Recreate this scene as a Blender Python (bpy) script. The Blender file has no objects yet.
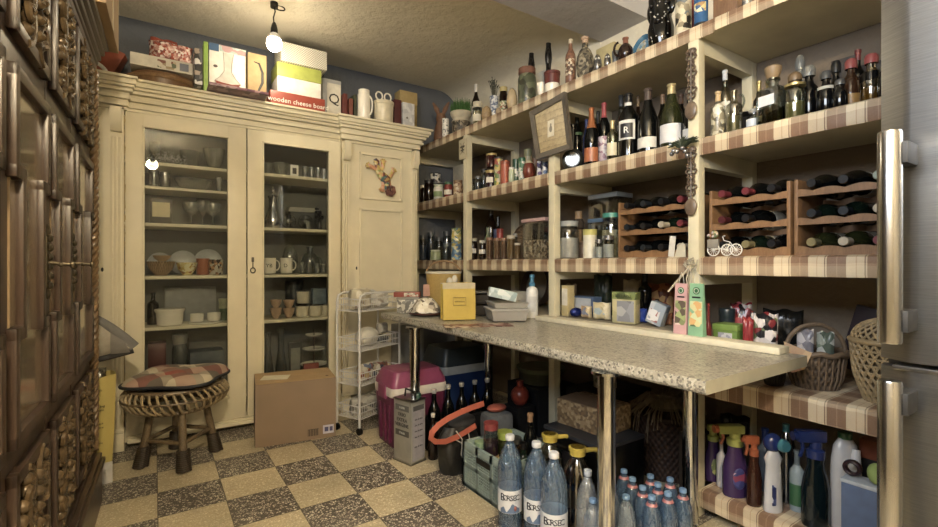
import bpy, bmesh, math, random
from math import sin, cos, pi, radians, atan, tan, sqrt
from mathutils import Vector, Matrix
random.seed(11)
S = bpy.context.scene
COL = S.collection

# ------------------------------------------------------------ camera, light, exposure
CH, FPX, YAW, HY = 1.033, 472.0, radians(33.7), 264.0
cam = bpy.data.objects.new('camera', bpy.data.cameras.new('camera'))
COL.objects.link(cam)
cam.location = (0, 0, CH)
cam.rotation_euler = (pi/2, 0, -YAW)
cam.data.sensor_width = 36
cam.data.lens = FPX/938*36
cam.data.clip_start = 0.02
S.camera = cam
S.view_settings.view_transform = 'Standard'
S.view_settings.look = 'None'
S.view_settings.gamma = 1
S.view_settings.use_curve_mapping = False
S.view_settings.exposure = 2.0
W = bpy.data.worlds.new('world'); S.world = W; W.use_nodes = True
W.node_tree.nodes['Background'].inputs[0].default_value = (0.75, 0.85, 1.0, 1)
W.node_tree.nodes['Background'].inputs[1].default_value = 0.6

def lamp(name, kind, loc, energy, color, size=0.1, rot=(0,0,0), sy=None):
    l = bpy.data.lights.new(name, kind); l.energy = energy; l.color = color
    if kind == 'POINT': l.shadow_soft_size = size
    if kind == 'AREA':
        l.shape = 'RECTANGLE'; l.size = size; l.size_y = sy or size
    o = bpy.data.objects.new(name, l); o.location = loc; o.rotation_euler = rot
    COL.objects.link(o); return o
BULB = (0.592, 2.97, 2.338)
REAR = (-0.02, -0.55, 2.26)
lamp('bulb_light', 'POINT', (BULB[0], BULB[1], BULB[2]-.012), 6.5, (1.0, 0.80, 0.50), 0.047)
lamp('rear_bulb_light', 'POINT', REAR, 125, (1.0, 0.81, 0.53), 0.06)
# daylight through the window in the left wall, behind the camera
lamp('window_daylight', 'AREA', (-0.84, 0.05, 2.025), 20, (0.86, 0.92, 1.0), 0.72, (0, -pi/2, 0), 1.45)

# ------------------------------------------------------------ picture-to-place measuring
def ray(px, py):
    r, u = (px-469)/FPX, (HY-py)/FPX
    return Vector((cos(YAW)*r+sin(YAW), -sin(YAW)*r+cos(YAW), u))
def atX(px, py, X):
    d = ray(px, py); return d*(X/d.x)+Vector((0, 0, CH))
def atY(px, py, Y):
    d = ray(px, py); return d*(Y/d.y)+Vector((0, 0, CH))
def atZ(px, py, Z):
    d = ray(px, py); return d*((Z-CH)/d.z)+Vector((0, 0, CH))
def depth(x, y): return x*sin(YAW)+y*cos(YAW)

# ------------------------------------------------------------ materials
def lin(h):
    if not isinstance(h, str): return tuple(h)+(1,)
    c = [int(h[i:i+2], 16)/255 for i in (0, 2, 4)]
    g = .3*c[0]+.55*c[1]+.15*c[2]; c = [g+.86*(x-g) for x in c]
    g = .3*c[0]+.55*c[1]+.15*c[2]; c = [g+.86*(x-g) for x in c]
    g = .3*c[0]+.55*c[1]+.15*c[2]; c = [g+.86*(x-g) for x in c]
    return tuple(x/12.92 if x <= .04045 else ((x+.055)/1.055)**2.4 for x in c)+(1,)
class NT:
    def __init__(s, name):
        s.m = bpy.data.materials.new(name); s.m.use_nodes = True
        s.t = s.m.node_tree; s.b = s.t.nodes['Principled BSDF']; s.out = s.t.nodes['Material Output']
    def n(s, typ, **kw):
        nd = s.t.nodes.new('ShaderNode'+typ)
        for k, v in kw.items():
            if k.startswith('i_'):
                key = k[2:]; key = int(key) if key.isdigit() else key.replace('_', ' ')
                if hasattr(v, 'is_output') or isinstance(v, bpy.types.NodeSocket): s.t.links.new(v, nd.inputs[key])
                else: nd.inputs[key].default_value = v
            else: setattr(nd, k, v)
        return nd
    def l(s, a, b): s.t.links.new(a, b)
    def math(s, op, a, b=None):
        nd = s.n('Math', operation=op)
        for i, v in enumerate((a, b)):
            if v is None: continue
            if isinstance(v, bpy.types.NodeSocket): s.l(v, nd.inputs[i])
            else: nd.inputs[i].default_value = v
        return nd.outputs[0]
    def ramp(s, fac, stops, interp='LINEAR'):
        nd = s.n('ValToRGB'); cr = nd.color_ramp; cr.interpolation = interp
        while len(cr.elements) < len(stops): cr.elements.new(0.5)
        for e, (p, c) in zip(cr.elements, stops): e.position = p; e.color = lin(c)
        s.l(fac, nd.inputs[0]); return nd.outputs[0]
    def mix(s, fac, a, b, mode='MIX'):
        nd = s.n('MixRGB', blend_type=mode)
        for i, v in enumerate((fac, a, b)):
            if isinstance(v, bpy.types.NodeSocket): s.l(v, nd.inputs[i])
            elif i == 0: nd.inputs[0].default_value = v
            else: nd.inputs[i].default_value = lin(v)
        return nd.outputs[0]
    def coord(s): return s.n('TexCoord').outputs['Object']
    def xyz(s):
        nd = s.n('SeparateXYZ'); s.l(s.coord(), nd.inputs[0]); return nd.outputs
    def noise(s, scale, detail=3, vec=None, rough=.5):
        nd = s.n('TexNoise'); nd.inputs['Scale'].default_value = scale; nd.inputs['Detail'].default_value = detail
        nd.inputs['Roughness'].default_value = rough
        s.l(vec if vec is not None else s.coord(), nd.inputs['Vector']); return nd.outputs['Fac']
    def bump(s, h, strength=.3, dist=.01):
        nd = s.n('Bump'); nd.inputs['Strength'].default_value = strength; nd.inputs['Distance'].default_value = dist
        s.l(h, nd.inputs['Height']); s.l(nd.outputs[0], s.b.inputs['Normal'])
    def scaled(s, v):
        nd = s.n('Mapping'); nd.inputs['Scale'].default_value = v; s.l(s.coord(), nd.inputs[0]); return nd.outputs[0]
    def col(s, c):
        if isinstance(c, bpy.types.NodeSocket): s.l(c, s.b.inputs['Base Color'])
        else: s.b.inputs['Base Color'].default_value = lin(c)
    def pr(s, rough=.5, metal=0, **k):
        s.b.inputs['Roughness'].default_value = rough; s.b.inputs['Metallic'].default_value = metal
        for a, v in k.items(): s.b.inputs[a.replace('_', ' ')].default_value = v
        return s.m
MATS = {}
def P(hexc, rough=.5, metal=0, var=.10, scale=25, bump=0, **k):
    """plain procedural surface: one colour with slight noise wear"""
    key = (hexc, rough, metal, var, scale, bump, tuple(k.items()))
    if key in MATS: return MATS[key]
    t = NT('surface_'+hexc)
    n = t.noise(scale)
    c = lin(hexc)[:3]
    t.col(t.ramp(n, [(.3, tuple(x*(1-var) for x in c)), (.7, tuple(min(1, x*(1+var)) for x in c))]))
    if bump: t.bump(n, bump, .005)
    MATS[key] = t.pr(rough, metal, **k); return MATS[key]
def glass(hexc='ffffff', fac=.10, rough=.03):
    key = ('glass', hexc, fac, rough)
    if key in MATS: return MATS[key]
    t = NT('clear_'+hexc); t.t.nodes.remove(t.b)
    tr = t.n('BsdfTransparent'); tr.inputs[0].default_value = lin(hexc)
    gl = t.n('BsdfGlossy'); gl.inputs['Roughness'].default_value = rough
    lw = t.n('LayerWeight'); lw.inputs[0].default_value = .35
    f = t.math('ADD', t.math('MULTIPLY', lw.outputs['Facing'], .35), fac)
    mx = t.n('MixShader'); t.l(f, mx.inputs[0]); t.l(tr.outputs[0], mx.inputs[1]); t.l(gl.outputs[0], mx.inputs[2])
    t.l(mx.outputs[0], t.out.inputs[0]); MATS[key] = t.m; return t.m
def frosted(hexc, dif=.45):
    key = ('frost', hexc, dif)
    if key in MATS: return MATS[key]
    t = NT('frosted_'+hexc); t.t.nodes.remove(t.b)
    tr = t.n('BsdfTransparent'); df = t.n('BsdfDiffuse'); df.inputs[0].default_value = lin(hexc)
    tr.inputs[0].default_value = lin(hexc)
    gl = t.n('BsdfGlossy'); gl.inputs['Roughness'].default_value = .15
    m1 = t.n('MixShader'); m1.inputs[0].default_value = dif; t.l(tr.outputs[0], m1.inputs[1]); t.l(df.outputs[0], m1.inputs[2])
    m2 = t.n('MixShader'); m2.inputs[0].default_value = .12; t.l(m1.outputs[0], m2.inputs[1]); t.l(gl.outputs[0], m2.inputs[2])
    t.l(m2.outputs[0], t.out.inputs[0]); MATS[key] = t.m; return t.m
def frosted(hexc, dif=.45):
    key = ('frost', hexc, dif)
    if key in MATS: return MATS[key]
    t = NT('frosted_'+hexc); t.t.nodes.remove(t.b)
    tr = t.n('BsdfTransparent'); df = t.n('BsdfDiffuse'); df.inputs[0].default_value = lin(hexc)
    tr.inputs[0].default_value = lin(hexc)
    gl = t.n('BsdfGlossy'); gl.inputs['Roughness'].default_value = .15
    m1 = t.n('MixShader'); m1.inputs[0].default_value = dif; t.l(tr.outputs[0], m1.inputs[1]); t.l(df.outputs[0], m1.inputs[2])
    m2 = t.n('MixShader'); m2.inputs[0].default_value = .12; t.l(m1.outputs[0], m2.inputs[1]); t.l(gl.outputs[0], m2.inputs[2])
    t.l(m2.outputs[0], t.out.inputs[0]); MATS[key] = t.m; return t.m
def frosted(hexc, dif=.45):
    key = ('frost', hexc, dif)
    if key in MATS: return MATS[key]
    t = NT('frosted_'+hexc); t.t.nodes.remove(t.b)
    tr = t.n('BsdfTransparent'); df = t.n('BsdfDiffuse'); df.inputs[0].default_value = lin(hexc)
    tr.inputs[0].default_value = lin(hexc)
    gl = t.n('BsdfGlossy'); gl.inputs['Roughness'].default_value = .15
    m1 = t.n('MixShader'); m1.inputs[0].default_value = dif; t.l(tr.outputs[0], m1.inputs[1]); t.l(df.outputs[0], m1.inputs[2])
    m2 = t.n('MixShader'); m2.inputs[0].default_value = .12; t.l(m1.outputs[0], m2.inputs[1]); t.l(gl.outputs[0], m2.inputs[2])
    t.l(m2.outputs[0], t.out.inputs[0]); MATS[key] = t.m; return t.m
def emit(hexc, st):
    key = ('emit', hexc, st)
    if key in MATS: return MATS[key]
    t = NT('glow_'+hexc); t.b.inputs['Emission Color'].default_value = lin(hexc); t.b.inputs['Emission Strength'].default_value = st
    MATS[key] = t.m; return t.m
def wood(a, b, scale=6, stretch=(1, 1, 1), rough=.5, name='wood', **k):
    key = ('wood', a, b, scale, stretch, rough)
    if key in MATS: return MATS[key]
    t = NT(name); v = t.scaled(stretch)
    n = t.noise(scale, 6, v, .6); n2 = t.noise(scale*9, 3, v)
    c = t.mix(.35, t.ramp(n, [(.3, a), (.7, b)]), t.ramp(n2, [(.35, a), (.65, b)]))
    t.col(c); t.bump(n2, .08, .004); MATS[key] = t.pr(rough, **k); return MATS[key]
def blotch(cols, scale=30, rough=.5, bump=0, metal=0, stretch=(1, 1, 1)):
    """printed or mottled pattern: voronoi cells in several colours"""
    key = ('blotch', tuple(cols), scale, rough, bump, stretch)
    if key in MATS: return MATS[key]
    t = NT('pattern'); vo = t.n('TexVoronoi'); vo.inputs['Scale'].default_value = scale
    t.l(t.scaled(stretch), vo.inputs['Vector'])
    sp = t.n('SeparateColor'); t.l(vo.outputs['Color'], sp.inputs[0])
    k = len(cols); t.col(t.ramp(sp.outputs[0], [(i/k, c) for i, c in enumerate(cols)], 'CONSTANT'))
    if bump: t.bump(vo.outputs['Distance'], bump, .006)
    MATS[key] = t.pr(rough, metal); return MATS[key]
def weave(a, b, sc=120, rough=.7, bump=.6):
    key = ('weave', a, b, sc)
    if key in MATS: return MATS[key]
    t = NT('woven'); o = t.xyz()
    ang = t.math('ARCTAN2', o[1], o[0])
    u = t.math('SINE', t.math('MULTIPLY', ang, 30)); w = t.math('SINE', t.math('MULTIPLY', o[2], sc*2))
    h = t.math('MULTIPLY', u, w); n = t.noise(40)
    t.col(t.mix(.3, t.ramp(t.math('ADD', t.math('MULTIPLY', h, .5), .5), [(.1, a), (.7, b)]), t.ramp(n, [(.3, a), (.7, b)])))
    t.bump(h, bump, .006); MATS[key] = t.pr(rough); return MATS[key]

CREAM = P('dbcfa8', .45, var=.05, scale=7)
CREAM2 = P('cfc49f', .5, var=.07, scale=5)
SHELFP = P('c9bf98', .55, var=.08, scale=9)
CHROME = P('c8c8c6', .10, 1, var=.04, scale=30)
STEEL2 = P('9a9a98', .3, 1, var=.06)
BLACK = P('0b0b0c', .4, var=.2)
BLACKG = P('060607', .12, var=.2)
WHITE = P('e6e3da', .45, var=.04)
WHITEP = P('e9e8e4', .3, var=.03)
GLASS = glass()
GREYG = glass('c9d2d2', .10)
FROST = glass('e3e6e6', .30, .25)
DARKG = P('07090a', .07, var=.3)
GREENG = P('0c1a10', .07, var=.3)
OLIVEG = P('24280c', .09, var=.3)
BROWNG = P('1d0d05', .08, var=.3)
KRAFT = P('a9824f', .75, var=.06, scale=12)
TEXT = P('16161a', .6)
TEXTW = P('f0ece2', .6)

# ------------------------------------------------------------ mesh building
class MB:
    def __init__(s): s.v = []; s.f = []; s.m = []
    def add(s, vs, fs, mi=0):
        o = len(s.v); s.v += [tuple(p) for p in vs]; s.f += [tuple(i+o for i in f) for f in fs]; s.m += [mi]*len(fs); return s
    def box(s, c, d, rz=0, mi=0, bev=0, M=None):
        if bev:
            bm = bmesh.new(); bmesh.ops.create_cube(bm, size=1)
            for v in bm.verts: v.co = Vector((v.co.x*d[0], v.co.y*d[1], v.co.z*d[2]))
            bmesh.ops.bevel(bm, geom=bm.edges[:], offset=min(bev, min(d)*.45), segments=2, affect='EDGES', profile=.6)
            bm.verts.index_update(); vs = [v.co.copy() for v in bm.verts]; fs = [[v.index for v in f.verts] for f in bm.faces]; bm.free()
        else:
            vs = [Vector((x*d[0]/2, y*d[1]/2, z*d[2]/2)) for x in (-1, 1) for y in (-1, 1) for z in (-1, 1)]
            fs = [(0, 1, 3, 2), (4, 6, 7, 5), (0, 4, 5, 1), (2, 3, 7, 6), (0, 2, 6, 4), (1, 5, 7, 3)]
        R = M or Matrix.Rotation(rz, 4, 'Z')
        return s.add([(R @ v)+Vector(c) for v in vs], fs, mi)
    def b2(s, lo, hi, mi=0, bev=0):
        return s.box([(a+b)/2 for a, b in zip(lo, hi)], [abs(b-a) for a, b in zip(lo, hi)], 0, mi, bev)
    def lathe(s, prof, n=20, c=(0, 0, 0), mi=0, a0=0, a1=2*pi, M=None, sx=1, sy=1):
        full = abs(a1-a0-2*pi) < 1e-6; k = n if full else n+1
        vs = []; R = M or Matrix()
        for r, z in prof:
            for i in range(k):
                a = a0+(a1-a0)*i/n; vs.append((R @ Vector((r*cos(a)*sx, r*sin(a)*sy, z)))+Vector(c))
        fs = []
        for j in range(len(prof)-1):
            for i in range(n):
                i2 = (i+1) % k if full else i+1
                fs.append((j*k+i, j*k+i2, (j+1)*k+i2, (j+1)*k+i))
        if full:
            if prof[0][0] > 1e-5: fs.append(tuple(range(k))[::-1])
            if prof[-1][0] > 1e-5 : fs.append(tuple((len(prof)-1)*k+i for i in range(k)))
        return s.add(vs, fs, mi)
    def cyl(s, p0, p1, r, n=12, mi=0, r2=None):
        return s.tube([p0, p1], [r, r if r2 is None else r2], n, mi)
    def tube(s, path, r, n=8, mi=0, closed=False, flat=None):
        path = [Vector(p) for p in path]; k = len(path)
        rs = r if isinstance(r, (list, tuple)) else [r]*k
        vs = []; up = None
        for i, p in enumerate(path):
            if closed: t = path[(i+1) % k]-path[i-1]
            else: t = path[min(i+1, k-1)]-path[max(i-1, 0)]
            t = t.normalized() if t.length > 1e-9 else Vector((0, 0, 1))
            if up is None:
                up = Vector((0, 0, 1)) if abs(t.z) < .9 else Vector((1, 0, 0))
            a = (up-t*up.dot(t)); a = a.normalized() if a.length > 1e-6 else t.orthogonal().normalized()
            up = a; b = t.cross(a)
            for j in range(n):
                q = 2*pi*j/n; o = a*cos(q)*rs[i]+b*sin(q)*rs[i]
                if flat: o = Vector((o.x*flat[0], o.y*flat[1], o.z*flat[2]))
                vs.append(p+o)
        fs = []
        for i in range(k if closed else k-1):
            i2 = (i+1) % k
            for j in range(n):
                j2 = (j+1) % n; fs.append((i*n+j, i*n+j2, i2*n+j2, i2*n+j))
        if not closed: fs += [tuple(range(n))[::-1], tuple((k-1)*n+j for j in range(n))]
        return s.add(vs, fs, mi)
    def ball(s, c, r, n=14, m=8, mi=0, M=None):
        if not isinstance(r, (list, tuple)): r = (r, r, r)
        prof = [(sin(pi*i/m), -cos(pi*i/m)) for i in range(m+1)]
        T = (M or Matrix()) @ Matrix.Diagonal((r[0], r[1], r[2], 1))
        return s.lathe(prof, n, c, mi, M=T)
    def prism(s, poly, M, d, mi=0):
        """poly in local xy, extruded along local z by d, placed by M"""
        k = len(poly); vs = [M @ Vector((x, y, 0)) for x, y in poly]+[M @ Vector((x, y, d)) for x, y in poly]
        fs = [tuple(range(k))[::-1], tuple(range(k, 2*k))]+[(i, (i+1) % k, k+(i+1) % k, k+i) for i in range(k)]
        return s.add(vs, fs, mi)
    def grid(s, fn, nu, nv, mi=0):
        vs = [fn(i/nu, j/nv) for j in range(nv+1) for i in range(nu+1)]
        return s.add(vs, [(j*(nu+1)+i, j*(nu+1)+i+1, (j+1)*(nu+1)+i+1, (j+1)*(nu+1)+i) for j in range(nv) for i in range(nu)], mi)
def link_mesh(name, mb, mats, parent=None, loc=(0, 0, 0), rz=0, ang=38):
    me = bpy.data.meshes.new(name); me.from_pydata(mb.v, [], mb.f)
    if not isinstance(mats, (list, tuple)): mats = [mats]
    for m in mats: me.materials.append(m)
    me.polygons.foreach_set('material_index', mb.m)
    bm = bmesh.new(); bm.from_mesh(me); bmesh.ops.recalc_face_normals(bm, faces=bm.faces[:]); bm.to_mesh(me); bm.free()
    me.polygons.foreach_set('use_smooth', [True]*len(me.polygons))
    me.set_sharp_from_angle(angle=radians(ang)); me.update()
    o = bpy.data.objects.new(name, me); COL.objects.link(o)
    o.location = loc; o.rotation_euler = (0, 0, rz)
    if parent: o.parent = parent
    return o
def tag(o, label, cat, group=None, kind=None):
    o['label'] = label; o['category'] = cat
    if group: o['group'] = group
    if kind: o['kind'] = kind
    return o
def struct(name, mb, mats, parent=None, ang=38):
    o = link_mesh(name, mb, mats, parent, ang=ang)
    if not parent: o['kind'] = 'structure'
    return o
def thing(name, label, cat, loc, rz=0, group=None):
    o = bpy.data.objects.new(name, None); COL.objects.link(o); o.empty_display_size = .05
    o.location = loc; o.rotation_euler = (0, 0, rz)
    return tag(o, label, cat, group)
def solo(name, label, cat, mb, mats, loc=(0, 0, 0), rz=0, group=None, kind=None, ang=38):
    return tag(link_mesh(name, mb, mats, None, loc, rz, ang), label, cat, group, kind)
def part(root, name, mb, mats, loc=(0, 0, 0), rz=0, label=None, ang=38):
    o = link_mesh(name, mb, mats, root, loc, rz, ang)
    if label: o['label'] = label
    return o
def wpart(root, name, mb, mats, ang=38, label=None):
    """part whose mesh is written in world coordinates"""
    M = (Matrix.Translation(root.location) @ root.rotation_euler.to_matrix().to_4x4()).inverted()
    mb.v = [tuple(M @ Vector(p)) for p in mb.v]
    return part(root, name, mb, mats, ang=ang, label=label)
def copy_tree(o, loc, rz, label=None, group=None):
    r = o.copy(); COL.objects.link(r); r.location = loc; r.rotation_euler = (0, 0, rz)
    if label: r['label'] = label
    if group: r['group'] = group
    for ch in list(o.children):
        c = ch.copy(); COL.objects.link(c); c.parent = r
        for g in list(ch.children):
            e = g.copy(); COL.objects.link(e); e.parent = c
    return r
_tx = {}
def text_mb(txt, size, face=0, c=(0, 0, 0), tilt=0, depth_=.0008, shear=0):
    """lettering as flat raised mesh; face=0 reads from -Y, face=-pi/2 reads from -X, tilt leans about the reading normal"""
    if txt not in _tx:
        cu = bpy.data.curves.new('t', 'FONT'); cu.body = txt; cu.align_x = 'CENTER'; cu.align_y = 'CENTER'; cu.extrude = .01; cu.resolution_u = 2
        ob = bpy.data.objects.new('t', cu); COL.objects.link(ob)
        dg = bpy.context.evaluated_depsgraph_get(); ev = ob.evaluated_get(dg); me = ev.to_mesh()
        _tx[txt] = ([v.co.copy() for v in me.vertices], [tuple(p.vertices) for p in me.polygons])
        ev.to_mesh_clear(); bpy.data.objects.remove(ob); bpy.data.curves.remove(cu)
    vs, fs = _tx[txt]
    M = Matrix.Translation(Vector(c)) @ Matrix.Rotation(face, 4, 'Z') @ Matrix.Rotation(pi/2, 4, 'X') @ Matrix.Rotation(tilt, 4, 'Z')
    mb = MB(); mb.add([M @ Vector((v.x*size, v.y*size, v.z/.01*depth_)) for v in vs], fs); return mb

# ------------------------------------------------------------ the room
XL, XR, YB, YF, HC = -0.80, 2.33, 3.66, -1.75, 2.58
def floor_mat():
    t = NT('terrazzo_tiles'); o = t.xyz()
    u = t.math('DIVIDE', t.math('SUBTRACT', o[0], .0125), .25); v = t.math('DIVIDE', t.math('SUBTRACT', 2.545, o[1]), .25)
    fu, fv = t.math('FLOOR', u), t.math('FLOOR', v)
    par = t.math('FLOORED_MODULO', t.math('ADD', fu, fv), 2)
    vo = t.n('TexVoronoi'); vo.inputs['Scale'].default_value = 105; t.l(t.coord(), vo.inputs['Vector'])
    sp = t.n('SeparateColor'); t.l(vo.outputs['Color'], sp.inputs[0])
    vd = t.n('TexVoronoi', feature='DISTANCE_TO_EDGE'); vd.inputs['Scale'].default_value = 105; t.l(t.coord(), vd.inputs['Vector'])
    chip = t.math('GREATER_THAN', vd.outputs['Distance'], .13)
    dk = t.mix(chip, '5c5047', t.ramp(sp.outputs[0], [(0, '6b5d52'), (.25, 'bcae94'), (.50, '7c6c5f'), (.62, 'e2d6b8')], 'CONSTANT'))
    lt = t.mix(chip, 'c4b084', t.ramp(sp.outputs[0], [(0, 'dcc896'), (.4, 'd0b985'), (.7, 'ead8a8'), (.9, 'c2a876')], 'CONSTANT'))
    tone = t.ramp(t.noise(2.2), [(.3, 'd8d8d8'), (.7, 'ffffff')])
    c = t.mix(1.0, t.mix(par, dk, lt), tone, 'MULTIPLY')
    e1 = t.math('LESS_THAN', t.math('ABSOLUTE', t.math('SUBTRACT', t.math('FRACT', t.math('ADD', u, .5)), .5)), .008)
    e2 = t.math('LESS_THAN', t.math('ABSOLUTE', t.math('SUBTRACT', t.math('FRACT', t.math('ADD', v, .5)), .5)), .008)
    t.col(t.mix(t.math('MULTIPLY', t.math('MAXIMUM', e1, e2), .75), c, '4a3e2e'))
    return t.pr(.42)
def plaster(name, c, bump=.5):
    t = NT(name); n = t.noise(9, 8, None, .65); n2 = t.noise(1.3)
    cc = lin(c)[:3]
    t.col(t.ramp(n2, [(.3, tuple(x*.93 for x in cc)), (.7, cc)])); t.bump(n, bump, .03); return t.pr(.85)
WALLP = plaster('painted_plaster', '7c6850')
WALLC = plaster('cream_plaster', 'b8ac92'); CEILP = plaster('rough_ceiling_plaster', 'ddd3b6', .7)
WALLB = plaster('blue_grey_plaster', '5f656f')
struct('floor', MB().b2((XL-.1, YF-.1, -.08), (XR+.1, YB+.1, 0)), floor_mat())
struct('ceiling', MB().b2((XL-.1, YF-.1, HC), (XR+.1, YB+.1, HC+.1)), CEILP)
struct('wall_back', MB().b2((XL-.1, YB, 0), (XR+.1, YB+.1, HC)), WALLB)
struct('wall_right', MB().b2((XR, YF-.1, 0), (XR+.1, YB, 2.02)).b2((XR, YF-.1, 2.02), (XR+.1, YB, HC), 1), [WALLP, CEILP])
struct('wall_front', MB().b2((XL-.1, YF-.1, 0), (XR+.1, YF, HC)), WALLC)
WY0, WY1, WZ0, WZ1 = -.68, .78, 1.65, 2.4
struct('wall_left', MB().b2((XL-.1, YF-.1, 0), (XL, WY0, HC)).b2((XL-.1, WY1, 0), (XL, YB, HC)).b2((XL-.1, WY0, 0), (XL, WY1, WZ0)).b2((XL-.1, WY0, WZ1), (XL, WY1, HC)), WALLC)
wf = MB()
for lo, hi in ((( -.86, WY0, WZ0), (-.82, WY0+.05, WZ1)), ((-.86, WY1-.05, WZ0), (-.82, WY1, WZ1)), ((-.86, WY0, WZ0), (-.82, WY1, WZ0+.05)), ((-.86, WY0, WZ1-.05), (-.82, WY1, WZ1)), ((-.86, 0, WZ0), (-.82, .04, WZ1))): wf.b2(lo, hi)
struct('window_1', wf, WHITE)
def cove(n=10, R=.22): return [(0, 0)]+[(R-R*sin(pi/2*i/n), -R+R*cos(pi/2*i/n)) for i in range(n+1)]
struct('trim_2', MB().prism([(-a, b) for a, b in cove()], Matrix.Translation((XR, YB, HC)) @ Matrix.Rotation(pi/2, 4, 'X'), YB-2.0), CEILP, ang=60)
struct('trim_1', MB().b2((XL, 1.66, 2.42), (XR, 2.0, HC)), plaster('beam_plaster', 'b4b2b4', .3))

# ------------------------------------------------------------ pendant bulb
def pendant(loc, label, zc):
    r = thing('pendant_bulb', label, 'lamp', (loc[0], loc[1], zc))
    x, y, z = loc
    part(r, 'ceiling_hook', MB().cyl((0, 0, -.03), (0, 0, 0), .022, 14).tube([(.03+.035*cos(a), .02, -.012+.014*sin(a)) for a in [i*.5 for i in range(14)]], .004, 6), BLACK)
    part(r, 'cord', MB().tube([(0, 0, -.02), (.006, .002, -.05), (-.004, 0, -.09), (0, 0, z+.1-zc)], .004, 8), BLACK)
    part(r, 'socket', MB().lathe([(0, .125), (.008, .124), (.014, .11), (.02, .085), (.021, .055), (.019, .05), (0, .05)], 16, (0, 0, z-zc)), BLACK)
    part(r, 'collar', MB().lathe([(.020, .060), (.032, .045), (.037, .026), (.0, .026)], 18, (0, 0, z-zc)), WHITEP)
    b = part(r, 'bulb', MB().lathe([(.036, .027), (.042, .010), (.043, -.008), (.037, -.028), (.022, -.042), (0, -.048)], 20, (0, 0, z-zc)), emit('fff0d0', 14))
    b.visible_shadow = True
    return b
bb = pendant(BULB, 'bare glowing white bulb hanging on a black cord from the ceiling', HC)
pendant(REAR, 'second bare bulb on a black cord hanging behind the viewer', HC)

# ------------------------------------------------------------ cream glazed cupboard on the far wall
YC = 3.25
cab = thing('glazed_cupboard', 'tall cream painted built-in cupboard with two glazed doors and a moulded cornice', 'cupboard', (.465, 3.45, 0))
def cp(name, mb, mats=CREAM, label=None): return wpart(cab, name, mb, mats, label=label)
CX0, CX1 = -.76, 1.68
INB = P('74746c', .8, var=.06, scale=5)
cp('back_panel', MB().b2((CX0, 3.63, .08), (CX1, 3.655, 1.95)), INB, 'grey blue back panel')
for x in (CX0, -.19, 1.10, CX1-.03): cp('side_panel', MB().b2((x, YC+.03, .03), (x+.03, 3.63, 1.95)))
cp('top_board', MB().b2((CX0, YC, 1.94), (CX1, 3.655, 2.035)))
for z in (1.627, 1.27, .96, .66, .2):
    cp('shelf', MB().b2((-.16, YC+.06, z-.02), (1.10, 3.63, z), bev=.003))
cp('shelf', MB().b2((-.16, YC+.08, 1.472), (.43, 3.63, 1.487)))
# cornice: stepped moulding, side bays standing 3 cm proud
def cornice(x0, x1, y, rl=0, rr=0):
    mb = MB()
    for z0, z1, p in ((1.90, 1.935, .012), (1.935, 1.955, .03), (1.955, 1.972, .022), (1.972, 1.992, .045), (1.992, 2.008, .06), (2.008, 2.035, .072), (2.035, 2.05, .085)):
        mb.b2((x0-p*rl, y-p, z0), (x1+p*rr, 3.655, z1), bev=.005)
    return mb
cp('cornice', cornice(-.125, 1.085, YC))
cp('cornice', cornice(CX0, -.125, YC-.035, 0, .6))
cp('cornice', cornice(1.085, CX1, YC-.035, .6, 1))
cp('frieze', MB().b2((CX0, YC-.02, 1.885), (-.125, YC+.03, 1.91)).b2((-.125, YC, 1.885), (1.085, YC+.03, 1.91)).b2((1.085, YC-.02, 1.885), (CX1, YC+.03, 1.91)))
cp('plinth', MB().b2((CX0, YC+.02, .03), (CX1, 3.63, .075)).b2((-.125, YC-.03, .03), (1.085, YC+.02, .055), bev=.008).b2((-.125, YC-.018, .055), (1.085, YC+.02, .068), bev=.005))
for x0 in (CX0, -.3, 1.09, CX1-.12):
    cp('foot', MB().b2((x0, YC+.05, 0), (x0+.12, 3.6, .035)))
def pilaster(x0, x1):
    mb = MB().b2((x0, YC-.02, .1), (x1, YC+.03, 1.9))
    w = (x1-x0)
    for i in range(3):
        mb.b2((x0+w*(.12+.28*i), YC-.03, .30), (x0+w*(.12+.28*i)+w*.18, YC-.015, 1.73), bev=.004)
    mb.b2((x0-.004, YC-.04, 0.0), (x1+.004, YC+.03, .10), bev=.004).b2((x0-.004, YC-.034, .10), (x1+.004, YC+.03, .125), bev=.006).b2((x0, YC-.03, .125), (x1, YC+.03, .27), bev=.003)
    p = cp('pilaster', mb)
    q = MB(); ym = YC-.055
    poly = [(0, 0), (0, .13), (.055, .13), (.055, .035), (.03, .0)]
    q.prism([(-a, b) for a, b in poly], Matrix.Translation((x0+w*.1, YC-.015, 1.755)) @ Matrix.Rotation(pi/2, 4, 'Z') @ Matrix.Rotation(pi/2, 4, 'X'), w*.8)
    Mi = (Matrix.Translation(cab.location)).inverted(); q.v = [tuple(Mi @ Vector(v)) for v in q.v]
    part(p, 'bracket', q, CREAM)
pilaster(-.205, -.14); pilaster(1.09, 1.145); pilaster(1.632, 1.677)
# frayed gilt paint line beside the pilasters
gilt = P('a98f4f', .6, var=.2, scale=60)
for x in (-.137, 1.088):
    e = [(x-.003, .15)]+[(x-.003, 1.85)]; zz = 1.85
    while zz > .17: e.append((x+random.uniform(-.002, .006), zz)); zz -= random.uniform(.008, .035)
    cp('worn_paint_edge', MB().prism(e, Matrix.Translation((0, YC-.018, 0)) @ Matrix.Rotation(pi/2, 4, 'X'), .004), gilt, 'flaking ochre paint along the door edge')
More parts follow.
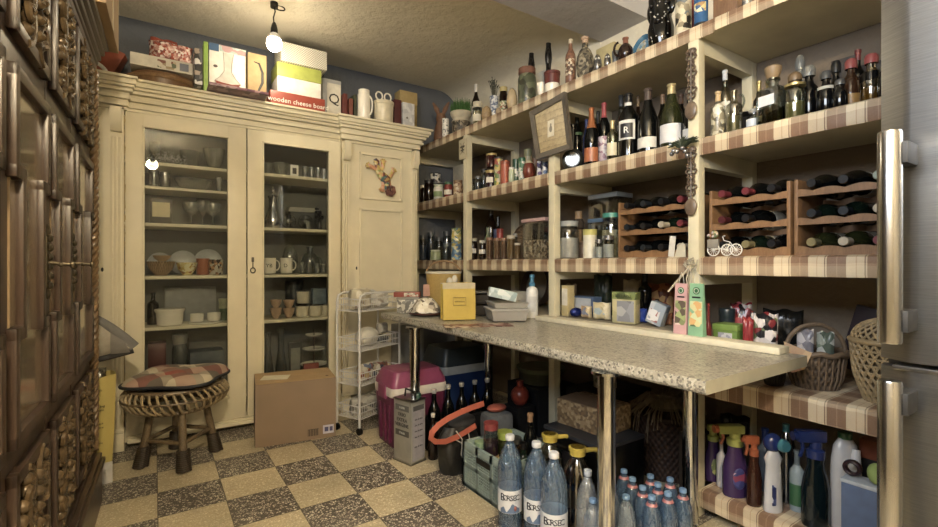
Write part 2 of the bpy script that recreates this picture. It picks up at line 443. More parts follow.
# blind side panels
def blind(x0, x1, zs, y):
    p = cp('panel', MB().b2((x0, y, .1), (x1, y+.05, 1.89)))
    for z0, z1 in zs:
        a, b = x0+.075, x1-.075
        if b-a < .1: a, b = x0+.03, x1-.03
        mb = MB()
        for lo, hi in (((a, y-.014, z0), (a+.016, y, z1)), ((b-.016, y-.014, z0), (b, y, z1)), ((a, y-.014, z0), (b, y, z0+.016)), ((a, y-.014, z1-.016), (b, y, z1))): mb.b2(lo, hi, bev=.004)
        Mi = Matrix.Translation(cab.location).inverted(); mb.v = [tuple(Mi @ Vector(v)) for v in mb.v]
        part(p, 'panel_moulding', mb, CREAM)
blind(1.145, 1.632, ((1.495, 1.83), (.22, 1.43)), YC-.005)
blind(CX0, -.205, ((1.3, 1.80), (.22, 1.2)), YC-.005)
for x in (1.20, -.235): cp('keyhole', MB().ball((x, YC-.007, 1.0), (.006, .003, .012)), BLACK)
def glazed_door(x0, x1, g0, g1, zb, zt):
    mb = MB(); y0, y1 = YC-.008, YC+.018
    mb.b2((x0, y0, .07), (g0, y1, 1.882), bev=.004).b2((g1, y0, .07), (x1, y1, 1.882), bev=.004).b2((g0-.002, y0, zt), (g1+.002, y1, 1.882)).b2((g0-.002, y0, .07), (g1+.002, y1, zb))
    for lo, hi in (((g0-.012, y0-.008, zb-.012), (g0, y0, zt+.012)), ((g1, y0-.008, zb-.012), (g1+.012, y0, zt+.012)), ((g0-.012, y0-.008, zt), (g1+.012, y0, zt+.012)), ((g0-.012, y0-.008, zb-.012), (g1+.012, y0, zb))): mb.b2(lo, hi, bev=.003)
    d = cp('door', mb)
    Mi = Matrix.Translation(cab.location).inverted()
    q = MB().b2((g0-.005, YC, zb-.005), (g1+.005, YC+.004, zt+.005)); q.v = [tuple(Mi @ Vector(v)) for v in q.v]
    part(d, 'glass_pane', q, glass('f2f4f2', .012, .01))
    return d
glazed_door(-.135, .482, -.045, .376, .215, 1.803)
d2 = glazed_door(.488, 1.085, .585, 1.0, .19, 1.803)
kp = atY(253, 268, YC-.02)
k = MB().tube([(kp.x+.014*cos(a), YC-.018, kp.z-.018+.016*sin(a)) for a in [i*2*pi/14 for i in range(14)]], .0035, 6, closed=True).tube([(kp.x, YC-.018, kp.z), (kp.x, YC-.018, kp.z+.05)], .003, 6).box((kp.x, YC-.013, kp.z+.05), (.014, .01, .03), bev=.002)
k.v = [tuple(Vector(v)-cab.location) for v in k.v]; part(d2, 'key', k, P('5a5348', .35, .8), label='old iron key with round bow')

# gecko ornament in the upper right panel
gz = atY(381, 177, YC); gx, gzc = gz.x, gz.z
GM = blotch(['c9a640', '8a9a3c', '8a3a2a', 'd98a5a', '4a4a58', 'c9c07a', '6a2f28', '3f6b6b'], 55, .35)
g = thing('gecko_ornament', 'colourful mosaic gecko ornament with curled tail on the cupboard panel', 'ornament', (gx, YC-.029, gzc))
def gp(pts): return [((a-240)/330*.26, 0, -(b-245)/330*.26) for a, b in pts]
part(g, 'body', MB().tube(gp([(165, 95), (180, 120), (190, 165), (200, 205), (235, 245), (275, 275), (290, 320), (285, 370)]), [.012, .024, .017, .023, .034, .038, .028, .018], 10, flat=(1, .5, 1)), GM)
part(g, 'tail', MB().tube(gp([(285, 370), (295, 400), (330, 405), (355, 380), (350, 345), (325, 335), (310, 360), (325, 380)]), [.020, .022, .022, .019, .015, .012, .009, .005], 8, flat=(1, .5, 1)), blotch(['6a2f28', '7a4034', '54242a', '8c5440'], 70))
for pts in ([(205, 200), (175, 190), (150, 178), (112, 165)], [(200, 190), (225, 195), (240, 165), (245, 120)], [(290, 270), (320, 240), (335, 205), (345, 190)], [(265, 290), (245, 310), (245, 340), (238, 360)]):
    p = gp(pts); mb = MB().tube(p, [.017, .014, .014, .017], 8, flat=(1, .5, 1)); e = Vector(p[-1]); dr = (Vector(p[-1])-Vector(p[-2])).normalized()
    for a in (-.9, -.3, .3, .9):
        v = Matrix.Rotation(a, 3, 'Y') @ dr; mb.tube([e, e+v*.028], [.008, .006], 6)
    part(g, 'leg', mb, blotch(['d98a5a', 'd9b45a', 'c9a640', 'e0a080'], 50))

# ------------------------------------------------------------ dark carved cupboard on the left
DK = wood('34221a', '543a28', 5, (6, 6, .6), .33, 'dark_polished_oak')
DKL = wood('7c6240', 'a08258', 4, (5, 5, .4), .14, 'oak_panel', Coat_Weight=.6, Coat_Roughness=.08)
DKC = P('2a1c12', .25, var=.35, scale=40)
aD = radians(1.3); RD = Matrix.Rotation(-aD, 3, 'Z')
S0 = 1.7
lo = RD @ Vector((-.28, S0, 0))
dc = thing('carved_cupboard', 'dark polished wooden cupboard with carved panels and twisted corner column', 'cupboard', lo, -aD)
SA, SB = .80, 2.58
def dp(name, mb, m=DK, par=None, label=None):
    mb.v = [(x, y-S0, z) for x, y, z in mb.v]; return part(par or dc, name, mb, m, label=label)
dp('carcass', MB().b2((-.47, SA, .06), (-.012, SB-.02, 1.90)))
mb = MB()
for z0, z1, p in ((1.86, 1.89, .015), (1.89, 1.91, .02), (1.91, 1.935, .03), (1.935, 1.96, .042), (1.96, 1.985, .055)): mb.b2((-.47, SA, z0), (p, SB+p*.4, z1), bev=.006)
dp('crown_moulding', mb)
mb = MB()
for z0, z1, p in ((0, .17, .034), (.17, .195, .045), (.195, .215, .034), (.215, .232, .018)): mb.b2((-.47, SA, z0), (p, SB+p*.2, z1), bev=.006)
dp('plinth', mb)
mb = MB(); n = 200
for kx in range(3):
    mb.tube([(.004+.011*cos(i*.55+kx*2.094), 2.556+.011*sin(i*.55+kx*2.094), .235+i*(1.62/n)) for i in range(n+1)], .0110, 7)
dp('twisted_column', mb, wood('5e4020', '8e6a3c', 8, (2, 2, 1), .3, 'column_oak'))
def carve(mb, s0, s1, z0, z1):
    w, h, c = s1-s0, z1-z0, (s0+s1)/2
    def spiral(cs, cz, r, a0, turns, sg):
        pts = []; rad = []
        for i in range(19):
            t = i/18; a = a0+sg*turns*2*pi*t; rr = r*(1-.85*t); pts.append((.012+.012*t, cs+rr*cos(a), cz+rr*sin(a))); rad.append(.012*(1-.5*t))
        mb.tube(pts, rad, 6, 1)
    for sg in (-1, 1):
        for q, (fz, r) in enumerate(((.14, .2), (.38, .23), (.62, .21), (.85, .19))):
            spiral(c+sg*w*.25, z0+h*fz, w*r, (pi/2 if q % 2 else -pi/2), .95, sg*(1 if q % 2 else -1))
        for i in range(11):
            fz = .06+.088*i; a = random.uniform(-.6, .6)
            M = Matrix.Rotation(a*sg, 4, 'X')
            mb.ball((.012, c+sg*w*random.uniform(.1, .40), z0+h*fz), (.016, w*.06, h*.055), 8, 6, 1, M=M)
    for i in range(7):
        mb.ball((.014, c, z0+h*(.1+.13*i)), (.022, w*.07, h*.05), 8, 6, 1)
    return mb
def bars(mb, pts, wd=.030, hgt=.018):
    """raised moulding following a closed rectilinear outline on the door face"""
    k = len(pts)
    for i in range(k):
        (a, b), (c2, d) = pts[i], pts[(i+1) % k]
        lo = (-.004, min(a, c2)-wd/2, min(b, d)-wd/2); hi = (hgt, max(a, c2)+wd/2, max(b, d)+wd/2)
        mb.b2(lo, hi, bev=.005)
    return mb
BRASS = P('6d5f45', .3, .9, var=.3, scale=60)
for i, (s0, s1) in enumerate(((.86, 1.265), (1.275, 1.665), (1.675, 2.045), (2.055, 2.50))):
    d = dp('door', MB().b2((-.012, s0, .235), (0, s1, 1.86), bev=.003))
    a, b = s0+.045, s1-.045
    dp('panel', MB().b2((-.006, a, .68), (.004, b, 1.42)), DKL, d)
    for z0, z1 in ((1.525, 1.835), (.275, .585)):
        dp('carving', carve(MB().b2((-.004, a, z0), (.003, b, z1)), a+.01, b-.01, z0+.01, z1-.01), [P('0f0b08', .6), P('644b2a', .24, .2, var=.35, scale=50)], d, 'carved scrollwork on a black ground')
        dp('panel_moulding', bars(MB(), [(a, z0), (b, z0), (b, z1), (a, z1)]), DK, d)
    e = .055
    dp('eared_moulding', bars(MB(), [(a, .665), (b, .665), (b, .885), (b-e, .885), (b-e, 1.225), (b, 1.225), (b, 1.43), (a, 1.43), (a, 1.225), (a+e, 1.225), (a+e, .885), (a, .885)]), DK, d)
    if i in (1, 2):
        s = s1-.012
        es = MB()
        es.b2((0, s-.016, .97), (.010, s+.016, 1.105), bev=.004)
        for j in range(6): es.ball((.012, s, .975+.025*j), (.008, .014, .011), 8, 6)
        es.ball((.008, s, .955), (.006, .012, .018), 8, 6).ball((.008, s, 1.12), (.006, .012, .018), 8, 6)
        dp('escutcheon', es, BRASS, d, 'ornate brass lock plate')
        dp('door_key', MB().cyl((.01, s, 1.035), (.055, s, 1.03), .0045, 8).ball((.035, s, 1.03), .007, 8, 6).ball((.058, s, 1.03), (.007, .006, .010), 8, 6), BRASS, d)

# ------------------------------------------------------------ shelving along the right wall
PER = .106
def plaid(name='plaid_oilcloth'):
    t = NT(name); o = t.xyz()
    fu = t.math('FRACT', t.math('DIVIDE', t.math('ADD', o[1], 3.0), PER))
    fv = t.math('FRACT', t.math('DIVIDE', t.math('ADD', t.math('SUBTRACT', o[2], o[0]), 3.0), PER))
    st = [(0, 'd6c197'), (.18, 'bf9b70'), (.21, 'd6c197'), (.44, '774a2e'), (.66, '987050'), (.69, '774a2e'), (.93, 'd0b98e'), (.97, '5c3f2b')]
    a = t.ramp(fu, st, 'CONSTANT')
    b = t.ramp(fv, [(0, 'dac69c'), (.22, 'c4a274'), (.30, '84573a'), (.86, 'd6c197')], 'CONSTANT')
    c = t.mix(.30, a, b)
    t.col(t.mix(.12, c, t.ramp(t.noise(300, 2, t.scaled((1, 1, 1))), [(.3, '967a58'), (.7, 'c8b38c')]))); return t.pr(.38)
PLAID = plaid()
XS = 1.85
ZT, Z2, Z3, ZB, Z4, Z5 = 2.01, 1.545, 1.06, .742, .58, .115
POSTS = [3.63, 2.816, 1.936, 1.103, .27]
sh = thing('shelving_unit', 'cream wooden wall shelving with brown plaid oilcloth on every board', 'shelves', (2.08, 1.95, 0))
def sp_(name, mb, m=SHELFP, label=None): return wpart(sh, name, mb, m, label=label)
for y in POSTS:
    sp_('post', MB().b2((XS-.006, y-.023, 0), (XS+.04, y+.023, ZT-.05), bev=.003))
    sp_('post', MB().b2((XR-.05, y-.023, 0), (XR-.004, y+.023, ZT-.05), bev=.003))
    for z in (ZT, Z2, Z3):
        sp_('cleat', MB().b2((XS+.04, y-.0225, z-.115), (XR-.05, y+.0225, z-.047)))
def cloth(y0, y1, z, drop=.072, over=0):
    """oilcloth over the board and down its front edge, rounded ends"""
    mb = MB(); prof = [(XR-.01, .0012)]+[(XS+.012, .0012), (XS+.004, .0), (XS-.007, -.006), (XS-.009, -.016), (XS-.009, -drop+.01), (XS-.006, -drop), (XS-.001, -drop), (XS-.003, -.016), (XR-.01, -.0006)]
    ys = [y0+(y1-y0)*i/24 for i in range(25)]
    vs = []
    for i, y in enumerate(ys):
        wv = .0015*sin(y*37)+.001*sin(y*83)
        for x, dz in prof: vs.append((x+(wv if dz < -.01 else 0), y, z+dz))
    k = len(prof); fs = []
    for i in range(24):
        for j in range(k): fs.append((i*k+j, i*k+(j+1) % k, (i+1)*k+(j+1) % k, (i+1)*k+j))
    fs += [tuple(range(k)), tuple(24*k+j for j in range(k))[::-1]]
    return mb.add(vs, fs)
for (ya, yb) in zip(POSTS[1:], POSTS[:-1]):
    a, b = ya+.026, yb-.026
    for z in (Z2, Z3):
        sp_('shelf_board', MB().b2((XS+.002, a, z-.045), (XR-.006, b, z-.003)))
        sp_('oilcloth', cloth(a, b, z), PLAID, 'brown and cream plaid oilcloth edge')
    if ya > 1.0:
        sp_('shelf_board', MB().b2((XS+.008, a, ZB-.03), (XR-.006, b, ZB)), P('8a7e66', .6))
a, b = POSTS[4]+.026, POSTS[3]-.026
for z, dr in ((Z4, .08), (Z5, .07)):
    sp_('shelf_board', MB().b2((XS+.002, a, z-.045), (XR-.006, b, z-.003)))
    sp_('oilcloth', cloth(a, b, z, dr), PLAID, 'brown and cream plaid oilcloth edge')
sp_('shelf_board', MB().b2((XS+.002, .25, ZT-.05), (XR-.006, 3.65, ZT-.003)))
sp_('oilcloth', cloth(1.02, 3.65, ZT, .062), PLAID, 'brown and cream plaid oilcloth edge')
sp_('oilcloth', cloth(.25, 1.018, ZT, .055), PLAID, 'brown and cream plaid oilcloth edge')

# ------------------------------------------------------------ stone-look bar table
def granite():
    t = NT('speckled_laminate'); vo = t.n('TexVoronoi'); vo.inputs['Scale'].default_value = 160; t.l(t.coord(), vo.inputs['Vector'])
    sp = t.n('SeparateColor'); t.l(vo.outputs['Color'], sp.inputs[0])
    n = t.noise(45, 4)
    a = t.ramp(sp.outputs[0], [(0, '2c2a27'), (.12, '908874'), (.3, 'a39b86'), (.55, '8e8672'), (.75, 'b5ad98'), (.90, '57524a')], 'CONSTANT')
    t.col(t.mix(.3, a, t.ramp(n, [(.35, '78705e'), (.6, 'aca48f')]))); return t.pr(.32)
GRAN = granite()
ZTAB = .722
fr = atZ(705.6, 382, ZTAB); fl = atZ(381, 313, ZTAB); br = atZ(801, 351.5, ZTAB)
du = (fl-fr).normalized(); L = (fl-fr).length; dn = Vector((du.y, -du.x, 0)); wdt = .625
angT = math.atan2(du.y, du.x)-pi/2
tb = thing('bar_table', 'long table with speckled stone-look top on chrome tube legs', 'table', (fr+du*L/2+dn*wdt/2)*1.0, angT)
tb.location.z = 0
top = MB(); h = .037
prof = [(-wdt/2+.004, 0), (-wdt/2, -.006), (-wdt/2, -.030), (-wdt/2+.006, -.037), (wdt/2, -.037), (wdt/2, 0)]
vs = [(x, s*L/2, ZTAB+z) for s in (-1, 1) for x, z in prof]; k = len(prof)
top.add(vs, [(j, (j+1) % k, k+(j+1) % k, k+j) for j in range(k)])
top.add([(x, -L/2, ZTAB+z) for x, z in prof], [tuple(range(k))], 1); top.add([(x, L/2, ZTAB+z) for x, z in prof], [tuple(range(k))], 1)
part(tb, 'tabletop', top, [GRAN, P('a39c80', .5, var=.05)])
part(tb, 'apron', MB().b2((-wdt/2+.08, -L/2+.25, ZTAB-.06), (-wdt/2+.10, L/2-.2, ZTAB-.038)).b2((wdt/2-.10, -L/2+.25, ZTAB-.06), (wdt/2-.08, L/2-.2, ZTAB-.038)), P('5c5648', .6))
def tab_local(x, y):
    M = Matrix.Rotation(-angT, 3, 'Z'); return M @ (Vector((x, y, 0))-Vector((tb.location.x, tb.location.y, 0)))
for x, y in ((1.225, 1.03), (1.195, 2.33), (1.75, 1.06), (1.745, 2.40)):
    q = tab_local(x, y)
    part(tb, 'leg', MB().lathe([(.0, 0), (.032, 0), (.033, .02), (.029, .024), (.029, ZTAB-.05), (.05, ZTAB-.047), (.05, ZTAB-.038), (0, ZTAB-.038)], 24, (q.x, q.y, 0)), CHROME)
# loose board lying at the back of the table
lb, ab = 1.20, radians(1.2)
cb = Vector((1.783, 1.345, 0))
solo('loose_plank', 'long pale painted plank lying along the back of the stone-look table', 'plank', MB().box((0, 0, .012), (.08, lb, .024), bev=.003), P('c8bf9f', .55), (cb.x, cb.y, ZTAB+.001), ab)

# ------------------------------------------------------------ stainless fridge freezer
def brushed():
    t = NT('brushed_steel'); n = t.noise(14, 4, t.scaled((1, 1, 60)))
    t.col(t.ramp(n, [(.3, '8c8e91'), (.7, 'a0a2a4')])); t.bump(n, .02, .002); return t.pr(.36, 1)
STEEL = brushed()
FX, FY = 1.30, .364
fg = thing('fridge_freezer', 'tall stainless steel fridge freezer with bar handles at the right edge', 'fridge', (FX+.27, 0, 0))
wpart(fg, 'body', MB().b2((FX+.065, -.24, .04), (FX+.53, FY-.004, 1.98), bev=.01), P('5b5c5e', .4, .3))
wpart(fg, 'toe_kick', MB().b2((FX+.08, -.22, 0), (FX+.5, FY-.02, .05)), BLACK)
def dpoly(z0, z1):
    return MB().prism([(FX, -.25), (FX, FY-.06), (FX+.006, FY-.045), (FX+.028, FY-.004), (FX+.06, FY), (FX+.06, -.25)], Matrix.Translation((0, 0, z0)), z1-z0)
for z0, z1, h0, h1 in ((.828, 1.985, .872, 1.30), (.09, .812, .37, .797)):
    d = wpart(fg, 'door', dpoly(z0, z1), STEEL, ang=25)
    M0 = fg.location
    hx, hy = FX-.062, .322
    m = MB().lathe([(0, h0), (.0185, h0), (.020, h0+.004), (.020, h1-.004), (.0185, h1), (0, h1)], 24, (hx, hy, 0)); m.v = [tuple(Vector(v)-M0) for v in m.v]
    hd = part(d, 'handle', m, P('b2b2b2', .22, 1, var=.03))
    for z in (h0+.045, h1-.045):
        m = MB().b2((hx, hy-.028, z-.022), (FX+.012, hy+.0, z+.022), bev=.003); m.v = [tuple(Vector(v)-M0) for v in m.v]
        part(d, 'handle_mount', m, P('26272a', .5, .2))
    if z0 < .5:
        m = MB().b2((FX-.004, -.24, z1-.002), (FX+.05, FY-.03, z1+.008), bev=.002); m.v = [tuple(Vector(v)-M0) for v in m.v]
        part(d, 'top_trim', m, STEEL2)

# ------------------------------------------------------------ builders for the small things
def pos(px, X=None, Y=None):
    if X is not None and X > 1.6 and atX(px, 264, X).y > 3.55: X, Y = None, 3.55
    p = atX(px, 264, X) if X is not None else atY(px, 264, Y); return p.x, p.y, depth(p.x, p.y)/FPX
REG = []
def clash(cx, cy, rx, ry, z0, z1, rnd):
    for a in REG:
        if z1 < a[4]+.0005 or z0 > a[5]-.0005: continue
        dx, dy = abs(cx-a[0]), abs(cy-a[1])
        if dx > rx+a[2]+.0015 or dy > ry+a[3]+.0015: continue
        if rnd and a[6]:
            if dx*dx+dy*dy > (rx+a[2]+.0015)**2: continue
        elif rnd or a[6]:
            bx_, by_ = (a[2], a[3]) if rnd else (rx, ry); r = rx if rnd else a[2]
            if max(0, dx-bx_)**2+max(0, dy-by_)**2 > (r+.0015)**2: continue
        return True
    return cx+rx > 2.322 or cy+ry > 3.645
def keep(cx, cy, rx, ry, z0, z1, rnd): REG.append((cx, cy, rx, ry, z0, z1, rnd))
for y_ in POSTS:
    keep(XS+.017, y_, .025, .025, 0, 2.0, False); keep(XR-.027, y_, .025, .025, 0, 2.0, False)
    for z_ in (ZT, Z2, Z3): keep(2.09, y_, .19, .024, z_-.115, z_-.046, False)
for x_ in (-.175, 1.115): keep(x_, 3.45, .0165, .18, .1, 1.9, False)
keep(.465, 3.255, 1.2, .016, 0, 1.9, False)
STEPS = [0]+[sg*.008*i for i in range(1, 26) for sg in (1, -1)]
def settle(px, X, Y, f):
    """slide along the line of sight in small steps until the piece stands clear of its neighbours; f(x, y, s, k) gives its bounds"""
    for k in (1, .94, .88, .8, .72):
        for d in STEPS:
            if X is not None:
                if X+d < XS+.02 or X+d > 2.30: continue
                p = pos(px, X=X+d)
            else:
                if Y+d > 3.62: continue
                p = pos(px, Y=Y+d)
            b = f(*p, k)
            if not clash(*b) and (X is None or b[0]-b[2] > XS+.014): return p, k
    return pos(px, X, Y), 1
PROF = {
 'wine': [(.0, 0), (.9, 0), (1, .015), (1, .60), (.93, .66), (.6, .74), (.42, .79), (.38, .83), (.36, .955), (.43, .96), (.43, .985), (.38, 1), (0, 1)],
 'burg': [(.0, 0), (.92, 0), (1, .015), (1, .46), (.93, .54), (.72, .64), (.48, .74), (.38, .82), (.34, .955), (.40, .96), (.40, .985), (.36, 1), (0, 1)],
 'liq': [(.0, 0), (.94, 0), (1, .02), (1, .60), (.94, .66), (.6, .71), (.40, .75), (.36, .80), (.36, .94), (.44, .945), (.44, .99), (0, 1)],
 'dec': [(.0, 0), (.94, 0), (1, .03), (1, .55), (.9, .62), (.5, .66), (.42, .70), (.44, .76), (.44, .80), (.62, .81), (.66, .90), (.5, .97), (.3, 1), (0, 1)],
 'cruet': [(.0, 0), (.92, 0), (1, .03), (1, .5), (.85, .6), (.5, .68), (.42, .74), (.42, .80), (.6, .81), (.62, .94), (.45, 1), (0, 1)],
 'jar': [(.0, 0), (.93, 0), (1, .03), (1, .74), (.92, .80), (.84, .82), (.84, .86), (.9, .86), (.9, 1), (0, 1)],
 'pot': [(.0, 0), (.86, 0), (.92, .03), (1, .80), (1, .86), (1.05, .87), (1.05, .99), (1, 1), (0, 1)],
 'can': [(.0, 0), (.97, 0), (1, .01), (.97, .03), (.97, .96), (1, .985), (.97, 1), (.9, .985), (0, .985)],
 'spice': [(.0, 0), (.95, 0), (1, .02), (1, .86), (.9, .87), (.9, 1), (0, 1)],
 'water': [(.0, .01), (.5, 0), (.9, .01), (.98, .04), (.94, .12), (.98, .16), (1, .30), (.96, .34), (1, .38), (1, .62), (.93, .72), (.7, .82), (.42, .89), (.33, .92), (.33, .95), (.36, .955), (.36, .995), (.3, 1), (0, 1)],
 'mug': [(.0, 0), (.9, 0), (.96, .03), (1, .5), (1, 1), (.93, 1), (.9, .1), (0, .08)],
 'bowl': [(.0, .0), (.42, 0), (.45, .08), (.8, .45), (1, 1), (.95, 1), (.74, .45), (.38, .14), (0, .12)],
 'goblet': [(.0, 0), (.75, 0), (.7, .04), (.1, .08), (.08, .42), (.4, .5), (.9, .66), (1, .85), (.92, 1), (.88, 1), (.94, .85), (.8, .66), (0, .52)],
 'glass': [(.0, 0), (.8, 0), (1, 1), (.93, 1), (.74, .08), (0, .06)],
 'round': [(.0, 0), (.5, 0), (.6, .03), (.9, .2), (1, .38), (.9, .56), (.6, .70), (.35, .76), (.32, .94), (.4, .95), (.4, 1), (0, 1)],
 'egg': [(.0, 0), (.45, .02), (.8, .15), (1, .4), (.92, .65), (.65, .87), (.3, .98), (0, 1)],
 'carafe': [(.0, 0), (.8, 0), (1, .12), (.95, .3), (.55, .6), (.45, .75), (.55, .95), (.65, 1), (.58, 1), (.42, .75), (.5, .6), (.85, .3), (0, .05)],
 'spray': [(.0, 0), (.93, 0), (1, .03), (1, .38), (.85, .5), (.62, .60), (.6, .68), (.5, .71), (0, .71)],
 'jug': [(.0, 0), (.95, 0), (1, .03), (1, .60), (.85, .75), (.42, .86), (.38, .88), (.38, .9), (.46, .9), (.46, 1), (0, 1)],
}
def sub(prof, z0, z1, k=1.0):
    """the stretch of a profile between two heights, scaled k, closed with flat ends"""
    def r(z):
        for (a, b), (c, d) in zip(prof, prof[1:]):
            if b <= z <= d and d > b: return a+(c-a)*(z-b)/(d-b)
        return prof[-1][0] if z > .5 else prof[0][0]
    ins = [(a, b) for a, b in prof if z0 < b < z1 and a > 0]
    return [(0, z0), (r(z0)*k, z0)]+[(a*k, b) for a, b in ins]+[(max(r(z1), .01)*k, z1), (0, z1)]
def S_(prof, R, H): return [(r*R, z*H) for r, z in prof]
NAMEC = {'wine': 'wine_bottle', 'burg': 'wine_bottle', 'liq': 'bottle', 'dec': 'decanter', 'jar': 'jar'}
def vessel(kind, label, x, y, z, R, H, body, name=None, cat=None, cap=None, capz=.86, capname=None, lab=None, lz=(.2, .55), lw=58, fill=None, fz=.6, group=None, n=18, txt=None, ts=.3, tc=None, ring=None, sx=1, sy=1, rz=0):
    """bottle, jar, can or cup as a thing of body, cap, label and contents"""
    pr = PROF[kind]
    name = name or NAMEC.get(kind, 'jar'); cat = cat or ('bottle' if 'bottle' in name else name.replace('_', ' '))
    r = thing(name, label, cat, (x, y, z), rz, group)
    wide = max(a for a, b in pr); keep(x, y, R*wide*sx, R*wide*sx, z, z+H, True)
    part(r, 'body', MB().lathe(S_(pr if not cap else sub(pr, 0, capz)[0:-1]+[(0, capz)] , R, H), n, sx=sx, sy=sy), body)
    if cap: part(r, capname or ('cap' if 'bottle' in name else 'lid'), MB().lathe(S_(sub(pr, capz, 1, 1.05), R, H), n, sx=sx, sy=sy), cap)
    f = math.atan2(-.6*y, -x)-rz
    if lab: part(r, 'label', MB().lathe([(R*1.0+.0009, lz[0]*H), (R*1.0+.0009, lz[1]*H)], 12, a0=f-radians(lw), a1=f+radians(lw), sx=sx, sy=sy), lab)
    if ring: part(r, 'band', MB().lathe([(R*1.0+.0012, ring[1]*H), (R*1.0+.0012, ring[2]*H)], n), ring[0])
    if fill: part(r, 'contents', MB().lathe(S_(sub(pr, .02, fz, .93), R, H), n, sx=sx, sy=sy), fill)
    if txt: 
        zc = (lz[0]+lz[1])/2*H
        part(r, 'lettering', text_mb(txt, R*ts*2, f+pi/2, ((R+.002)*cos(f), (R+.002)*sin(f), zc)), tc or TEXT)
    return r
def V(kind, label, px, pyt, w, zs, body, X=None, Y=None, **k):
    """the same, measured from the photograph onto shelf height zs in row X (or Y)"""
    wide = max(a for a, b in PROF[kind])*1.03
    (x, y, s), k_ = settle(px, X, Y, lambda x, y, s, q: (x, y, w/2*s*wide*q, w/2*s*wide*q, zs+.0015, CH+(HY-pyt)*s, True))
    return vessel(kind, label, x, y, zs+.0015, w/2*s*k_, max(.01, CH+(HY-pyt)*s-zs-.0015), body, **k)
def handle_mb(R, H, a, r=.004, z0=.2, z1=.85, out=.6):
    pts = []
    for i in range(9):
        t = pi*i/8; q = R*.97+R*out*sin(t); pts.append((q*cos(a), q*sin(a), H*(z0+(z1-z0)*(.5-.5*cos(t)))))
    return MB().tube(pts, r, 8)
def carton(name, label, cat, lo, hi, mat, rz=0, group=None, bev=.002, front=None, panel=None, pm=(.08, .92, .1, .9), txt=(), lid=None, seam=None):
    """upright box: front '-X' or '-Y' carries an inset printed panel and lettering [(string, size, u, v, material)]"""
    sx, sy, sz = (hi[i]-lo[i] for i in range(3))
    keep((lo[0]+hi[0])/2, (lo[1]+hi[1])/2, sx/2+.002, sy/2+.002, lo[2], hi[2], False)
    r = thing(name, label, cat, ((lo[0]+hi[0])/2, (lo[1]+hi[1])/2, lo[2]), rz, group)
    zt = sz*(1-(lid[1] if lid else 0))
    part(r, 'box_body', MB().b2((-sx/2, -sy/2, 0), (sx/2, sy/2, zt), bev=bev), mat)
    if lid: part(r, 'lid', MB().b2((-sx/2-.002, -sy/2-.002, zt+.0005), (sx/2+.002, sy/2+.002, sz), bev=bev), lid[0])
    e = .0012
    if panel:
        u0, u1, v0, v1 = pm
        if front == '-X': mb = MB().b2((-sx/2-e, sy/2-u1*sy, v0*sz), (-sx/2+.001, sy/2-u0*sy, v1*sz))
        else: mb = MB().b2((-sx/2+u0*sx, -sy/2-e, v0*sz), (-sx/2+u1*sx, -sy/2+.001, v1*sz))
        part(r, 'printed_panel', mb, panel)
    for s, size, u, v, m in txt:
        if front == '-X': part(r, 'lettering', text_mb(s, size, -pi/2, (-sx/2-e-.0008, sy/2-u*sy, v*sz)), m)
        else: part(r, 'lettering', text_mb(s, size, 0, (-sx/2+u*sx, -sy/2-e-.0008, v*sz)), m)
    return r
def CX(name, label, cat, px0, px1, pyt, X, zs, dx, mat, **k):
    pm_ = (px0+px1)/2
    def bd(x, y, s, q):
        y1, y0 = pos(px0, x)[1], pos(px1, x)[1]; return (x+dx/2, (y0+y1)/2, dx/2+.002, (y1-y0)/2*q+.002, zs+.0015, CH+(HY-pyt)*s, False)
    (x, y, s), q = settle(pm_, X, None, bd); b = bd(x, y, s, q); hy = b[3]-.002
    return carton(name, label, cat, (x, b[1]-hy, zs+.0015), (x+dx, b[1]+hy, b[5]), mat, front='-X', **k)
def CY(name, label, cat, px0, px1, pyt, Y, zs, dy, mat, **k):
    pm_ = (px0+px1)/2
    def bd(x, y, s, q):
        x0, x1 = pos(px0, Y=y)[0], pos(px1, Y=y)[0]; return ((x0+x1)/2, y+dy/2, (x1-x0)/2*q+.002, dy/2+.002, zs+.001, CH+(HY-pyt)*s, False)
    (x, y, s), q = settle(pm_, None, Y, bd); b = bd(x, y, s, q); hx = b[2]-.002
    return carton(name, label, cat, (b[0]-hx, y, zs+.001), (b[0]+hx, y+dy, b[5]), mat, front='-Y', **k)
PORC = P('e4ddcb', .22, var=.03)
TAN = P('b98a54', .5, var=.12)
CRYST = frosted('ccd0ca', .22)
GREYC = frosted('b4bab8', .16)
SILV = P('b9b9bd', .2, 1, var=.1, scale=80)

# ------------------------------------------------------------ inside the glazed cupboard
CG = 'dishes behind the glass doors'
def K(kind, label, px, pyt, w, zs, body, Y=3.40, **k): return V(kind, label, px, pyt, w, zs, body, Y=Y, group=k.pop('group', CG), **k)
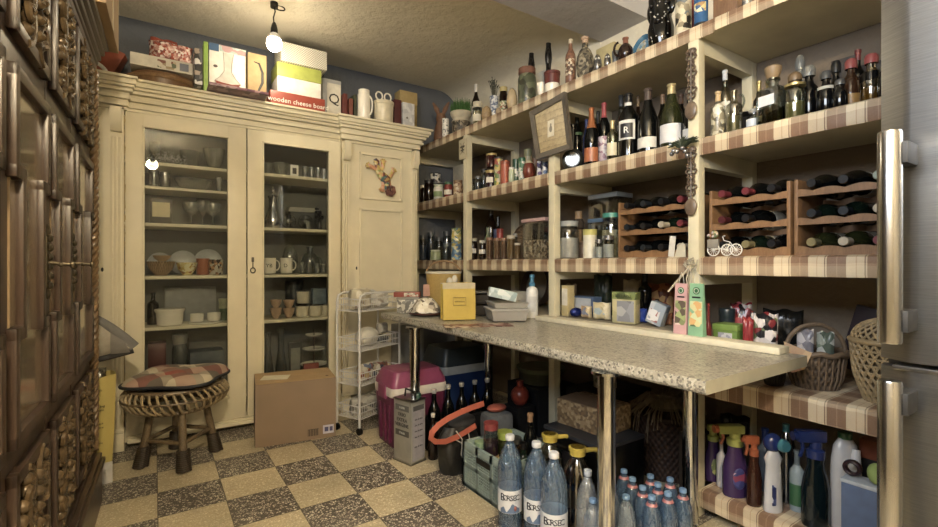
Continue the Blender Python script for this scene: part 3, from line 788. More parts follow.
# left door, top board
x, y, s = pos(170, Y=3.38)
mb = MB()
for i in range(260):
    a = random.gauss(0, .055); q = Vector((a, random.gauss(0, .012), .035+random.gauss(0, .016)+.012*cos(a*30)))
    dv = Vector((random.gauss(0, 1), random.gauss(0, 1), random.gauss(0, 1))).normalized()*random.uniform(.01, .022)
    mb.tube([q, q+dv], [.0012, .0004], 3)
mb.v = [(max(-.2, min(.09, a)), max(-.045, min(.06, b)), max(.0015, min(.17, c))) for a, b, c in mb.v]
solo('tinsel_garland', 'spiky silver tinsel garland on the top board behind the left glass door', 'garland', mb, P('d4d4e0', .35, .0, var=.2, scale=90), (x, y-.0, 1.628), kind='stuff')
keep(x, y, .13, .05, 1.628, 1.75, False)
K('bowl', 'cut glass bowl at the right end of the left cupboard top board', 214, 150, 20, 1.627, CRYST, name='glass_bowl')
K('bowl', 'cut glass dish beside the tinsel garland in the left cupboard', 190, 152, 18, 1.627, CRYST, Y=3.52, name='glass_dish')
K('goblet', 'small stemmed glass behind the tinsel in the left cupboard', 155, 143, 10, 1.627, CRYST, Y=3.53, name='stemmed_glass')
# narrow board
K('mug', 'clear glass tumbler on the narrow board, left of its pair', 154, 171, 9, 1.487, GREYC, Y=3.42, name='tumbler')
K('mug', 'clear glass tumbler on the narrow board with brown drink dregs', 165, 173, 9, 1.487, GREYC, Y=3.42, name='tumbler', fill=BROWNG, fz=.35)
K('bowl', 'wide low glass dish on the narrow board of the left cupboard', 194, 181, 34, 1.487, CRYST, Y=3.46, name='glass_dish')
K('glass', 'narrow flute glass on the narrow board by the door frame', 219, 178, 6, 1.487, CRYST, name='flute_glass')
# third board
c = CY('carriage_clock', 'small brass framed clock with a cream face behind the left glass door', 'clock', 150, 172, 199, 3.40, 1.27, .05, P('4c4434', .4), panel=P('d8c68a', .5), pm=(.1, .9, .28, .85))
w = c.children[0].dimensions.x
part(c, 'handle', MB().tube([(.035*cos(t), 0, .105+.03*sin(t)) for t in [pi*i/10 for i in range(11)]], .003, 6), BRASS)
K('goblet', 'stemmed wine goblet right of the brass clock in the left cupboard', 191, 203, 15, 1.27, CRYST, name='goblet')
K('goblet', 'stemmed goblet nearest the frame on the brass clock shelf', 213, 204, 15, 1.27, CRYST, name='goblet')
K('goblet', 'goblet standing behind the two front goblets in the left cupboard', 203, 201, 12, 1.27, CRYST, Y=3.54, name='goblet')
for i, (px, pt, w_) in enumerate(((160, 250, 22), (183, 245, 24), (208, 250, 25))):
    x, y, s = pos(px, Y=(3.565, 3.50, 3.545)[i]); rr = w_/2*s; keep(x, y, rr, .03, .96, .96+2*rr, False)
    M = Matrix.Rotation(radians(80), 4, 'X')
    solo('plate', ['white plate standing upright behind the woven bread basket', 'white plate standing upright behind the yellow bowl', 'white plate standing upright behind the orange cup'][i], 'plate',
         MB().lathe([(0, 0), (rr*.6, 0), (rr, .012), (rr, .016), (rr*.6, .004), (0, .004)], 24, (0, 0, rr), M=M), P('a9adae', .3), (x, y, .962), group=CG)
# fourth board: baskets and bowls
rbk = r = K('bowl', 'tan woven bread basket on the middle board of the left cupboard', 161, 262, 25, .96, weave('7a5a30', 'b98a54', 90), name='bread_basket', cat='basket')
K('bowl', 'second tan bowl resting on top of the woven bread basket', 162, 256, 16, .96+rbk.children[0].dimensions.z+.001, TAN, Y=3.40, name='wooden_bowl', cat='bowl')
K('bowl', 'yellow patterned bowl in the middle of the left cupboard', 187, 263, 19, .96, blotch(['c9a640', 'd8c070', 'a8632a', 'e0d8a0'], 60), name='patterned_bowl', cat='bowl')
K('mug', 'orange glazed cup beside the yellow patterned bowl', 203, 259, 12, .96, P('b2552c', .3), name='orange_cup', cat='cup')
K('mug', 'brown patterned cup at the right end of the bread basket shelf', 216, 260, 13, .96, blotch(['8c5a34', 'c98a50', '3f2c1e', 'b9b09a'], 70), name='patterned_cup', cat='cup')
# fifth board
K('pot', 'white lidded porcelain tureen on the left cupboard lower board', 170, 309, 24, .66, PORC, name='tureen', cap=PORC, capz=.8, capname='lid')
tr = K('can', 'small oval white tray carrying two white ramekins', 206, 323, 31, .66, PORC, Y=3.39, name='oval_tray', cat='tray')
K('mug', 'white ramekin on the oval tray, the left one', 197, 314, 12, .66+tr.children[0].dimensions.z+.001, PORC, Y=3.39, name='ramekin')
K('mug', 'white ramekin on the oval tray, the right one', 214, 313, 12, .66+tr.children[0].dimensions.z+.001, PORC, Y=3.39, name='ramekin')
K('pot', 'green cabbage-leaf tureen at the right of the left cupboard', 224, 299, 9, .66, P('4f6a44', .3, var=.3), Y=3.45, name='tureen', cap=P('a5a77a', .4, var=.3), capz=.55)
K('liq', 'dark glass jug at the left end of the tureen board', 153, 293, 10, .66, DARKG, name='jug')
CY('white_carton', 'long white flat carton lying behind the tureen and the tray', 'box', 165, 216, 288, 3.54, .66, .08, P('8d8f90', .5))
# bottom board, mostly behind the stool
CY('red_biscuit_tin', 'dull red tin on the bottom board behind the stool cushion', 'tin', 148, 166, 344, 3.42, .2, .12, P('6b2a26', .4))
K('jar', 'grey preserving jar on the bottom board behind the stool', 180, 335, 14, .2, GREYC, name='jar', cap=P('7c7a72', .4))
CY('grey_box', 'blue grey storage box on the bottom board of the left cupboard', 'box', 190, 224, 352, 3.40, .2, .15, P('59616a', .6))
for i in range(3):
    x, y, s = pos(192+7*i, Y=3.36)
K('round', 'small dark figurine bottle on the bottom left board', 187, 338, 10, .2, P('4a3a2a', .4), Y=3.52, name='bottle')
# right door, top board
K('bowl', 'small cut glass bowl, leftmost on the top board of the right cupboard', 268, 164, 10, 1.627, CRYST, name='glass_bowl')
K('bowl', 'footed cut glass bowl next to the tiny framed photo', 281, 164, 15, 1.627, CRYST, name='glass_bowl')
CY('small_photo', 'tiny white framed photo among the glasses in the right cupboard', 'photo', 290.5, 298.5, 165.5, 3.36, 1.627, .008, WHITE, panel=P('2b2b2b', .4), pm=(.25, .75, .25, .75))
for i, px in enumerate((305, 311.5, 318, 324)):
    K('glass', 'clear shot glass, %s from the left in the row of four' % ('first', 'second', 'third', 'fourth')[i], px, 167+i*.8, 5.4, 1.627, CRYST, name='shot_glass', cat='glass', fill=P('a9472e', .3) if i % 2 == 0 else None, fz=.3)
# second board
r = K('carafe', 'silver ewer with tall stopper behind the right glass door', 273, 197, 16, 1.27, SILV, name='ewer', cat='jug')
h = r.children[0].dimensions.z
part(r, 'stopper', MB().ball((0, 0, h+.015), .012, 10, 6).ball((0, 0, h+.04), (.010, .01, .016), 10, 6).ball((0, 0, h+.062), .006, 8, 6), SILV)
part(r, 'handle', handle_mb(.055, h, pi*.95, .004, .25, .95), SILV)
for i, px in enumerate((289, 306)):
    x, y, s = pos(px, Y=3.37); rr = 7.5*s
    w_ = thing('metal_coaster', 'round spoked metal coaster standing upright, %s one of the pair' % ('left', 'right')[i], 'coaster', (x, y, 1.2715))
    part(w_, 'rim', MB().tube([(rr*.93*cos(a), 0, rr+rr*.93*sin(a)) for a in [2*pi*j/24 for j in range(24)]], .0036, 6, closed=True), P('4c4a44', .3, .8))
    sp2 = MB().ball((0, 0, rr), (rr*.35, .006, rr*.35), 12, 6)
    for j in range(8): a = pi*j/4; sp2.cyl((0, 0, rr), (rr*.9*cos(a), 0, rr+rr*.9*sin(a)), .002, 5)
    part(w_, 'spokes', sp2, P('8a877e', .25, .9))
for i in range(4):
    x, y, s = pos(302, Y=3.50); 
    solo('serving_tray', 'pale flat serving tray, %s in the stack above the metal coasters' % ('lowest', 'second lowest', 'second highest', 'topmost')[i], 'tray', MB().b2((-.105, -.05, 0), (.105, .05, .007), bev=.003), P('b8b4a6', .4), (x+.004*i, 3.51, 1.2715+.1305+.0075*i), group='flat trays in the right cupboard')
carton('dark_box', 'dark box holding up the stack of pale serving trays', 'box', (.80, 3.46, 1.271), (.98, 3.56, 1.4005), P('3c3d3c', .6), front='-Y', panel=P('444543', .6))
x, y, s = pos(319.5, Y=3.36)
fl_ = thing('dark_flower_spray', 'dark artificial flower spray in a small vase by the right door frame', 'flowers', (x, y, 1.2715))
part(fl_, 'vase', MB().lathe([(0, 0), (.016, 0), (.02, .03), (.012, .055), (.014, .06)], 14), P('3a3a3c', .2))
mb = MB()
for i in range(16):
    a = random.uniform(0, 6.28); q = Vector((.022*cos(a), .018*sin(a), random.uniform(.075, .15))); mb.cyl((0, 0, .05), q, .001, 4); mb.ball(q, (.012, .012, .008), 7, 5)
part(fl_, 'blooms', mb, P('2a2a30', .5, var=.5, scale=80))
K('glass', 'small clear liqueur glass before the dark flower spray', 308, 222, 5, 1.27, CRYST, Y=3.335, name='liqueur_glass', cat='glass')
# third board
for i, (px, lab) in enumerate(((270, 'white mug with large black letters, left of two'), (286.5, 'white mug with black pattern, right of two'))):
    r = K('mug', lab, px, 258.5, 11.5, .965, PORC, Y=3.36, name='mug', txt=('YB', 'D')[i], ts=.45, lz=(.2, .8))
    part(r, 'handle', handle_mb(r.children[0].dimensions.x/2, r.children[0].dimensions.z, 0, .004), PORC)
K('egg', 'clear glass dome behind the lettered mugs', 290, 245, 15, .965, CRYST, Y=3.50, name='glass_dome', cat='dome')
r = K('round', 'round glass teapot at the right of the lettered mugs', 310, 247, 18, .965, GREYC, Y=3.44, name='glass_teapot', cat='teapot')
part(r, 'handle', handle_mb(.055, .15, 0, .004, .1, .75), GREYC)
for i, px in enumerate((302, 309, 317, 323.5)):
    K('glass', 'short clear tumbler, %s in the row under the glass teapot' % ('first', 'second', 'third', 'fourth')[i], px, 263+i*.4, 6, .965, CRYST, Y=3.345, name='tumbler')
# fourth board
for px, nm in ((276, 'left'), (289, 'right')):
    q = K('bowl', 'small pinkish tan bowl, lower %s of four in two stacks' % nm, px, 308.5, 11.5, .66, P('c29a78', .45), Y=3.38, name='dip_bowl', cat='bowl')
    vessel('bowl', 'small pinkish tan bowl, upper %s of four in two stacks' % nm, q.location.x, q.location.y, q.location.z+q.children[0].dimensions.z+.001, q.children[0].dimensions.x*.48, .055, P('c29a78', .45), name='dip_bowl', cat='bowl', group=CG)
for i, (px, zz, pt, n_) in enumerate(((302, .66, 306, 'left of the lower pair'), (315, .66, 305.5, 'right of the lower pair'), (303, .755, 291.5, 'on top of the lower pair'), (326.5, .66, 305, 'rightmost by the frame'))):
    r = K('mug', 'cream enamel mug with dark rim, '+n_, px, pt, 12.3, zz, P('cfc3a4', .3), Y=3.39, name='enamel_mug', cat='mug')
    hh = r.children[0].dimensions.z; R_ = r.children[0].dimensions.x/2
    part(r, 'rim', MB().tube([(R_*.97*cos(a), R_*.97*sin(a), hh) for a in [2*pi*j/20 for j in range(20)]], .003, 6, closed=True), P('22242a', .3))
K('can', 'dark grey canister behind the cream enamel mugs', 294, 281, 17, .66, P('2b3236', .4), Y=3.54, name='canister', cap=P('1a1d20', .4), capz=.88)
CY('light_blue_bag', 'crumpled pale blue packet behind the rightmost enamel mug', 'packet', 313, 327, 289, 3.55, .66, .06, P('6d8290', .5, var=.25))
# bottom board
K('carafe', 'tall glass carafe leftmost on the bottom board of the right cupboard', 268, 333, 11, .2, GREYC, Y=3.40, name='carafe')
K('carafe', 'tall glass carafe second from the left on the bottom board', 281, 329, 11, .2, GREYC, Y=3.47, name='carafe')
x, y, s = pos(314, Y=3.44)
ts = thing('tiered_stand', 'three tier white cake stand on the bottom board of the right cupboard', 'cake stand', (x, y, .2015))
part(ts, 'post', MB().cyl((0, 0, 0), (0, 0, .36), .005, 8), SILV)
for z_, rr in ((.10, .095), (.21, .08), (.31, .06)): part(ts, 'tier', MB().lathe([(0, z_), (rr*.7, z_), (rr, z_+.012), (rr, z_+.016), (rr*.7, z_+.005), (0, z_+.005)], 24), PORC)
part(ts, 'base', MB().lathe([(0, 0), (.05, 0), (.045, .008), (0, .012)], 18), SILV)
keep(ts.location.x, ts.location.y, .097, .097, .2, .6, True)
CY('red_card_box', 'small red card box at the bottom of the right cupboard', 'box', 304, 319, 364, 3.285, .2, .03, P('b04a3a', .5))
CY('grey_photo_stand', 'grey framed picture leaning on the bottom board', 'picture', 289, 302, 343, 3.53, .2, .012, P('4a4a46', .4), panel=P('8c8c84', .5), pm=(.15, .85, .15, .85))

# ------------------------------------------------------------ on top of the cupboard
ZC = 2.05
def CT(name, label, cat, px0, px1, pyt, Y, dy, mat, z=ZC, **k): return CY(name, label, cat, px0, px1, pyt, Y, z, dy, mat, **k)
tray = thing('wooden_tray', 'large round brown wooden cake carrier lying on top of the cupboard', 'tray', (.045, 3.395, ZC+.001))
WT = wood('6a4526', '96683c', 8, (3, 1, 1), .4)
part(tray, 'base', MB().lathe([(0, 0), (.165, 0), (.185, .012), (.19, .04), (.17, .045), (0, .045)], 40), WT)
part(tray, 'rim', MB().tube([(.187*cos(a), .187*sin(a), .052) for a in [2*pi*i/40 for i in range(40)]], .013, 8, closed=True), wood('7d5530', 'ab7c48', 8, (3, 1, 1), .4))
part(tray, 'lid', MB().lathe([(0, .045), (.165, .046), (.172, .06), (.165, .085), (.12, .10), (0, .102)], 40), WT)
keep(.045, 3.395, .2, .2, ZC, ZC+.105, True)
x0 = pos(130, Y=3.25)[0]; x1 = pos(193, Y=3.25)[0]
gb = carton('game_box', 'flat white box with small photos resting on the wooden cake carrier', 'box', (x0, 3.25, ZC+.1045), (x1, 3.50, ZC+.172), P('d8d2c4', .45), front='-Y', panel=blotch(['8c4a3c', 'd8cfc0', 'a8946c', '5a6a4c', 'c9b090'], 45), pm=(.42, .72, .12, .8))
part(gb, 'blue_stamp', MB().b2((.085, -.1275, .012), (.13, -.1245, .055)), P('7c86a0', .5))
# crinkled red snack packs
def pillow(w, h, d, seed, n=18, puff=1.0):
    rn = random.Random(seed); mb = MB()
    ph = [rn.uniform(0, 6) for _ in range(6)]
    def f(u, v, sg):
        a, b = u*2-1, v*2-1
        t = max(0, (1-a**4)*(1-b**4))**.6*d/2*puff
        wr = .05*d*sin(11*a+ph[0]+4*b)*sin(9*b+ph[1])+.06*d*sin(17*a*b+ph[2])
        return (a*w/2*(1-.05*(1-abs(b))), sg*(t+abs(wr)*(t > 1e-6)), h/2*(1+b)+.02*h*sin(6*a+ph[3]))
    mb.grid(lambda u, v: f(u, v, 1), n, n).grid(lambda u, v: f(u, v, -1), n, n); return mb
def packet(name, label, cat, x, y, z, w, h, d, rz, mat, seed, panel=None, group=None, tilt=0, txt=None, tm=None):
    r = thing(name, label, cat, (x, y, z), rz, group)
    mb = pillow(w, h, d, seed)
    if tilt:
        M = Matrix.Rotation(tilt, 3, 'X'); mb.v = [tuple(M @ Vector(v)) for v in mb.v]
    mz = min(v[2] for v in mb.v); mb.v = [(a, b, c-mz) for a, b, c in mb.v]
    part(r, 'pack', mb, mat)
    M = Matrix.Rotation(tilt, 4, 'X')
    if panel:
        q = MB().box((0, -d*.54, h*.5), (w*.55, .003, h*.5)); q.v = [tuple(M @ Vector(v)+Vector((0, 0, -mz))) for v in q.v]; part(r, 'printed_panel', q, panel)
    if txt:
        q = text_mb(txt, w*.22, 0, (0, -d*.54-.003, h*.62)); q.v = [tuple(M @ Vector(v)+Vector((0, 0, -mz))) for v in q.v]; part(r, 'lettering', q, tm or TEXT)
    return r
FOIL = blotch(['c98a80', 'a85a54', 'd8b0a8', 'b8402f', '8c4a44', 'e4d4cc'], 70, .25, .5)
x, y, s = pos(171, Y=3.36)
packet('snack_bag', 'crinkled red and silver gift-wrapped bag on the flat white box', 'bag', x, 3.35, ZC+.173, .225, .125, .10, 0, FOIL, 3)
x, y, s = pos(160, Y=3.45)
packet('red_bag', 'bright red pointed bag behind the crinkled silver bag', 'bag', x+.02, 3.455, ZC+.173, .14, .185, .06, 0, P('b83c26', .4, var=.2), 5)
x, y, s = pos(203, Y=3.5)
carton('dark_carton', 'dark grey carton at the back beside the crinkled bag', 'box', (.24, 3.50, ZC+.001), (.37, 3.60, ZC+.26), P('4a4c4a', .6))
rb = thing('red_gift_box', 'orange red box tilted behind the white slicer on the cupboard', 'box', (-.225, 3.45, ZC+.001), -.1)
M = Matrix.Rotation(.42, 4, 'Y')
mb = MB().box((0, 0, .10), (.10, .10, .22), M=M, bev=.003); mz = min(v[2] for v in mb.v); mb.v = [(a, b, c-mz) for a, b, c in mb.v]
part(rb, 'box_body', mb, P('b5482c', .45, var=.12))
x, y, s = pos(99, Y=3.3)
wp = thing('slicer', 'white plastic kitchen slicer with oval grip by the red box', 'kitchen tool', (-.29, 3.25, ZC+.001))
part(wp, 'grip', MB().tube([(.07*cos(a), 0, .055+.03*sin(a)-.025*cos(a)) for a in [2*pi*i/24 for i in range(24)]], .010, 8, closed=True), WHITEP)
part(wp, 'body', MB().b2((-.10, .015, 0), (.09, .09, .03), bev=.008), WHITEP)
CT('picture_box', 'narrow upright box covered in small dark pictures', 'box', 194.5, 202.5, 49, 3.235, .16, blotch(['2a2a2a', 'd0ccc4', '5a5a5c', 'a08c78', '1a1a1c'], 38))
CT('green_box', 'narrow lime green box between the picture box and carafe box', 'box', 203.5, 208, 42, 3.225, .18, P('7aa82c', .45))
pb = CT('purple_book', 'flat purple box lying under the wine carafe box', 'box', 209, 269, 87.5, 3.215, .22, blotch(['6a3c54', '8a5064', '7c4458', 'a87880'], 26, .3))
zt = pb.children[0].dimensions.z+ZC+.001
cbx = CT('carafe_box', 'white box printed with a red wine carafe beneath the bulb', 'box', 209, 246, 47, 3.23, .17, P('dcd7ca', .4), z=zt)
w = cbx.children[0].dimensions.x; h = cbx.children[0].dimensions.z
part(cbx, 'carafe_glass', MB().prism([(a*w, b*h*.9+.01) for a, b in [(-.13, .93), (-.10, .70), (-.10, .52), (-.22, .38), (-.36, .28), (-.26, .18), (0, .13), (.26, .18), (.36, .28), (.22, .38), (.10, .52), (.11, .70), (.16, .93)]], Matrix.Translation((0, -.0851, 0)) @ Matrix.Rotation(pi/2, 4, 'X'), .0005), P('c4beb0', .3))
cr = MB(); prof = [(-.13, .93), (-.10, .70), (-.10, .52), (-.22, .38), (-.36, .28), (-.26, .18), (0, .13), (.26, .18), (.36, .28), (.22, .38), (.10, .52), (.11, .70), (.16, .93)]
pts = [(a*w, -.0875, b*h*.9+.01) for a, b in prof]; cr.tube(pts, .0016, 5); part(cbx, 'printed_carafe', cr, P('8a8a84', .4))
part(cbx, 'printed_wine', MB().prism([(a*w, b*h*.9+.01) for a, b in [(-.35, .29), (-.26, .19), (0, .135), (.26, .19), (.35, .29), (.12, .255), (-.12, .265)]], Matrix.Translation((0, -.0857, 0)) @ Matrix.Rotation(pi/2, 4, 'X'), .0012), P('9c2f22', .3))
part(cbx, 'top_band', MB().b2((-w*.22, -.0863, h*.88), (w*.5, -.0845, h)), blotch(['a9c4b0', 'c9c4c0', '9cb8b4', 'b8888a'], 22))
part(cbx, 'blue_corner', MB().b2((-w*.5, -.0866, h*.86), (-w*.24, -.0845, h)), P('2f5a8c', .4))
part(cbx, 'seal', MB().ball((-w*.33, -.085, h*.57), (w*.06, .0015, h*.028), 14, 6), P('5a443c', .4))
kb = CT('kraft_box', 'tan kraft paper box with a black curved emblem', 'box', 248, 266.5, 54.5, 3.235, .15, P('b08c50', .7), z=zt)
h = kb.children[0].dimensions.z
part(kb, 'emblem', MB().tube([(-.02, -.0765, h*.82), (.01, -.0765, h*.8), (.03, -.0765, h*.62), (.03, -.0765, h*.4), (.005, -.0765, h*.2), (-.01, -.0765, h*.17)], [.003, .006, .008, .008, .006, .003], 6, flat=(1, .2, 1)), P('2a231c', .5))
cb_ = CT('cheese_board_box', 'flat red box with white lettering under the white and green box', 'box', 270.5, 325, 95, 3.205, .22, P('b23a28', .4), txt=[('wooden cheese board', .043, .51, .40, TEXTW)])
zt = cb_.children[0].dimensions.z+ZC+.002
gw = CT('green_white_box', 'white box with a lime green upper half below the lattice box', 'box', 277.5, 321, 66.5, 3.225, .19, P('e0ddd2', .4), z=zt, lid=(P('a2b032', .45), .46))
zt2 = gw.children[0].dimensions.z/.54+zt+.001
def lattice():
    t = NT('lattice_print'); o = t.xyz()
    a = t.math('ABSOLUTE', t.math('SINE', t.math('MULTIPLY', t.math('ADD', o[0], o[2]), 210))); b = t.math('ABSOLUTE', t.math('SINE', t.math('MULTIPLY', t.math('SUBTRACT', o[0], o[2]), 210)))
    t.col(t.ramp(t.math('MAXIMUM', a, b), [(.80, 'dcd8c8'), (.97, '8f8a74')])); return t.pr(.5)
CT('lattice_box', 'white box with diagonal lattice print, topmost of the stack by the bulb', 'box', 281, 327, 47, 3.20, .2, lattice(), z=zt2)
qb = CT('tall_grey_box', 'tall grey box with a large black letter Q on its cream front', 'box', 322.5, 341, 80, 3.215, .1, P('9a9c9c', .5), panel=P('c9c2ae', .5), pm=(.25, .98, .1, .9), txt=[('Q', .10, .62, .5, P('26221e', .5))])
CT('red_book', 'dark red book standing beside the tall grey box', 'book', 343.5, 347.5, 94, 3.26, .14, P('6f2420', .5))
CT('brown_book', 'brown red book leaning third along from the tall grey box', 'book', 349, 353, 99, 3.27, .13, P('8a4030', .5))
CT('orange_book', 'thin dark green book between the brown book and the pitcher', 'book', 354, 357, 95, 3.29, .13, P('39402f', .5)).name = 'green_book'
pt = V('spice', 'tall white enamel pitcher on top of the cupboard', 364, 91, 12.5, ZC, PORC, Y=3.27, name='pitcher')
part(pt, 'handle', handle_mb(pt.children[0].dimensions.x/2, pt.children[0].dimensions.z, -.9, .006, .25, .8, .55), PORC)
ck = V('pot', 'cream ceramic bucket holding two white handled strainers', 383.5, 103, 20, ZC, P('cfc3a0', .3), Y=3.28, name='ceramic_bucket', cat='bucket')
R_ = .065; H_ = ck.children[0].dimensions.z
for dx in (-.034, .034):
    q = solo('strainer', 'white looped strainer handle standing in the cream bucket, %s one' % ('left' if dx < 0 else 'right'), 'strainer', MB().tube([(.026*cos(a), 0, .04+.03*sin(a)) for a in [2*pi*i/18 for i in range(18)]], .006, 7, closed=True), PORC, (ck.location.x+dx, ck.location.y, ZC+H_+.004))
CT('maroon_book', 'thick maroon book beside the quilted white box', 'book', 394.5, 401.5, 100, 3.27, .15, P('5e1f22', .5))
qd = CT('quilted_box', 'white quilted box with a round clasp at the cupboard corner', 'box', 403, 414.5, 103.5, 3.24, .24, blotch(['c4c4c6', 'b4b5ba', 'cfcfd0'], 40, .4, .3))
part(qd, 'clasp', MB().ball((-.02, -.132, .09), (.006, .004, .008), 8, 6), BRASS)
CT('yellow_box', 'mustard yellow lidded box behind the quilted white box', 'box', 400, 417, 92, 3.53, .1, P('a2843c', .6), lid=(P('b3924a', .6), .25))
# ------------------------------------------------------------ on top of the carved cupboard
tb_ = thing('shipping_box', 'tan cardboard box on top of the dark carved cupboard', 'box', RD @ Vector((-.38, 2.37, 1.9855)), -aD)
part(tb_, 'box_body', MB().b2((-.14, -.2, 0), (.185, .295, .30), bev=.003), KRAFT)
part(tb_, 'tape', MB().b2((.1845, .02, .0), (.1865, .06, .3)), P('c2a46c', .4))

# ------------------------------------------------------------ top shelf of the wall shelving
T_ = ZT+.001
ST = 'ornaments along the top shelf'
def TS(kind, label, px, pyt, w, body, X=1.93, **k): return V(kind, label, px, pyt, w, ZT, body, X=X, **k)
TERR = P('7c4c2c', .6, var=.25, scale=40)
x, y, s = pos(441, 1.96)
rab = thing('rabbit_figure', 'brown carved rabbit figure with two long ears on the top shelf', 'figurine', (x, y, T_), -.7)
part(rab, 'body', MB().lathe([(0, 0), (.05, 0), (.062, .05), (.055, .12), (.035, .18), (.042, .215), (.034, .25), (0, .262)], 18, sx=1, sy=.8), TERR)
for sg in (-1, 1): part(rab, 'ear', MB().tube([(sg*.018, 0, .245), (sg*.035, 0, .29), (sg*.066, 0, .345)], [.012, .02, .007], 10, flat=(1, .6, 1)), TERR)
TS('mug', 'small white mug with a blue pattern beside the rabbit figure', 445.5, 119.5, 7, blotch(['d8d4c8', 'e4e0d4', '6a7078', 'c9c5b9'], 110), X=1.90, name='mug')
x, y, s = pos(461, 1.95)
gp_ = thing('grass_pot', 'pot tied in pale cloth with a green grass tuft on the top shelf', 'plant pot', (x, y, T_), 0)
part(gp_, 'pot', MB().lathe([(0, 0), (.055, 0), (.068, .03), (.07, .10), (.06, .12), (.075, .15), (0, .15)], 20), blotch(['4a3f30', '6c5e48', '8c7c60', '2f281e'], 60))
part(gp_, 'cloth', MB().lathe([(.073, .10), (.062, .122), (.080, .15), (.084, .172), (.07, .175), (0, .175)], 20), P('b3a88c', .8))
mb = MB()
for i in range(240):
    a = random.uniform(0, 6.28); rr = .075*sqrt(random.random()); h_ = random.uniform(.06, .1); mb.tube([(rr*cos(a), rr*sin(a), .17), (rr*1.12*cos(a), rr*1.12*sin(a), .17+h_)], [.003, .001], 3)
part(gp_, 'grass', mb, P('3f7a2a', .7, var=.35, scale=60))
TS('wine', 'small dark bottle with a white capsule behind the grass pot', 476, 85, 8.5, BROWNG, X=2.03, cap=P('c9c5bc', .4), capz=.84, lab=P('b8b0a0', .5), name='bottle')
TS('jar', 'preserve jar with a pale cloth cover left of the wooden balls', 477.5, 103, 10, GREYG, X=1.91, cap=P('bdb294', .8), capz=.74, fill=P('8a7a3c', .5), lab=P('c8bfa4', .6), lz=(.15, .45))
TS('egg', 'round turned wooden ball on the top shelf', 486.5, 106.5, 10.5, wood('8a6a40', 'b8945c', 9, (1, 1, 3)), X=1.91, name='wooden_ball', cat='ornament')
lv = TS('pot', 'small blue and white pot of dried lavender', 494, 97, 8.5, blotch(['c8ccd4', '5c6c90', 'd8d8d4', '8490a8'], 90), X=2.0, name='lavender_pot', cat='plant pot')
hl = lv.children[0].dimensions.z; mb = MB()
for i in range(46):
    a = random.uniform(0, 6.28); t_ = random.uniform(0, .05); q = Vector((t_*cos(a), t_*sin(a), hl+random.uniform(.07, .125))); mb.tube([(t_*.2*cos(a), t_*.2*sin(a), hl-.02), q*.8+Vector((0, 0, hl*.2)), q], [.0012, .0012, .004], 4)
part(lv, 'lavender', mb, P('4a4a3c', .8, var=.4, scale=90))
TS('jar', 'small jar with a yellow lid and green label on the top shelf', 503.5, 88, 8.5, BROWNG, X=1.98, cap=P('b09a50', .4), lab=blotch(['7a8a5a', 'c8c09a', '9a5a3a'], 90))
TS('egg', 'small carved wooden egg standing before the yellow lidded jar', 498.5, 108, 6, P('a98d64', .5), X=1.90, name='wooden_egg', cat='ornament')
TS('egg', 'tall beige gourd beside the big mottled jar', 512, 88.5, 11, P('b59a6c', .45, var=.1), X=1.91, name='gourd')
mj = TS('jar', 'big mottled green jar with a rusty cloth lid on the top shelf', 527, 69.5, 18, blotch(['4a5238', '5f6848', '3a3a28', '7a7a58'], 28, .35), X=1.96, cap=P('7c4630', .7), capz=.84)
def totem(label, px, pyt, w, X, base=0):
    x, y, s = pos(px, X); H = CH+(HY-pyt)*s-T_-base; R = w/2*s
    r = thing('carved_figurine', label, 'figurine', (x, y, T_+base))
    prof = [(0, 0)]
    for i in range(34): z = i/33; prof.append((R*(.84+.16*sin(z*17+.8)), H*z))
    prof.append((0, H)); part(r, 'body', MB().lathe(prof, 14, sy=.8), P('0e0b0a', .35, var=.4, scale=60))
    for zf in (.86, .62): part(r, 'face', MB().ball((-R*.6, -R*.5, H*zf), (R*.45, R*.45, H*.05), 8, 6), P('17120f', .3))
    return r
totem('black carved wooden figurine behind the big mottled jar', 531.5, 54, 7.5, 2.06)
totem('tall black carved wooden figurine above the red and green pot', 548.5, 44, 8, 2.04)
TS('bowl', 'white bowl left of the red and green pot', 541, 84, 9, PORC, X=1.90, name='bowl')
CX('white_box', 'plain white card box at the back between the black figurines', 'box', 533, 545, 73, 2.14, ZT, .06, P('b9b6aa', .6))
rp = TS('pot', 'small white pot with a dark red top and green ribbon', 552, 73, 15, PORC, X=1.91, cap=P('6a1f1c', .4), capz=.45, name='ribboned_pot', cat='pot')
part(rp, 'ribbon', MB().lathe([(.042, .078), (.044, .084), (.03, .088)], 18), P('1f6a48', .4))
TS('wine', 'decorative brown bottle with a white stopper and painted figure', 570.5, 40, 10.5, P('7a4a32', .4, var=.4, scale=70), X=1.91, cap=P('b9a98c', .5), capz=.9, name='bottle', lab=blotch(['8a5a3c', 'c0b090', '54382a'], 80))
TS('round', 'twig-wrapped round bottle with a cork on the top shelf', 585, 38, 18, blotch(['4c4434', '6f6248', '8f8262', '332c20'], 70, .7, .6), X=1.93, cap=P('b08a68', .7), capz=.86, name='bottle')
for px, pt_, w_, lb in ((597.5, 55, 8.5, 'small silver owl figure, left of two'), (607.5, 54, 7, 'smaller silver owl figure, right of two')):
    o_ = TS('egg', lb, px, pt_, w_, P('6d6a66', .25, .7, var=.5, scale=90), X=1.90, name='owl_figure', cat='figurine')
    R_ = o_.children[0].dimensions.x/2; H_ = o_.children[0].dimensions.z
    part(o_, 'eyes', MB().ball((-R_*.75, -R_*.15, H_*.72), R_*.28, 8, 6).ball((-R_*.4, -R_*.7, H_*.72), R_*.28, 8, 6), P('c9c5b8', .3))
CX('yellow_card', 'pale yellow gabled card box behind the silver owls', 'box', 596, 614, 46, 2.13, ZT, .08, P('b8a76a', .6))
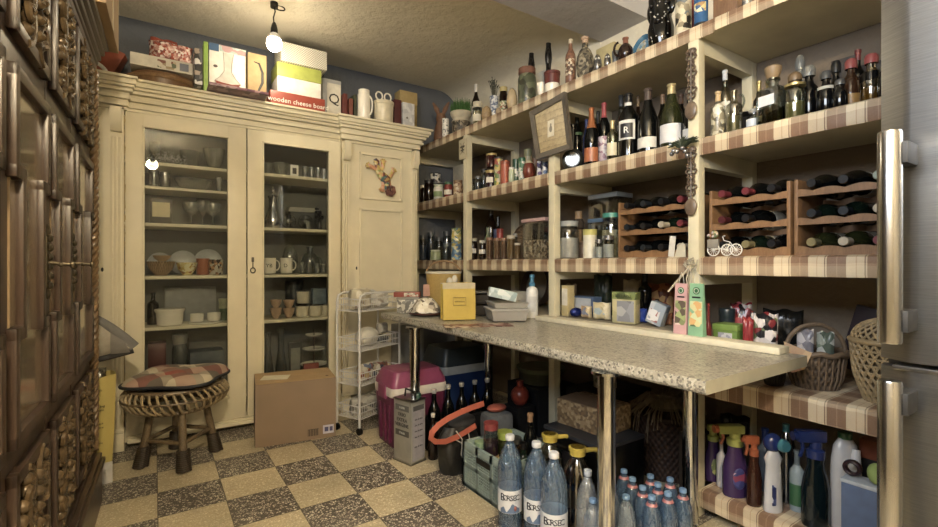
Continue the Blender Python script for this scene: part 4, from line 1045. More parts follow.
TS('glass', 'grey tin cup beside the brown jug on the top shelf', 615.5, 52, 7, P('6f7478', .3, .6), X=1.92, name='tin_cup', cat='cup')
jg = TS('round', 'dark brown jug with copper neck and side handle', 625.5, 38.5, 15, P('2a1610', .15), X=1.91, name='jug', cap=P('8a4a30', .3), capz=.76, capname='neck')
part(jg, 'handle', handle_mb(jg.children[0].dimensions.x*.46, jg.children[0].dimensions.z*1.2, radians(125), .006, .35, .95, .6), P('2a1610', .15))
x, y, s = pos(643, 1.99)
R_ = 14*s
pl = thing('souvenir_plate', 'blue souvenir plate with a painted town standing on the top shelf', 'plate', (x, y, T_), -pi/2-.25)
M = Matrix.Rotation(radians(78), 4, 'X')
part(pl, 'plate', MB().lathe([(0, 0), (R_*.7, 0), (R_, .012), (R_, .016), (R_*.7, .005), (0, .005)], 30, (0, 0, R_), M=M), P('2f6f9c', .25, var=.15))
part(pl, 'painting', MB().lathe([(0, .0056), (R_*.66, .0062)], 24, (0, 0, R_), M=M), blotch(['4f8fb4', '8aa8b0', 'b0a070', '6a8a5a', 'd0ccb8'], 55))
# big black vessel
x, y, s = pos(661, 1.945); R_ = 12.5*s; H_ = CH+(HY+2)*s-T_
bv = thing('black_mask_vase', 'large black lacquered face vase with white specks on the top shelf', 'vase', (x, y, T_))
part(bv, 'body', MB().lathe([(0, 0), (R_*.7, 0), (R_*.95, .04), (R_, .10), (R_*.8, .15), (R_*.92, .2), (R_*.95, .24), (R_*.7, H_*.96), (0, H_)], 24), P('070707', .12))
for sg in (-1, 1): part(bv, 'ear', MB().ball((R_*.2*sg*.3, sg*R_*.95, .2), (.014, .02, .05), 10, 6), P('0a0a0a', .15))
for a, z_, r_, nm_ in ((2.6, .2, .013, 'eye'), (4.0, .2, .013, 'eye'), (3.3, .12, .02, 'mouth')): part(bv, nm_, MB().ball((R_*.88*cos(a+.2), R_*.88*sin(a+.2), z_), (r_, r_, r_*.8), 10, 6), P('151313', .1))
sp_k = MB()
for i in range(26):
    a = random.uniform(2.2, 4.6); z_ = random.uniform(.05, .22); sp_k.ball((R_*.93*cos(a), R_*.93*sin(a), z_), .0035, 6, 4)
bst = part(bv, 'specks', sp_k, P('b8b4a8', .4)); bst['kind'] = 'stuff'
TS('can', 'cream beer stein with a painted black crest on the top shelf', 683.5, -2, 15.5, blotch(['b8aa84', '8a7c5c', 'c8bc98', '2a2620', '5f6a70'], 40, .3), X=1.91, name='beer_stein', cat='mug', ring=(P('c8bfa8', .4), .02, .10))
TS('can', 'tall red can between the stein and the blue can', 693, -3, 6, P('8c2420', .3), X=1.99, name='drink_can', cat='can')
bc = TS('can', 'bright blue drink can with a yellow crest on the top shelf', 701, -6, 13.5, P('1c5aa0', .25), X=1.905, name='drink_can', cat='can', lab=blotch(['c8b060', '2a5a9c', 'd8cfa0', 'a87838'], 60), lz=(.42, .68), lw=50, ring=(P('0f1420', .3), .0, .14))
CX('wooden_crate', 'slatted brown wooden box on the top shelf beside the blue can', 'box', 713, 737, -40, 1.93, ZT, .16, wood('6a4226', '8f6238', 6, (2, 9, 1), .5))
TS('glass', 'small silver cup right of the slatted wooden box', 747, -8, 10, P('9a9a9c', .25, .8), X=1.90, name='silver_cup', cat='cup')

# ------------------------------------------------------------ second shelf
def S2(kind, label, px, pyt, w, body, X=1.92, **k): return V(kind, label, px, pyt, w, Z2, body, X=X, **k)
LID_Y = P('b89a4c', .35, .3); LID_W = P('d6d2c4', .4); LID_R = P('9c2c24', .4); LID_B = P('1c1c20', .4); LID_G = P('2f6a44', .4)
PAPER = P('d8d0bc', .6, var=.05)
# left bay
carton('dark_wood_box', 'dark box under the stack of pale plates', 'box', (1.96, 3.49, Z2+.0015), (2.10, 3.63, Z2+.064), P('2e2620', .6), front='-X', panel=P('362d26', .6))
for i in range(7):
    solo('dinner_plate', 'pale dinner plate, %s from the bottom of the stack in the far left bay' % ('first', 'second', 'third', 'fourth', 'fifth', 'sixth', 'seventh')[i], 'plate',
         MB().lathe([(0, 0), (.05, 0), (.085, .012), (.085, .015), (.05, .004), (0, .004)], 26), P('a9a8a2', .3), (2.025+.001*i, 3.56, Z2+.0655+.0165*i), group='stacked plates on the second shelf')
keep(2.03, 3.56, .088, .088, Z2+.06, Z2+.19, True)
vessel('can', 'white enamel canister with black print standing on the stack of pale plates', 2.025, 3.56, Z2+.0655+.0165*7+.001, .045, .085, blotch(['d0cdc2', 'd8d5ca', '2b2b2b', 'c8c4b8'], 45), name='canister', cat='canister', cap=P('3a3a3a', .5), capz=.92)
S2('jar', 'dark preserve jar left of the white and green jar', 429, 181, 10, BROWNG, X=1.93, cap=LID_B)
S2('jar', 'small jar of dark jam at the cupboard end of the second shelf', 423.5, 186, 7, BROWNG, X=1.97, cap=LID_W)
S2('jar', 'white jar with a green label and white lid on the second shelf', 438.5, 185.5, 10, P('d8d4c6', .3), cap=P('bfc9a8', .4), lab=P('7c9a5a', .5), X=1.92)
S2('jar', 'red jar with a green lid beside the white and green jar', 448.5, 183, 9, P('8c2a26', .2), cap=LID_G, X=1.92, lab=PAPER, lz=(.2, .5))
S2('jar', 'cream pot with a brown picture beside the card hanging on the post', 458, 181, 10, blotch(['b08a60', 'c9b48c', '8a5a3c'], 60), cap=P('8c6a44', .5), X=1.92)
CX('white_card_box', 'pale card box behind the cream pot in the far left bay', 'box', 453, 463, 166, 2.08, Z2, .08, P('bdb59c', .6))
# middle bay: preserves and tins
S2('jar', 'small clear spice jar at the left end of the preserves', 472.5, 180, 6, GREYG, X=1.90, fill=P('6a5a3a', .6), cap=LID_B)
S2('jar', 'jar of blue grey salt next to the left post', 478, 177, 7, GREYG, X=1.92, fill=P('4a5468', .6), cap=P('6a6a6a', .4))
S2('jar', 'tall jar of dark preserve with a black lid', 484, 170, 7, GREYG, X=1.96, fill=P('2e3428', .6), cap=LID_B, fz=.74)
a_ = S2('jar', 'large jar of purple jam with a white label, lower of two', 491, 171.5, 12, P('2a0f1a', .12), X=1.92, cap=LID_Y, lab=PAPER, lz=(.3, .6), lw=35)
za = a_.children[0].dimensions.z+a_.children[1].dimensions.z
V('jar', 'jar of dark red jam with a gold lid stacked on the purple jam jar', 491.5, 154.5, 11.5, a_.location.z+za-.0005, P('3c0f10', .12), X=1.92, cap=LID_Y)
S2('can', 'tall tin with red, green and yellow printing', 498.5, 158, 9, blotch(['c0a83c', '5a7a34', 'b8aa84', 'a03a2c'], 40), X=1.95, cap=P('2f2f2f', .4), capz=.94, name='tin')
S2('can', 'orange red ribbed tin with a rounded top', 505, 162, 9.5, P('b8482c', .35, var=.15), X=1.92, name='tin', cap=P('9a3c26', .4), capz=.85)
S2('jar', 'small pale green jar before the green tins', 511.5, 168, 6, P('a9b890', .2), X=1.91, cap=LID_W)
S2('can', 'dark green tin with a white shield', 516, 160, 7.5, P('24503a', .3), X=1.95, name='tin', lab=blotch(['d8d4c6', '24503a', 'c8c4b0'], 70), lz=(.3, .6))
S2('can', 'green and white tall tin left of the red teapot-shaped jar', 522, 158.5, 7, blotch(['3f7a54', 'c8c8b8', '5c8a6a'], 50), X=1.93, name='tin', cap=P('2f6a44', .3), capz=.85)
S2('egg', 'round red clay jar with a cream lid among the tins', 529, 161, 13, P('7c2c1c', .25), X=1.935, name='clay_jar', cat='jar', cap=P('c9b98c', .4), capz=.84)
S2('can', 'pale yellow lidded tin behind the red clay jar', 528, 150, 8, P('b8a878', .4), X=2.07, name='tin', cap=P('8c8c5a', .4), capz=.8)
S2('can', 'tall brown tin right of the red clay jar', 535, 159, 6, P('8a5a34', .4), X=1.97, name='tin')
for px, lb, c in ((539.5, 'purple foil tin, left of two by the picture frame', '5a4a8c'), (545, 'blue and white foil tin, right of two by the picture frame', '4a6aa0')):
    S2('can', lb, px, 162, 5.5, blotch([c, 'd0d0d4', c, '38305c'], 60), X=1.92, name='tin')
# bay of standing wine bottles
WB = 'standing wine bottles on the second shelf'
keep(*pos(573, 1.93)[:2], .06, .06, Z2, Z2+.26, True)
x, y, s = pos(573, 1.93)
fl_ = thing('flask', 'round silver faced flask bottle with a dark neck', 'bottle', (x, y, Z2+.0015), -.95)
R_ = .060
M = Matrix.Rotation(pi/2, 4, 'X')
part(fl_, 'body', MB().lathe([(0, -.026), (R_*.7, -.026), (R_, -.012), (R_, .012), (R_*.7, .026), (0, .026)], 28, (0, 0, R_), M=M), P('3a3a34', .2, .4))
part(fl_, 'medallion', MB().lathe([(R_*.62, .0268), (R_*.6, .031), (R_*.25, .031), (R_*.22, .036), (0, .036)], 24, (0, 0, R_), M=M), P('a8a69c', .25, .9))
part(fl_, 'neck', MB().lathe([(.018, R_*1.9), (.015, R_*2.2), (.014, .235), (.018, .24), (.018, .255), (0, .255)], 16), DARKG)
S2('wine', 'black bottle with a green neck seal behind the round flask', 577, 111, 11, DARKG, X=2.07, name='wine_bottle', group=WB, cap=P('101512', .3), capz=.8, ring=(P('3a6a3a', .5), .62, .66))
S2('wine', 'slim blue bottle behind the orange labelled bottle', 586.5, 120, 8, P('1a2a5c', .1), X=2.06, name='bottle', cap=P('2a3a7c', .3), capz=.84)
S2('burg', 'dark sparkling wine bottle with orange foil and orange label', 591.5, 108.5, 14, DARKG, X=1.92, cap=P('b8602c', .3, .4), capz=.64, lab=P('b85a2c', .4), lz=(.06, .30), lw=75, group=WB)
S2('wine', 'dark wine bottle with a red capsule and pink flowered label', 604, 103.5, 12, DARKG, X=1.98, cap=P('a83a44', .35), capz=.76, lab=blotch(['b89aa8', 'd0c4c8', '9c6a84', 'c8b8c0'], 60), lz=(.06, .46), lw=70, group=WB)
S2('wine', 'black bottle behind the pink labelled bottle', 598, 112, 9, DARKG, X=2.13, group=WB, cap=P('15151a', .4), capz=.8)
S2('liq', 'small clear liqueur bottle with a gold cap and pale label', 612.5, 121, 11, GREENG and glass('c9d2b0', .12), X=1.90, name='bottle', cap=P('c0aa6c', .3, .5), capz=.78, lab=P('c8c09a', .5), lz=(.1, .42))
S2('spice', 'narrow grey bottle behind the small liqueur bottle', 620.5, 126, 6, GREYG, X=1.96, name='bottle', cap=P('8a8a8a', .3), fill=P('8a8a94', .5))
r = S2('wine', 'tall black wine bottle with a white framed label and white neck seal', 628.5, 94.5, 20, DARKG, X=1.94, cap=P('17171c', .3), capz=.84, lab=P('c4c4c0', .5), lz=(.26, .56), lw=50, group=WB)
S2('wine', 'clear necked bottle behind the white framed label bottle', 621, 96, 11, GREYG, X=2.14, name='bottle', cap=P('5a5c60', .3), capz=.85)
S2('wine', 'dark bottle with a brown top between the two tall wine bottles', 638, 97, 9, BROWNG, X=2.14, group=WB, cap=P('6a5030', .4), capz=.85)
f = math.atan2(-.6*r.location.y, -r.location.x); R_ = r.children[0].dimensions.x/2; H_ = .30
part(r, 'label_frame', MB().lathe([(R_+.0016, H_*.30), (R_+.0016, H_*.53)], 10, a0=f-.62, a1=f+.62), P('1a1a1e', .5))
part(r, 'lettering', text_mb('R', .045, f+pi/2, ((R_+.003)*cos(f), (R_+.003)*sin(f), H_*.415)), P('d0d0cc', .5))
part(r, 'neck_seal', MB().lathe([(R_*.40, H_*.83), (R_*.41, H_*.85), (R_*.41, H_*.89)], 12, a0=f-1, a1=f+1), P('c4c4c0', .5))
S2('burg', 'dark burgundy wine bottle with a low white label', 648, 89.5, 20, DARKG, X=1.94, cap=P('4a3a34', .3), capz=.82, lab=P('c9c6bc', .5), lz=(.08, .24), lw=62, group=WB)
S2('burg', 'green white wine bottle with a pale gold capsule and big white label', 671.5, 85, 22, OLIVEG, X=1.94, cap=P('b9a46c', .3, .5), capz=.84, lab=P('c6c6cc', .5), lz=(.08, .36), lw=62, group=WB)
S2('wine', 'dark bottle behind and left of the white wine bottle', 662.5, 95, 11, DARKG, X=2.13, group=WB, cap=P('7a5a40', .4), capz=.85)
S2('wine', 'black wine bottle with a brown top right of the white wine bottle', 681, 95, 12, DARKG, X=2.10, group=WB, cap=P('6f4a34', .4), capz=.84)
S2('wine', 'dark wine bottle with a white label close to the spoon post', 690, 93, 14, DARKG, X=1.965, group=WB, cap=P('22242a', .4), capz=.84, lab=P('c9c6bc', .5), lz=(.08, .3))
# right bay: liqueurs
x, y, s = pos(773, 1.925)
keep(x, y, .045, .046, Z2, Z2+.3, False)
dcn = thing('square_decanter', 'square glass decanter with a wooden stopper and white label', 'bottle', (x, y, Z2+.0015), -pi/2-.15+pi/2)
H_ = CH+(HY-67)*s-Z2
part(dcn, 'body', MB().box((0, 0, H_*.31), (.08, .085, H_*.62), bev=.012), glass('b9c8c4', .16))
part(dcn, 'neck', MB().lathe([(.024, H_*.62), (.018, H_*.66), (.018, H_*.74), (.024, H_*.75), (.024, H_*.78), (0, H_*.78)], 16), glass('b9c8c4', .16))
part(dcn, 'stopper', MB().lathe([(.017, H_*.78), (.02, H_*.8), (.027, H_*.9), (.029, H_*.97), (.02, H_), (0, H_)], 16), P('8a6c44', .5))
part(dcn, 'label', MB().box((-.0412, .0, H_*.40), (.001, .058, H_*.17)), P('c9ccd4', .5))
part(dcn, 'liquor', MB().box((0, 0, H_*.16), (.068, .073, H_*.28), bev=.008), glass('a8a46c', .05))
LQ = 'liqueur bottles in the right bay'
S2('liq', 'small patterned bottle with a wooden ball stopper by the spoon post', 718, 92, 13, blotch(['8a8060', 'b0a888', '5c5440', 'c8c4b0'], 60, .3), X=1.92, name='bottle', cap=P('b8945c', .5), capz=.78)
S2('wine', 'tall clear bottle with a pale blue cap', 725, 71, 12, glass('d4d2b8', .14), X=2.02, name='bottle', cap=P('a8b0bc', .4), capz=.86, lab=P('cfcabc', .5))
r = S2('liq', 'clear cruet with a side handle next to the tall clear bottle', 734, 91, 15, glass('d2d0bc', .16), X=1.92, name='cruet', cat='bottle', fill=P('6a6a48', .3), fz=.4)
part(r, 'handle', handle_mb(.027, r.children[0].dimensions.z, radians(-110), .004, .5, .85, .9), GREYG)
x, y, s = pos(744, 2.17)
pan = thing('cast_iron_pan', 'dark round pan leaning against the wall behind the bottles', 'pan', (x, y, Z2+.0015), -pi/2)
R_ = 17*s
M = Matrix.Rotation(radians(80), 4, 'X')
part(pan, 'pan', MB().lathe([(0, 0), (R_*.85, 0), (R_, .03), (R_*.97, .03), (R_*.82, .005), (0, .005)], 30, (0, 0, R_), M=M), P('211f1d', .4, .3))
S2('dec', 'squat bottle with a pale blue label in the right bay', 754, 109, 14, GREYG, X=1.91, name='bottle', lab=P('b9c4d2', .5), lz=(.2, .52), fill=P('4a5a4a', .3), fz=.4, cap=P('8c8c84', .4), capz=.8)
for px, lb in ((759, 'dark bottle with a gold cap, left of two'), (768, 'dark bottle with a gold cap, right of two')):
    S2('liq', lb, px, 81.5, 10, BROWNG, X=2.05, name='bottle', cap=P('a08a48', .3, .6), capz=.8, lab=P('8a8060', .5))
S2('dec', 'angular glass bottle with a gold band next to the square decanter', 795, 73, 18, glass('c4ccb8', .16), X=1.92, name='bottle', cap=P('6a5030', .4), capz=.68, ring=(P('a8924c', .3, .6), .69, .74), fill=P('8a8244', .3), fz=.35)
S2('dec', 'cut glass decanter with a pointed stopper at the back of the right bay', 800, 56, 13, CRYST, X=2.12, name='decanter')
BLK = P('0b0a0c', .1)
def cruet(label, px, pyt, w, X, body, cap, wire=True, **k):
    return S2('cruet', label, px, pyt, w, body, X=X, name='flip_top_bottle', cat='bottle', cap=cap, capz=.81, group=k.pop('group', None), **k)
cruet('black bottle with a clear stopper, leftmost of the dark liqueurs', 809, 67, 17, 1.92, BLK, CRYST)
cruet('black bottle with a pale collar between the stoppered bottles', 826, 72, 15, 1.92, BLK, P('4a4a48', .3), lab=P('b8b29a', .5), lz=(.55, .62))
cruet('low dark bottle with a silver band beside the amber one', 840, 80, 13, 1.915, BLK, P('6a6a68', .3, .6))
cruet('amber liqueur bottle with a red swing top', 851, 60, 16, 1.92, P('3a1c0a', .1), P('a03c38', .3), fill=None, lab=P('9a6a24', .4), lz=(.05, .3), lw=70)
cruet('clear flask with a red swing top at the right end by the fridge', 871.5, 55, 18, 1.92, glass('bca878', .2), P('a83c3a', .3), fill=P('b08a34', .3), fz=.3, lab=BLK, lz=(.45, .62), lw=80)
cruet('small dark bottle half hidden by the fridge edge', 883, 66, 9, 1.92, BLK, P('30302f', .3))
S2('cruet', 'dark bottle behind the amber bottle with a black stopper', 836, 62, 13, DARKG, X=2.06, name='bottle', cap=P('202020', .3), capz=.8)
S2('liq', 'dark red topped bottle at the back behind the swing tops', 858, 50, 12, DARKG, X=2.10, name='bottle', cap=P('8c2f2c', .4), capz=.84)
# two more bottles lying across the tops at the back
def lying(label, x, y, z, capm, body=DARKG, R=.037, L=.295, rz=0, group=None, pitch=0, lab=None):
    """wine bottle on its side, neck towards the room"""
    r = thing('wine_bottle', label, 'bottle', (x, y, z), rz, group)
    M = Matrix.Rotation(-pi/2+pitch, 4, 'Y')
    o = (L*.5, 0, R)
    pr = S_(PROF['wine'], R, L)
    keep(x, y, L/2, R, z, z+2*R, False)
    part(r, 'body', MB().lathe([(r_*(R if z_ < .7*L else .035), z_) for r_, z_ in S_(sub(PROF['wine'], 0, .82)[0:-1]+[(0, .82)], 1, L)], 20, o, M=M), body)
    part(r, 'capsule', MB().lathe(S_(sub(PROF['wine'], .82, 1, 1.03), .035, L), 16, o, M=M), capm)
    if lab: part(r, 'label', MB().lathe([(R+.0008, L*.12), (R+.0008, L*.42)], 20, o, M=M), lab)
    return r
# rolled place mats pushed behind
for i, (px, yy, c) in enumerate(((845, 44, '4a4038'), (868, 50, '3c332c'))):
    x, y, s = pos(px, 2.2)
    CX('board_game' if 0 else 'book', ('brown hardback leaning behind the black bottles', 'dark hardback leaning behind the red swing tops')[i], 'book', px-14, px+13, yy+14, 2.19, Z2, .03, P(c, .6))

# ------------------------------------------------------------ third shelf
def S3(kind, label, px, pyt, w, body, X=1.92, **k): return V(kind, label, px, pyt, w, Z3, body, X=X, **k)
for i, (px, pt_, w_, X_) in enumerate(((423, 236, 8, 2.05), (431, 233, 8, 2.1), (439, 238, 8, 2.06), (447, 232, 9, 2.1), (446, 247, 7, 1.93))):
    S3('jar', ('clear storage jar, back row, first from the cupboard', 'clear storage jar, back row, second from the cupboard', 'clear storage jar, back row, third from the cupboard', 'clear storage jar with white salt, back row by the cans', 'small clear jar in front beside the stacked tins')[i],
       px, pt_, w_, GREYG, X=X_, cap=P('5c646a', .3, .5), fill=P(('4a5a7c', '3a4256', '6a5a44', 'b9bcc0', '54606a')[i], .6), group='storage jars in the far left bay')
S3('jar', 'low jar of pale green cream with a white lid', 435.5, 250.5, 11, P('8a9a6a', .3), cap=P('c9cfb4', .4), X=1.91)

a_ = S3('can', 'blue and yellow tin, lower of two by the left post', 456.5, 242.5, 11, blotch(['3a6a9c', 'c8c49a', '5a8ab0', 'b8a03c'], 50), X=1.93, name='tin')
V('can', 'yellow and green tin stacked on the blue and yellow tin', 456.5, 229, 10.5, a_.location.z+a_.children[0].dimensions.z+.001, blotch(['b8a840', '6a8a4a', 'c8c49a', '3a6a9c'], 50), X=1.93, name='tin')
# square plastic tub of cereal with a pink lid
y0, y1 = pos(545, 1.9)[1], pos(521.5, 1.9)[1]; s = pos(533, 1.9)[2]; H_ = CH+(HY-219)*s-Z3
tub = thing('storage_tub', 'clear plastic tub half full of cereal under a pink lid', 'container', (1.96, (y0+y1)/2, Z3+.0015))
W_ = y1-y0
part(tub, 'body', MB().b2((-.06, -W_/2*.94, 0), (.06, W_/2*.94, H_-.022), bev=.012), glass('d4d8da', .12))
part(tub, 'cereal', MB().b2((-.055, -W_/2*.9, .003), (.055, W_/2*.9, H_*.47), bev=.01), blotch(['a88a5c', 'c4a878', '7c5c3c', 'd0bc94', '5a442e'], 75, .8, .8))
part(tub, 'lid', MB().b2((-.066, -W_/2, H_-.022), (.066, W_/2, H_), bev=.008), P('b88a88', .4))
keep(1.96, (y0+y1)/2, .067, W_/2, Z3, Z3+.3, False)
# spice jars of the second bay
S3('jar', 'dark jar with a white label and pale lid next to the left post', 473, 239, 9, BROWNG, cap=P('a8a490', .4), lab=P('c4c0b4', .5), lz=(.3, .52), X=1.92)
S3('jar', 'second dark jar with a white label, slightly shorter', 482.5, 241, 7.5, BROWNG, cap=P('b4b0a0', .4), lab=P('c4c0b4', .5), lz=(.3, .52), X=1.92)
for i, (px, pt_, w_, c, n_) in enumerate(((489.5, 238, 7.2, '8c5434', 'leftmost'), (497, 238.5, 7.2, '965c38', 'second'), (503.8, 238.5, 6.8, '8c5434', 'third'), (511, 236, 8.6, '9c6a34', 'fourth and tallest'), (517.4, 243.5, 6.4, '94602c', 'shortest, rightmost'))):
    S3('spice', 'glass jar of brown spice, %s in the front row' % n_, px, pt_, w_, GREYG, X=1.91, name='spice_jar', cat='jar', fill=P(c, .8, var=.2, scale=90), fz=.84, cap=P('b0a48c' if i > 2 else '8a5a3c', .45), group='spice jars in the front row')
S3('wine', 'brown glass bottle with a wide shoulder behind the spice jars', 491, 208, 13, BROWNG, X=2.10, name='bottle', cap=P('3a2a1c', .5), capz=.86)
S3('round', 'green ribbed vase-like bottle behind the leftmost spice jar', 488, 228, 10, P('5c6a4a', .3), X=2.0, name='bottle')
S3('liq', 'dark bottle with a blue emblem behind the spice jars', 498, 217, 9, DARKG, X=2.10, name='bottle', lab=P('3c4a7c', .5), lz=(.5, .7))
S3('can', 'red plastic pepper mill behind the spice jars', 500, 229, 7, P('a83430', .3), X=1.99, name='pepper_mill', cat='mill', cap=P('8c2824', .3), capz=.85)
S3('spice', 'grey topped grinder behind the tallest spice jar', 515, 234, 5, GREYG, X=1.99, name='grinder', cat='mill', cap=P('8a8a88', .3), fill=P('4a3c2c', .8))
x, y, s = pos(512, 2.24)
rt = thing('wicker_tray', 'round tan tray leaning on the wall behind the spice jars', 'tray', (2.235, 2.635, Z3+.009), -pi/2)
M = Matrix.Rotation(radians(84), 4, 'X'); R_ = 16*s
part(rt, 'base', MB().lathe([(0, 0), (R_, 0), (R_, .004), (0, .004)], 30, (0, 0, R_), M=M), weave('5c452c', '8a6a44', 100))
part(rt, 'rim', MB().tube([(R_*cos(a), 0, R_+R_*sin(a)) for a in [2*pi*i/36 for i in range(36)]], .007, 7, closed=True), P('5a3f28', .6))
S3('jar', 'jar of muesli with a red cap tight against the right post', 547.5, 228, 8, GREYG, X=2.0, cap=LID_R, fill=blotch(['a88a5c', 'c4a878', '7c5c3c'], 75), fz=.7)
# wine racks
RW = wood('70461f', '966434', 7, (1, 6, 1), .5)
def rack(label, y0, y1):
    r = thing('wine_rack', label, 'wine rack', (2.03, (y0+y1)/2, Z3+.0015)); keep(2.03, (y0+y1)/2, .126, (y1-y0)/2, Z3, Z3+.28, False)
    hw = (y1-y0)/2; n = int(round((2*hw-.02)/.096))
    for sg in (-1, 1): part(r, 'side_panel', MB().b2((-.125, sg*hw-(.012 if sg > 0 else 0), 0), (.125, sg*hw+(.012 if sg < 0 else 0), .27), bev=.002), RW)
    for k, zt_ in enumerate((.030, .131, .232)):
        for x_, dz in ((-.115, -.003), (.10, -.025)):
            top = []; m_ = 48
            for i in range(m_+1):
                u = i/m_; yy = -hw+.012+u*(2*hw-.024); top.append((yy, zt_+dz+.009*abs(cos(pi*u*n))**1.0-.003))
            bot = zt_+dz-.020 if zt_ > .06 else 0.0
            poly = [(a, max(b, .004)) for a, b in top]+[(hw-.012, bot), (-hw+.012, bot)]
            part(r, 'rail', MB().prism(poly, Matrix.Translation((x_-.009, 0, 0)) @ Matrix.Rotation(pi/2, 4, 'Z') @ Matrix.Rotation(pi/2, 4, 'X'), .018), RW)
    return r, [((y1-.012)-(2*hw-.024)*(i+.5)/n) for i in range(n)]
ORD = ('first', 'second', 'third', 'fourth')
CAPS = [P('74202a', .35), P('121318', .35), P('1c3226', .35), P('a09278', .4), P('541820', .35), P('161e26', .35), P('7c8c7a', .4), P('8c7e4c', .3, .3)]
def fill(r, ys, nm, tiers, skip=()):
    for k, zt_ in enumerate((.030, .131, .232)):
        for i, yy in enumerate(ys):
            if (k, i) in skip: continue
            q = tiers[k][i]
            body, capm, lab = (DARKG, GREENG, OLIVEG, BROWNG)[q[0]], CAPS[q[1]], (P('b9b4a4', .5) if q[2] else None)
            Rb = (.039, .039, .042)[k]; z = Z3+.0015+zt_+.0155+(.003 if k == 2 else 0)-Rb
            lying('%s wine bottle, %s from left on %s tier, %s' % (('black', 'dark green', 'olive green', 'brown')[q[0]], ORD[i], ('bottom', 'middle', 'top')[k], nm), 2.035, yy, z, capm, body, Rb, .29, 0, 'wine bottles lying in the racks', lab=lab)
rA, ys = rack('wooden scalloped wine rack left of the spoon post', 1.134, 1.53)
fill(rA, ys, 'rack left of the spoon post', [[(0, 1, 0), (0, 5, 0), (0, 1, 0), (1, 3, 1)], [(0, 5, 0), (0, 1, 0), (1, 3, 1), (0, 0, 0)], [(0, 1, 0), (0, 5, 1), (0, 1, 0), (0, 0, 0)]])
rB, ys = rack('wooden scalloped wine rack right of the spoon post', .772, 1.07)
fill(rB, ys, 'rack right of the spoon post', [[(0, 1, 1), (1, 7, 1), (0, 1, 0)], [(0, 4, 0), (0, 1, 1), (0, 1, 0)], [(0, 0, 0), (0, 0, 0), (0, 1, 0)]], skip=((1, 2),))
rC, ys = rack('wooden scalloped wine rack beside the fridge', .462, .760)
fill(rC, ys, 'rack beside the fridge', [[(2, 7, 1), (2, 3, 1), (2, 0, 1)], [(1, 5, 0), (1, 5, 0), (0, 3, 0)], [(0, 1, 0), (0, 1, 1), (1, 6, 0)]])
# third bay
S3('jar', 'big glass jar of sugar with a grey lid', 568.5, 222, 21, glass('d8dcdc', .12), X=1.945, cap=P('8c9498', .35), capz=.86, fill=P('d0cdc4', .8), fz=.55, name='storage_jar', cat='jar')
wh = S3('spice', 'round wooden brush standing behind the grey lidded jar', 578.5, 212, 8, P('8a6a44', .6), X=2.10, name='brush')
part(wh, 'bristles', MB().lathe([(.01, .16), (.032, .18), (.036, .21), (.025, .235), (0, .24)], 16), P('3a2c1e', .95, var=.5, scale=120))
tc_ = CX('tall_container', 'tall clear plastic container with a grey lid behind the jars', 'container', 588.5, 617, 194, 2.09, Z3, .13, glass('c8ccd0', .13), lid=(P('7c848a', .4), .07))
CX('blue_container', 'clear box with a blue lid in front of the tall container', 'container', 588, 603, 219, 2.0, Z3, .08, glass('b8c4cc', .13), lid=(P('3a5c84', .35), .1))
S3('jar', 'jar of pasta with a teal green lid', 611.5, 214, 19, GREYG, X=1.965, name='storage_jar', cat='jar', cap=P('2a8c78', .35), capz=.9, fill=blotch(['b8a878', 'a08c5c', 'c8bc94'], 80), fz=.62)
S3('can', 'white tub with a yellow lid in the middle of the third bay', 590, 230, 14, P('c8c4ac', .4), X=1.985, name='tub', cat='container', cap=P('b8b048', .4), capz=.8)
CX('small_carton', 'small tan cardboard carton with a folded top', 'box', 576, 594, 242, 1.875, Z3, .04, P('a8805c', .7), panel=P('b8967c', .6), pm=(.3, .75, .3, .65), lid=(P('94704c', .7), .18))
for px, pt_, w_, lb in ((599, 240, 8, 'small glass salt cellar beside the tan carton'), (608.5, 236, 11, 'glass shaker of white salt with a steel top')):
    S3('spice', lb, px, pt_, w_, GREYG, X=1.885, name='shaker', cat='shaker', fill=P('d4d2cc', .8), fz=.6, cap=P('8c8c8c', .25, .8), capz=.8)
# white paper tags leaning on the left rack
for i, (px, w_) in enumerate(((668.5, 5), (680, 15))):
    pass
x, y, s = pos(669, 1.872)
r = thing('swing_tag', 'small white swing tag leaning on the wine rack', 'tag', (1.876, y-.012, Z3+.0015), -pi/2)
part(r, 'card', MB().box((0, 0, .046), (.028, .002, .09), M=Matrix.Rotation(.10, 4, 'Y')), P('c4c0b4', .5))
r = thing('folded_card', 'folded cream paper card before the wine rack next to the spoon post', 'card', (1.888, pos(681, 1.888)[1], Z3+.0015), -pi/2)
part(r, 'card', MB().prism([(-.03, 0), (.022, 0), (.02, .05), (.008, .062), (-.018, .04)], Matrix.Translation((0, .002, 0)) @ Matrix.Rotation(pi/2, 4, 'X'), .003), P('b8b095', .6))
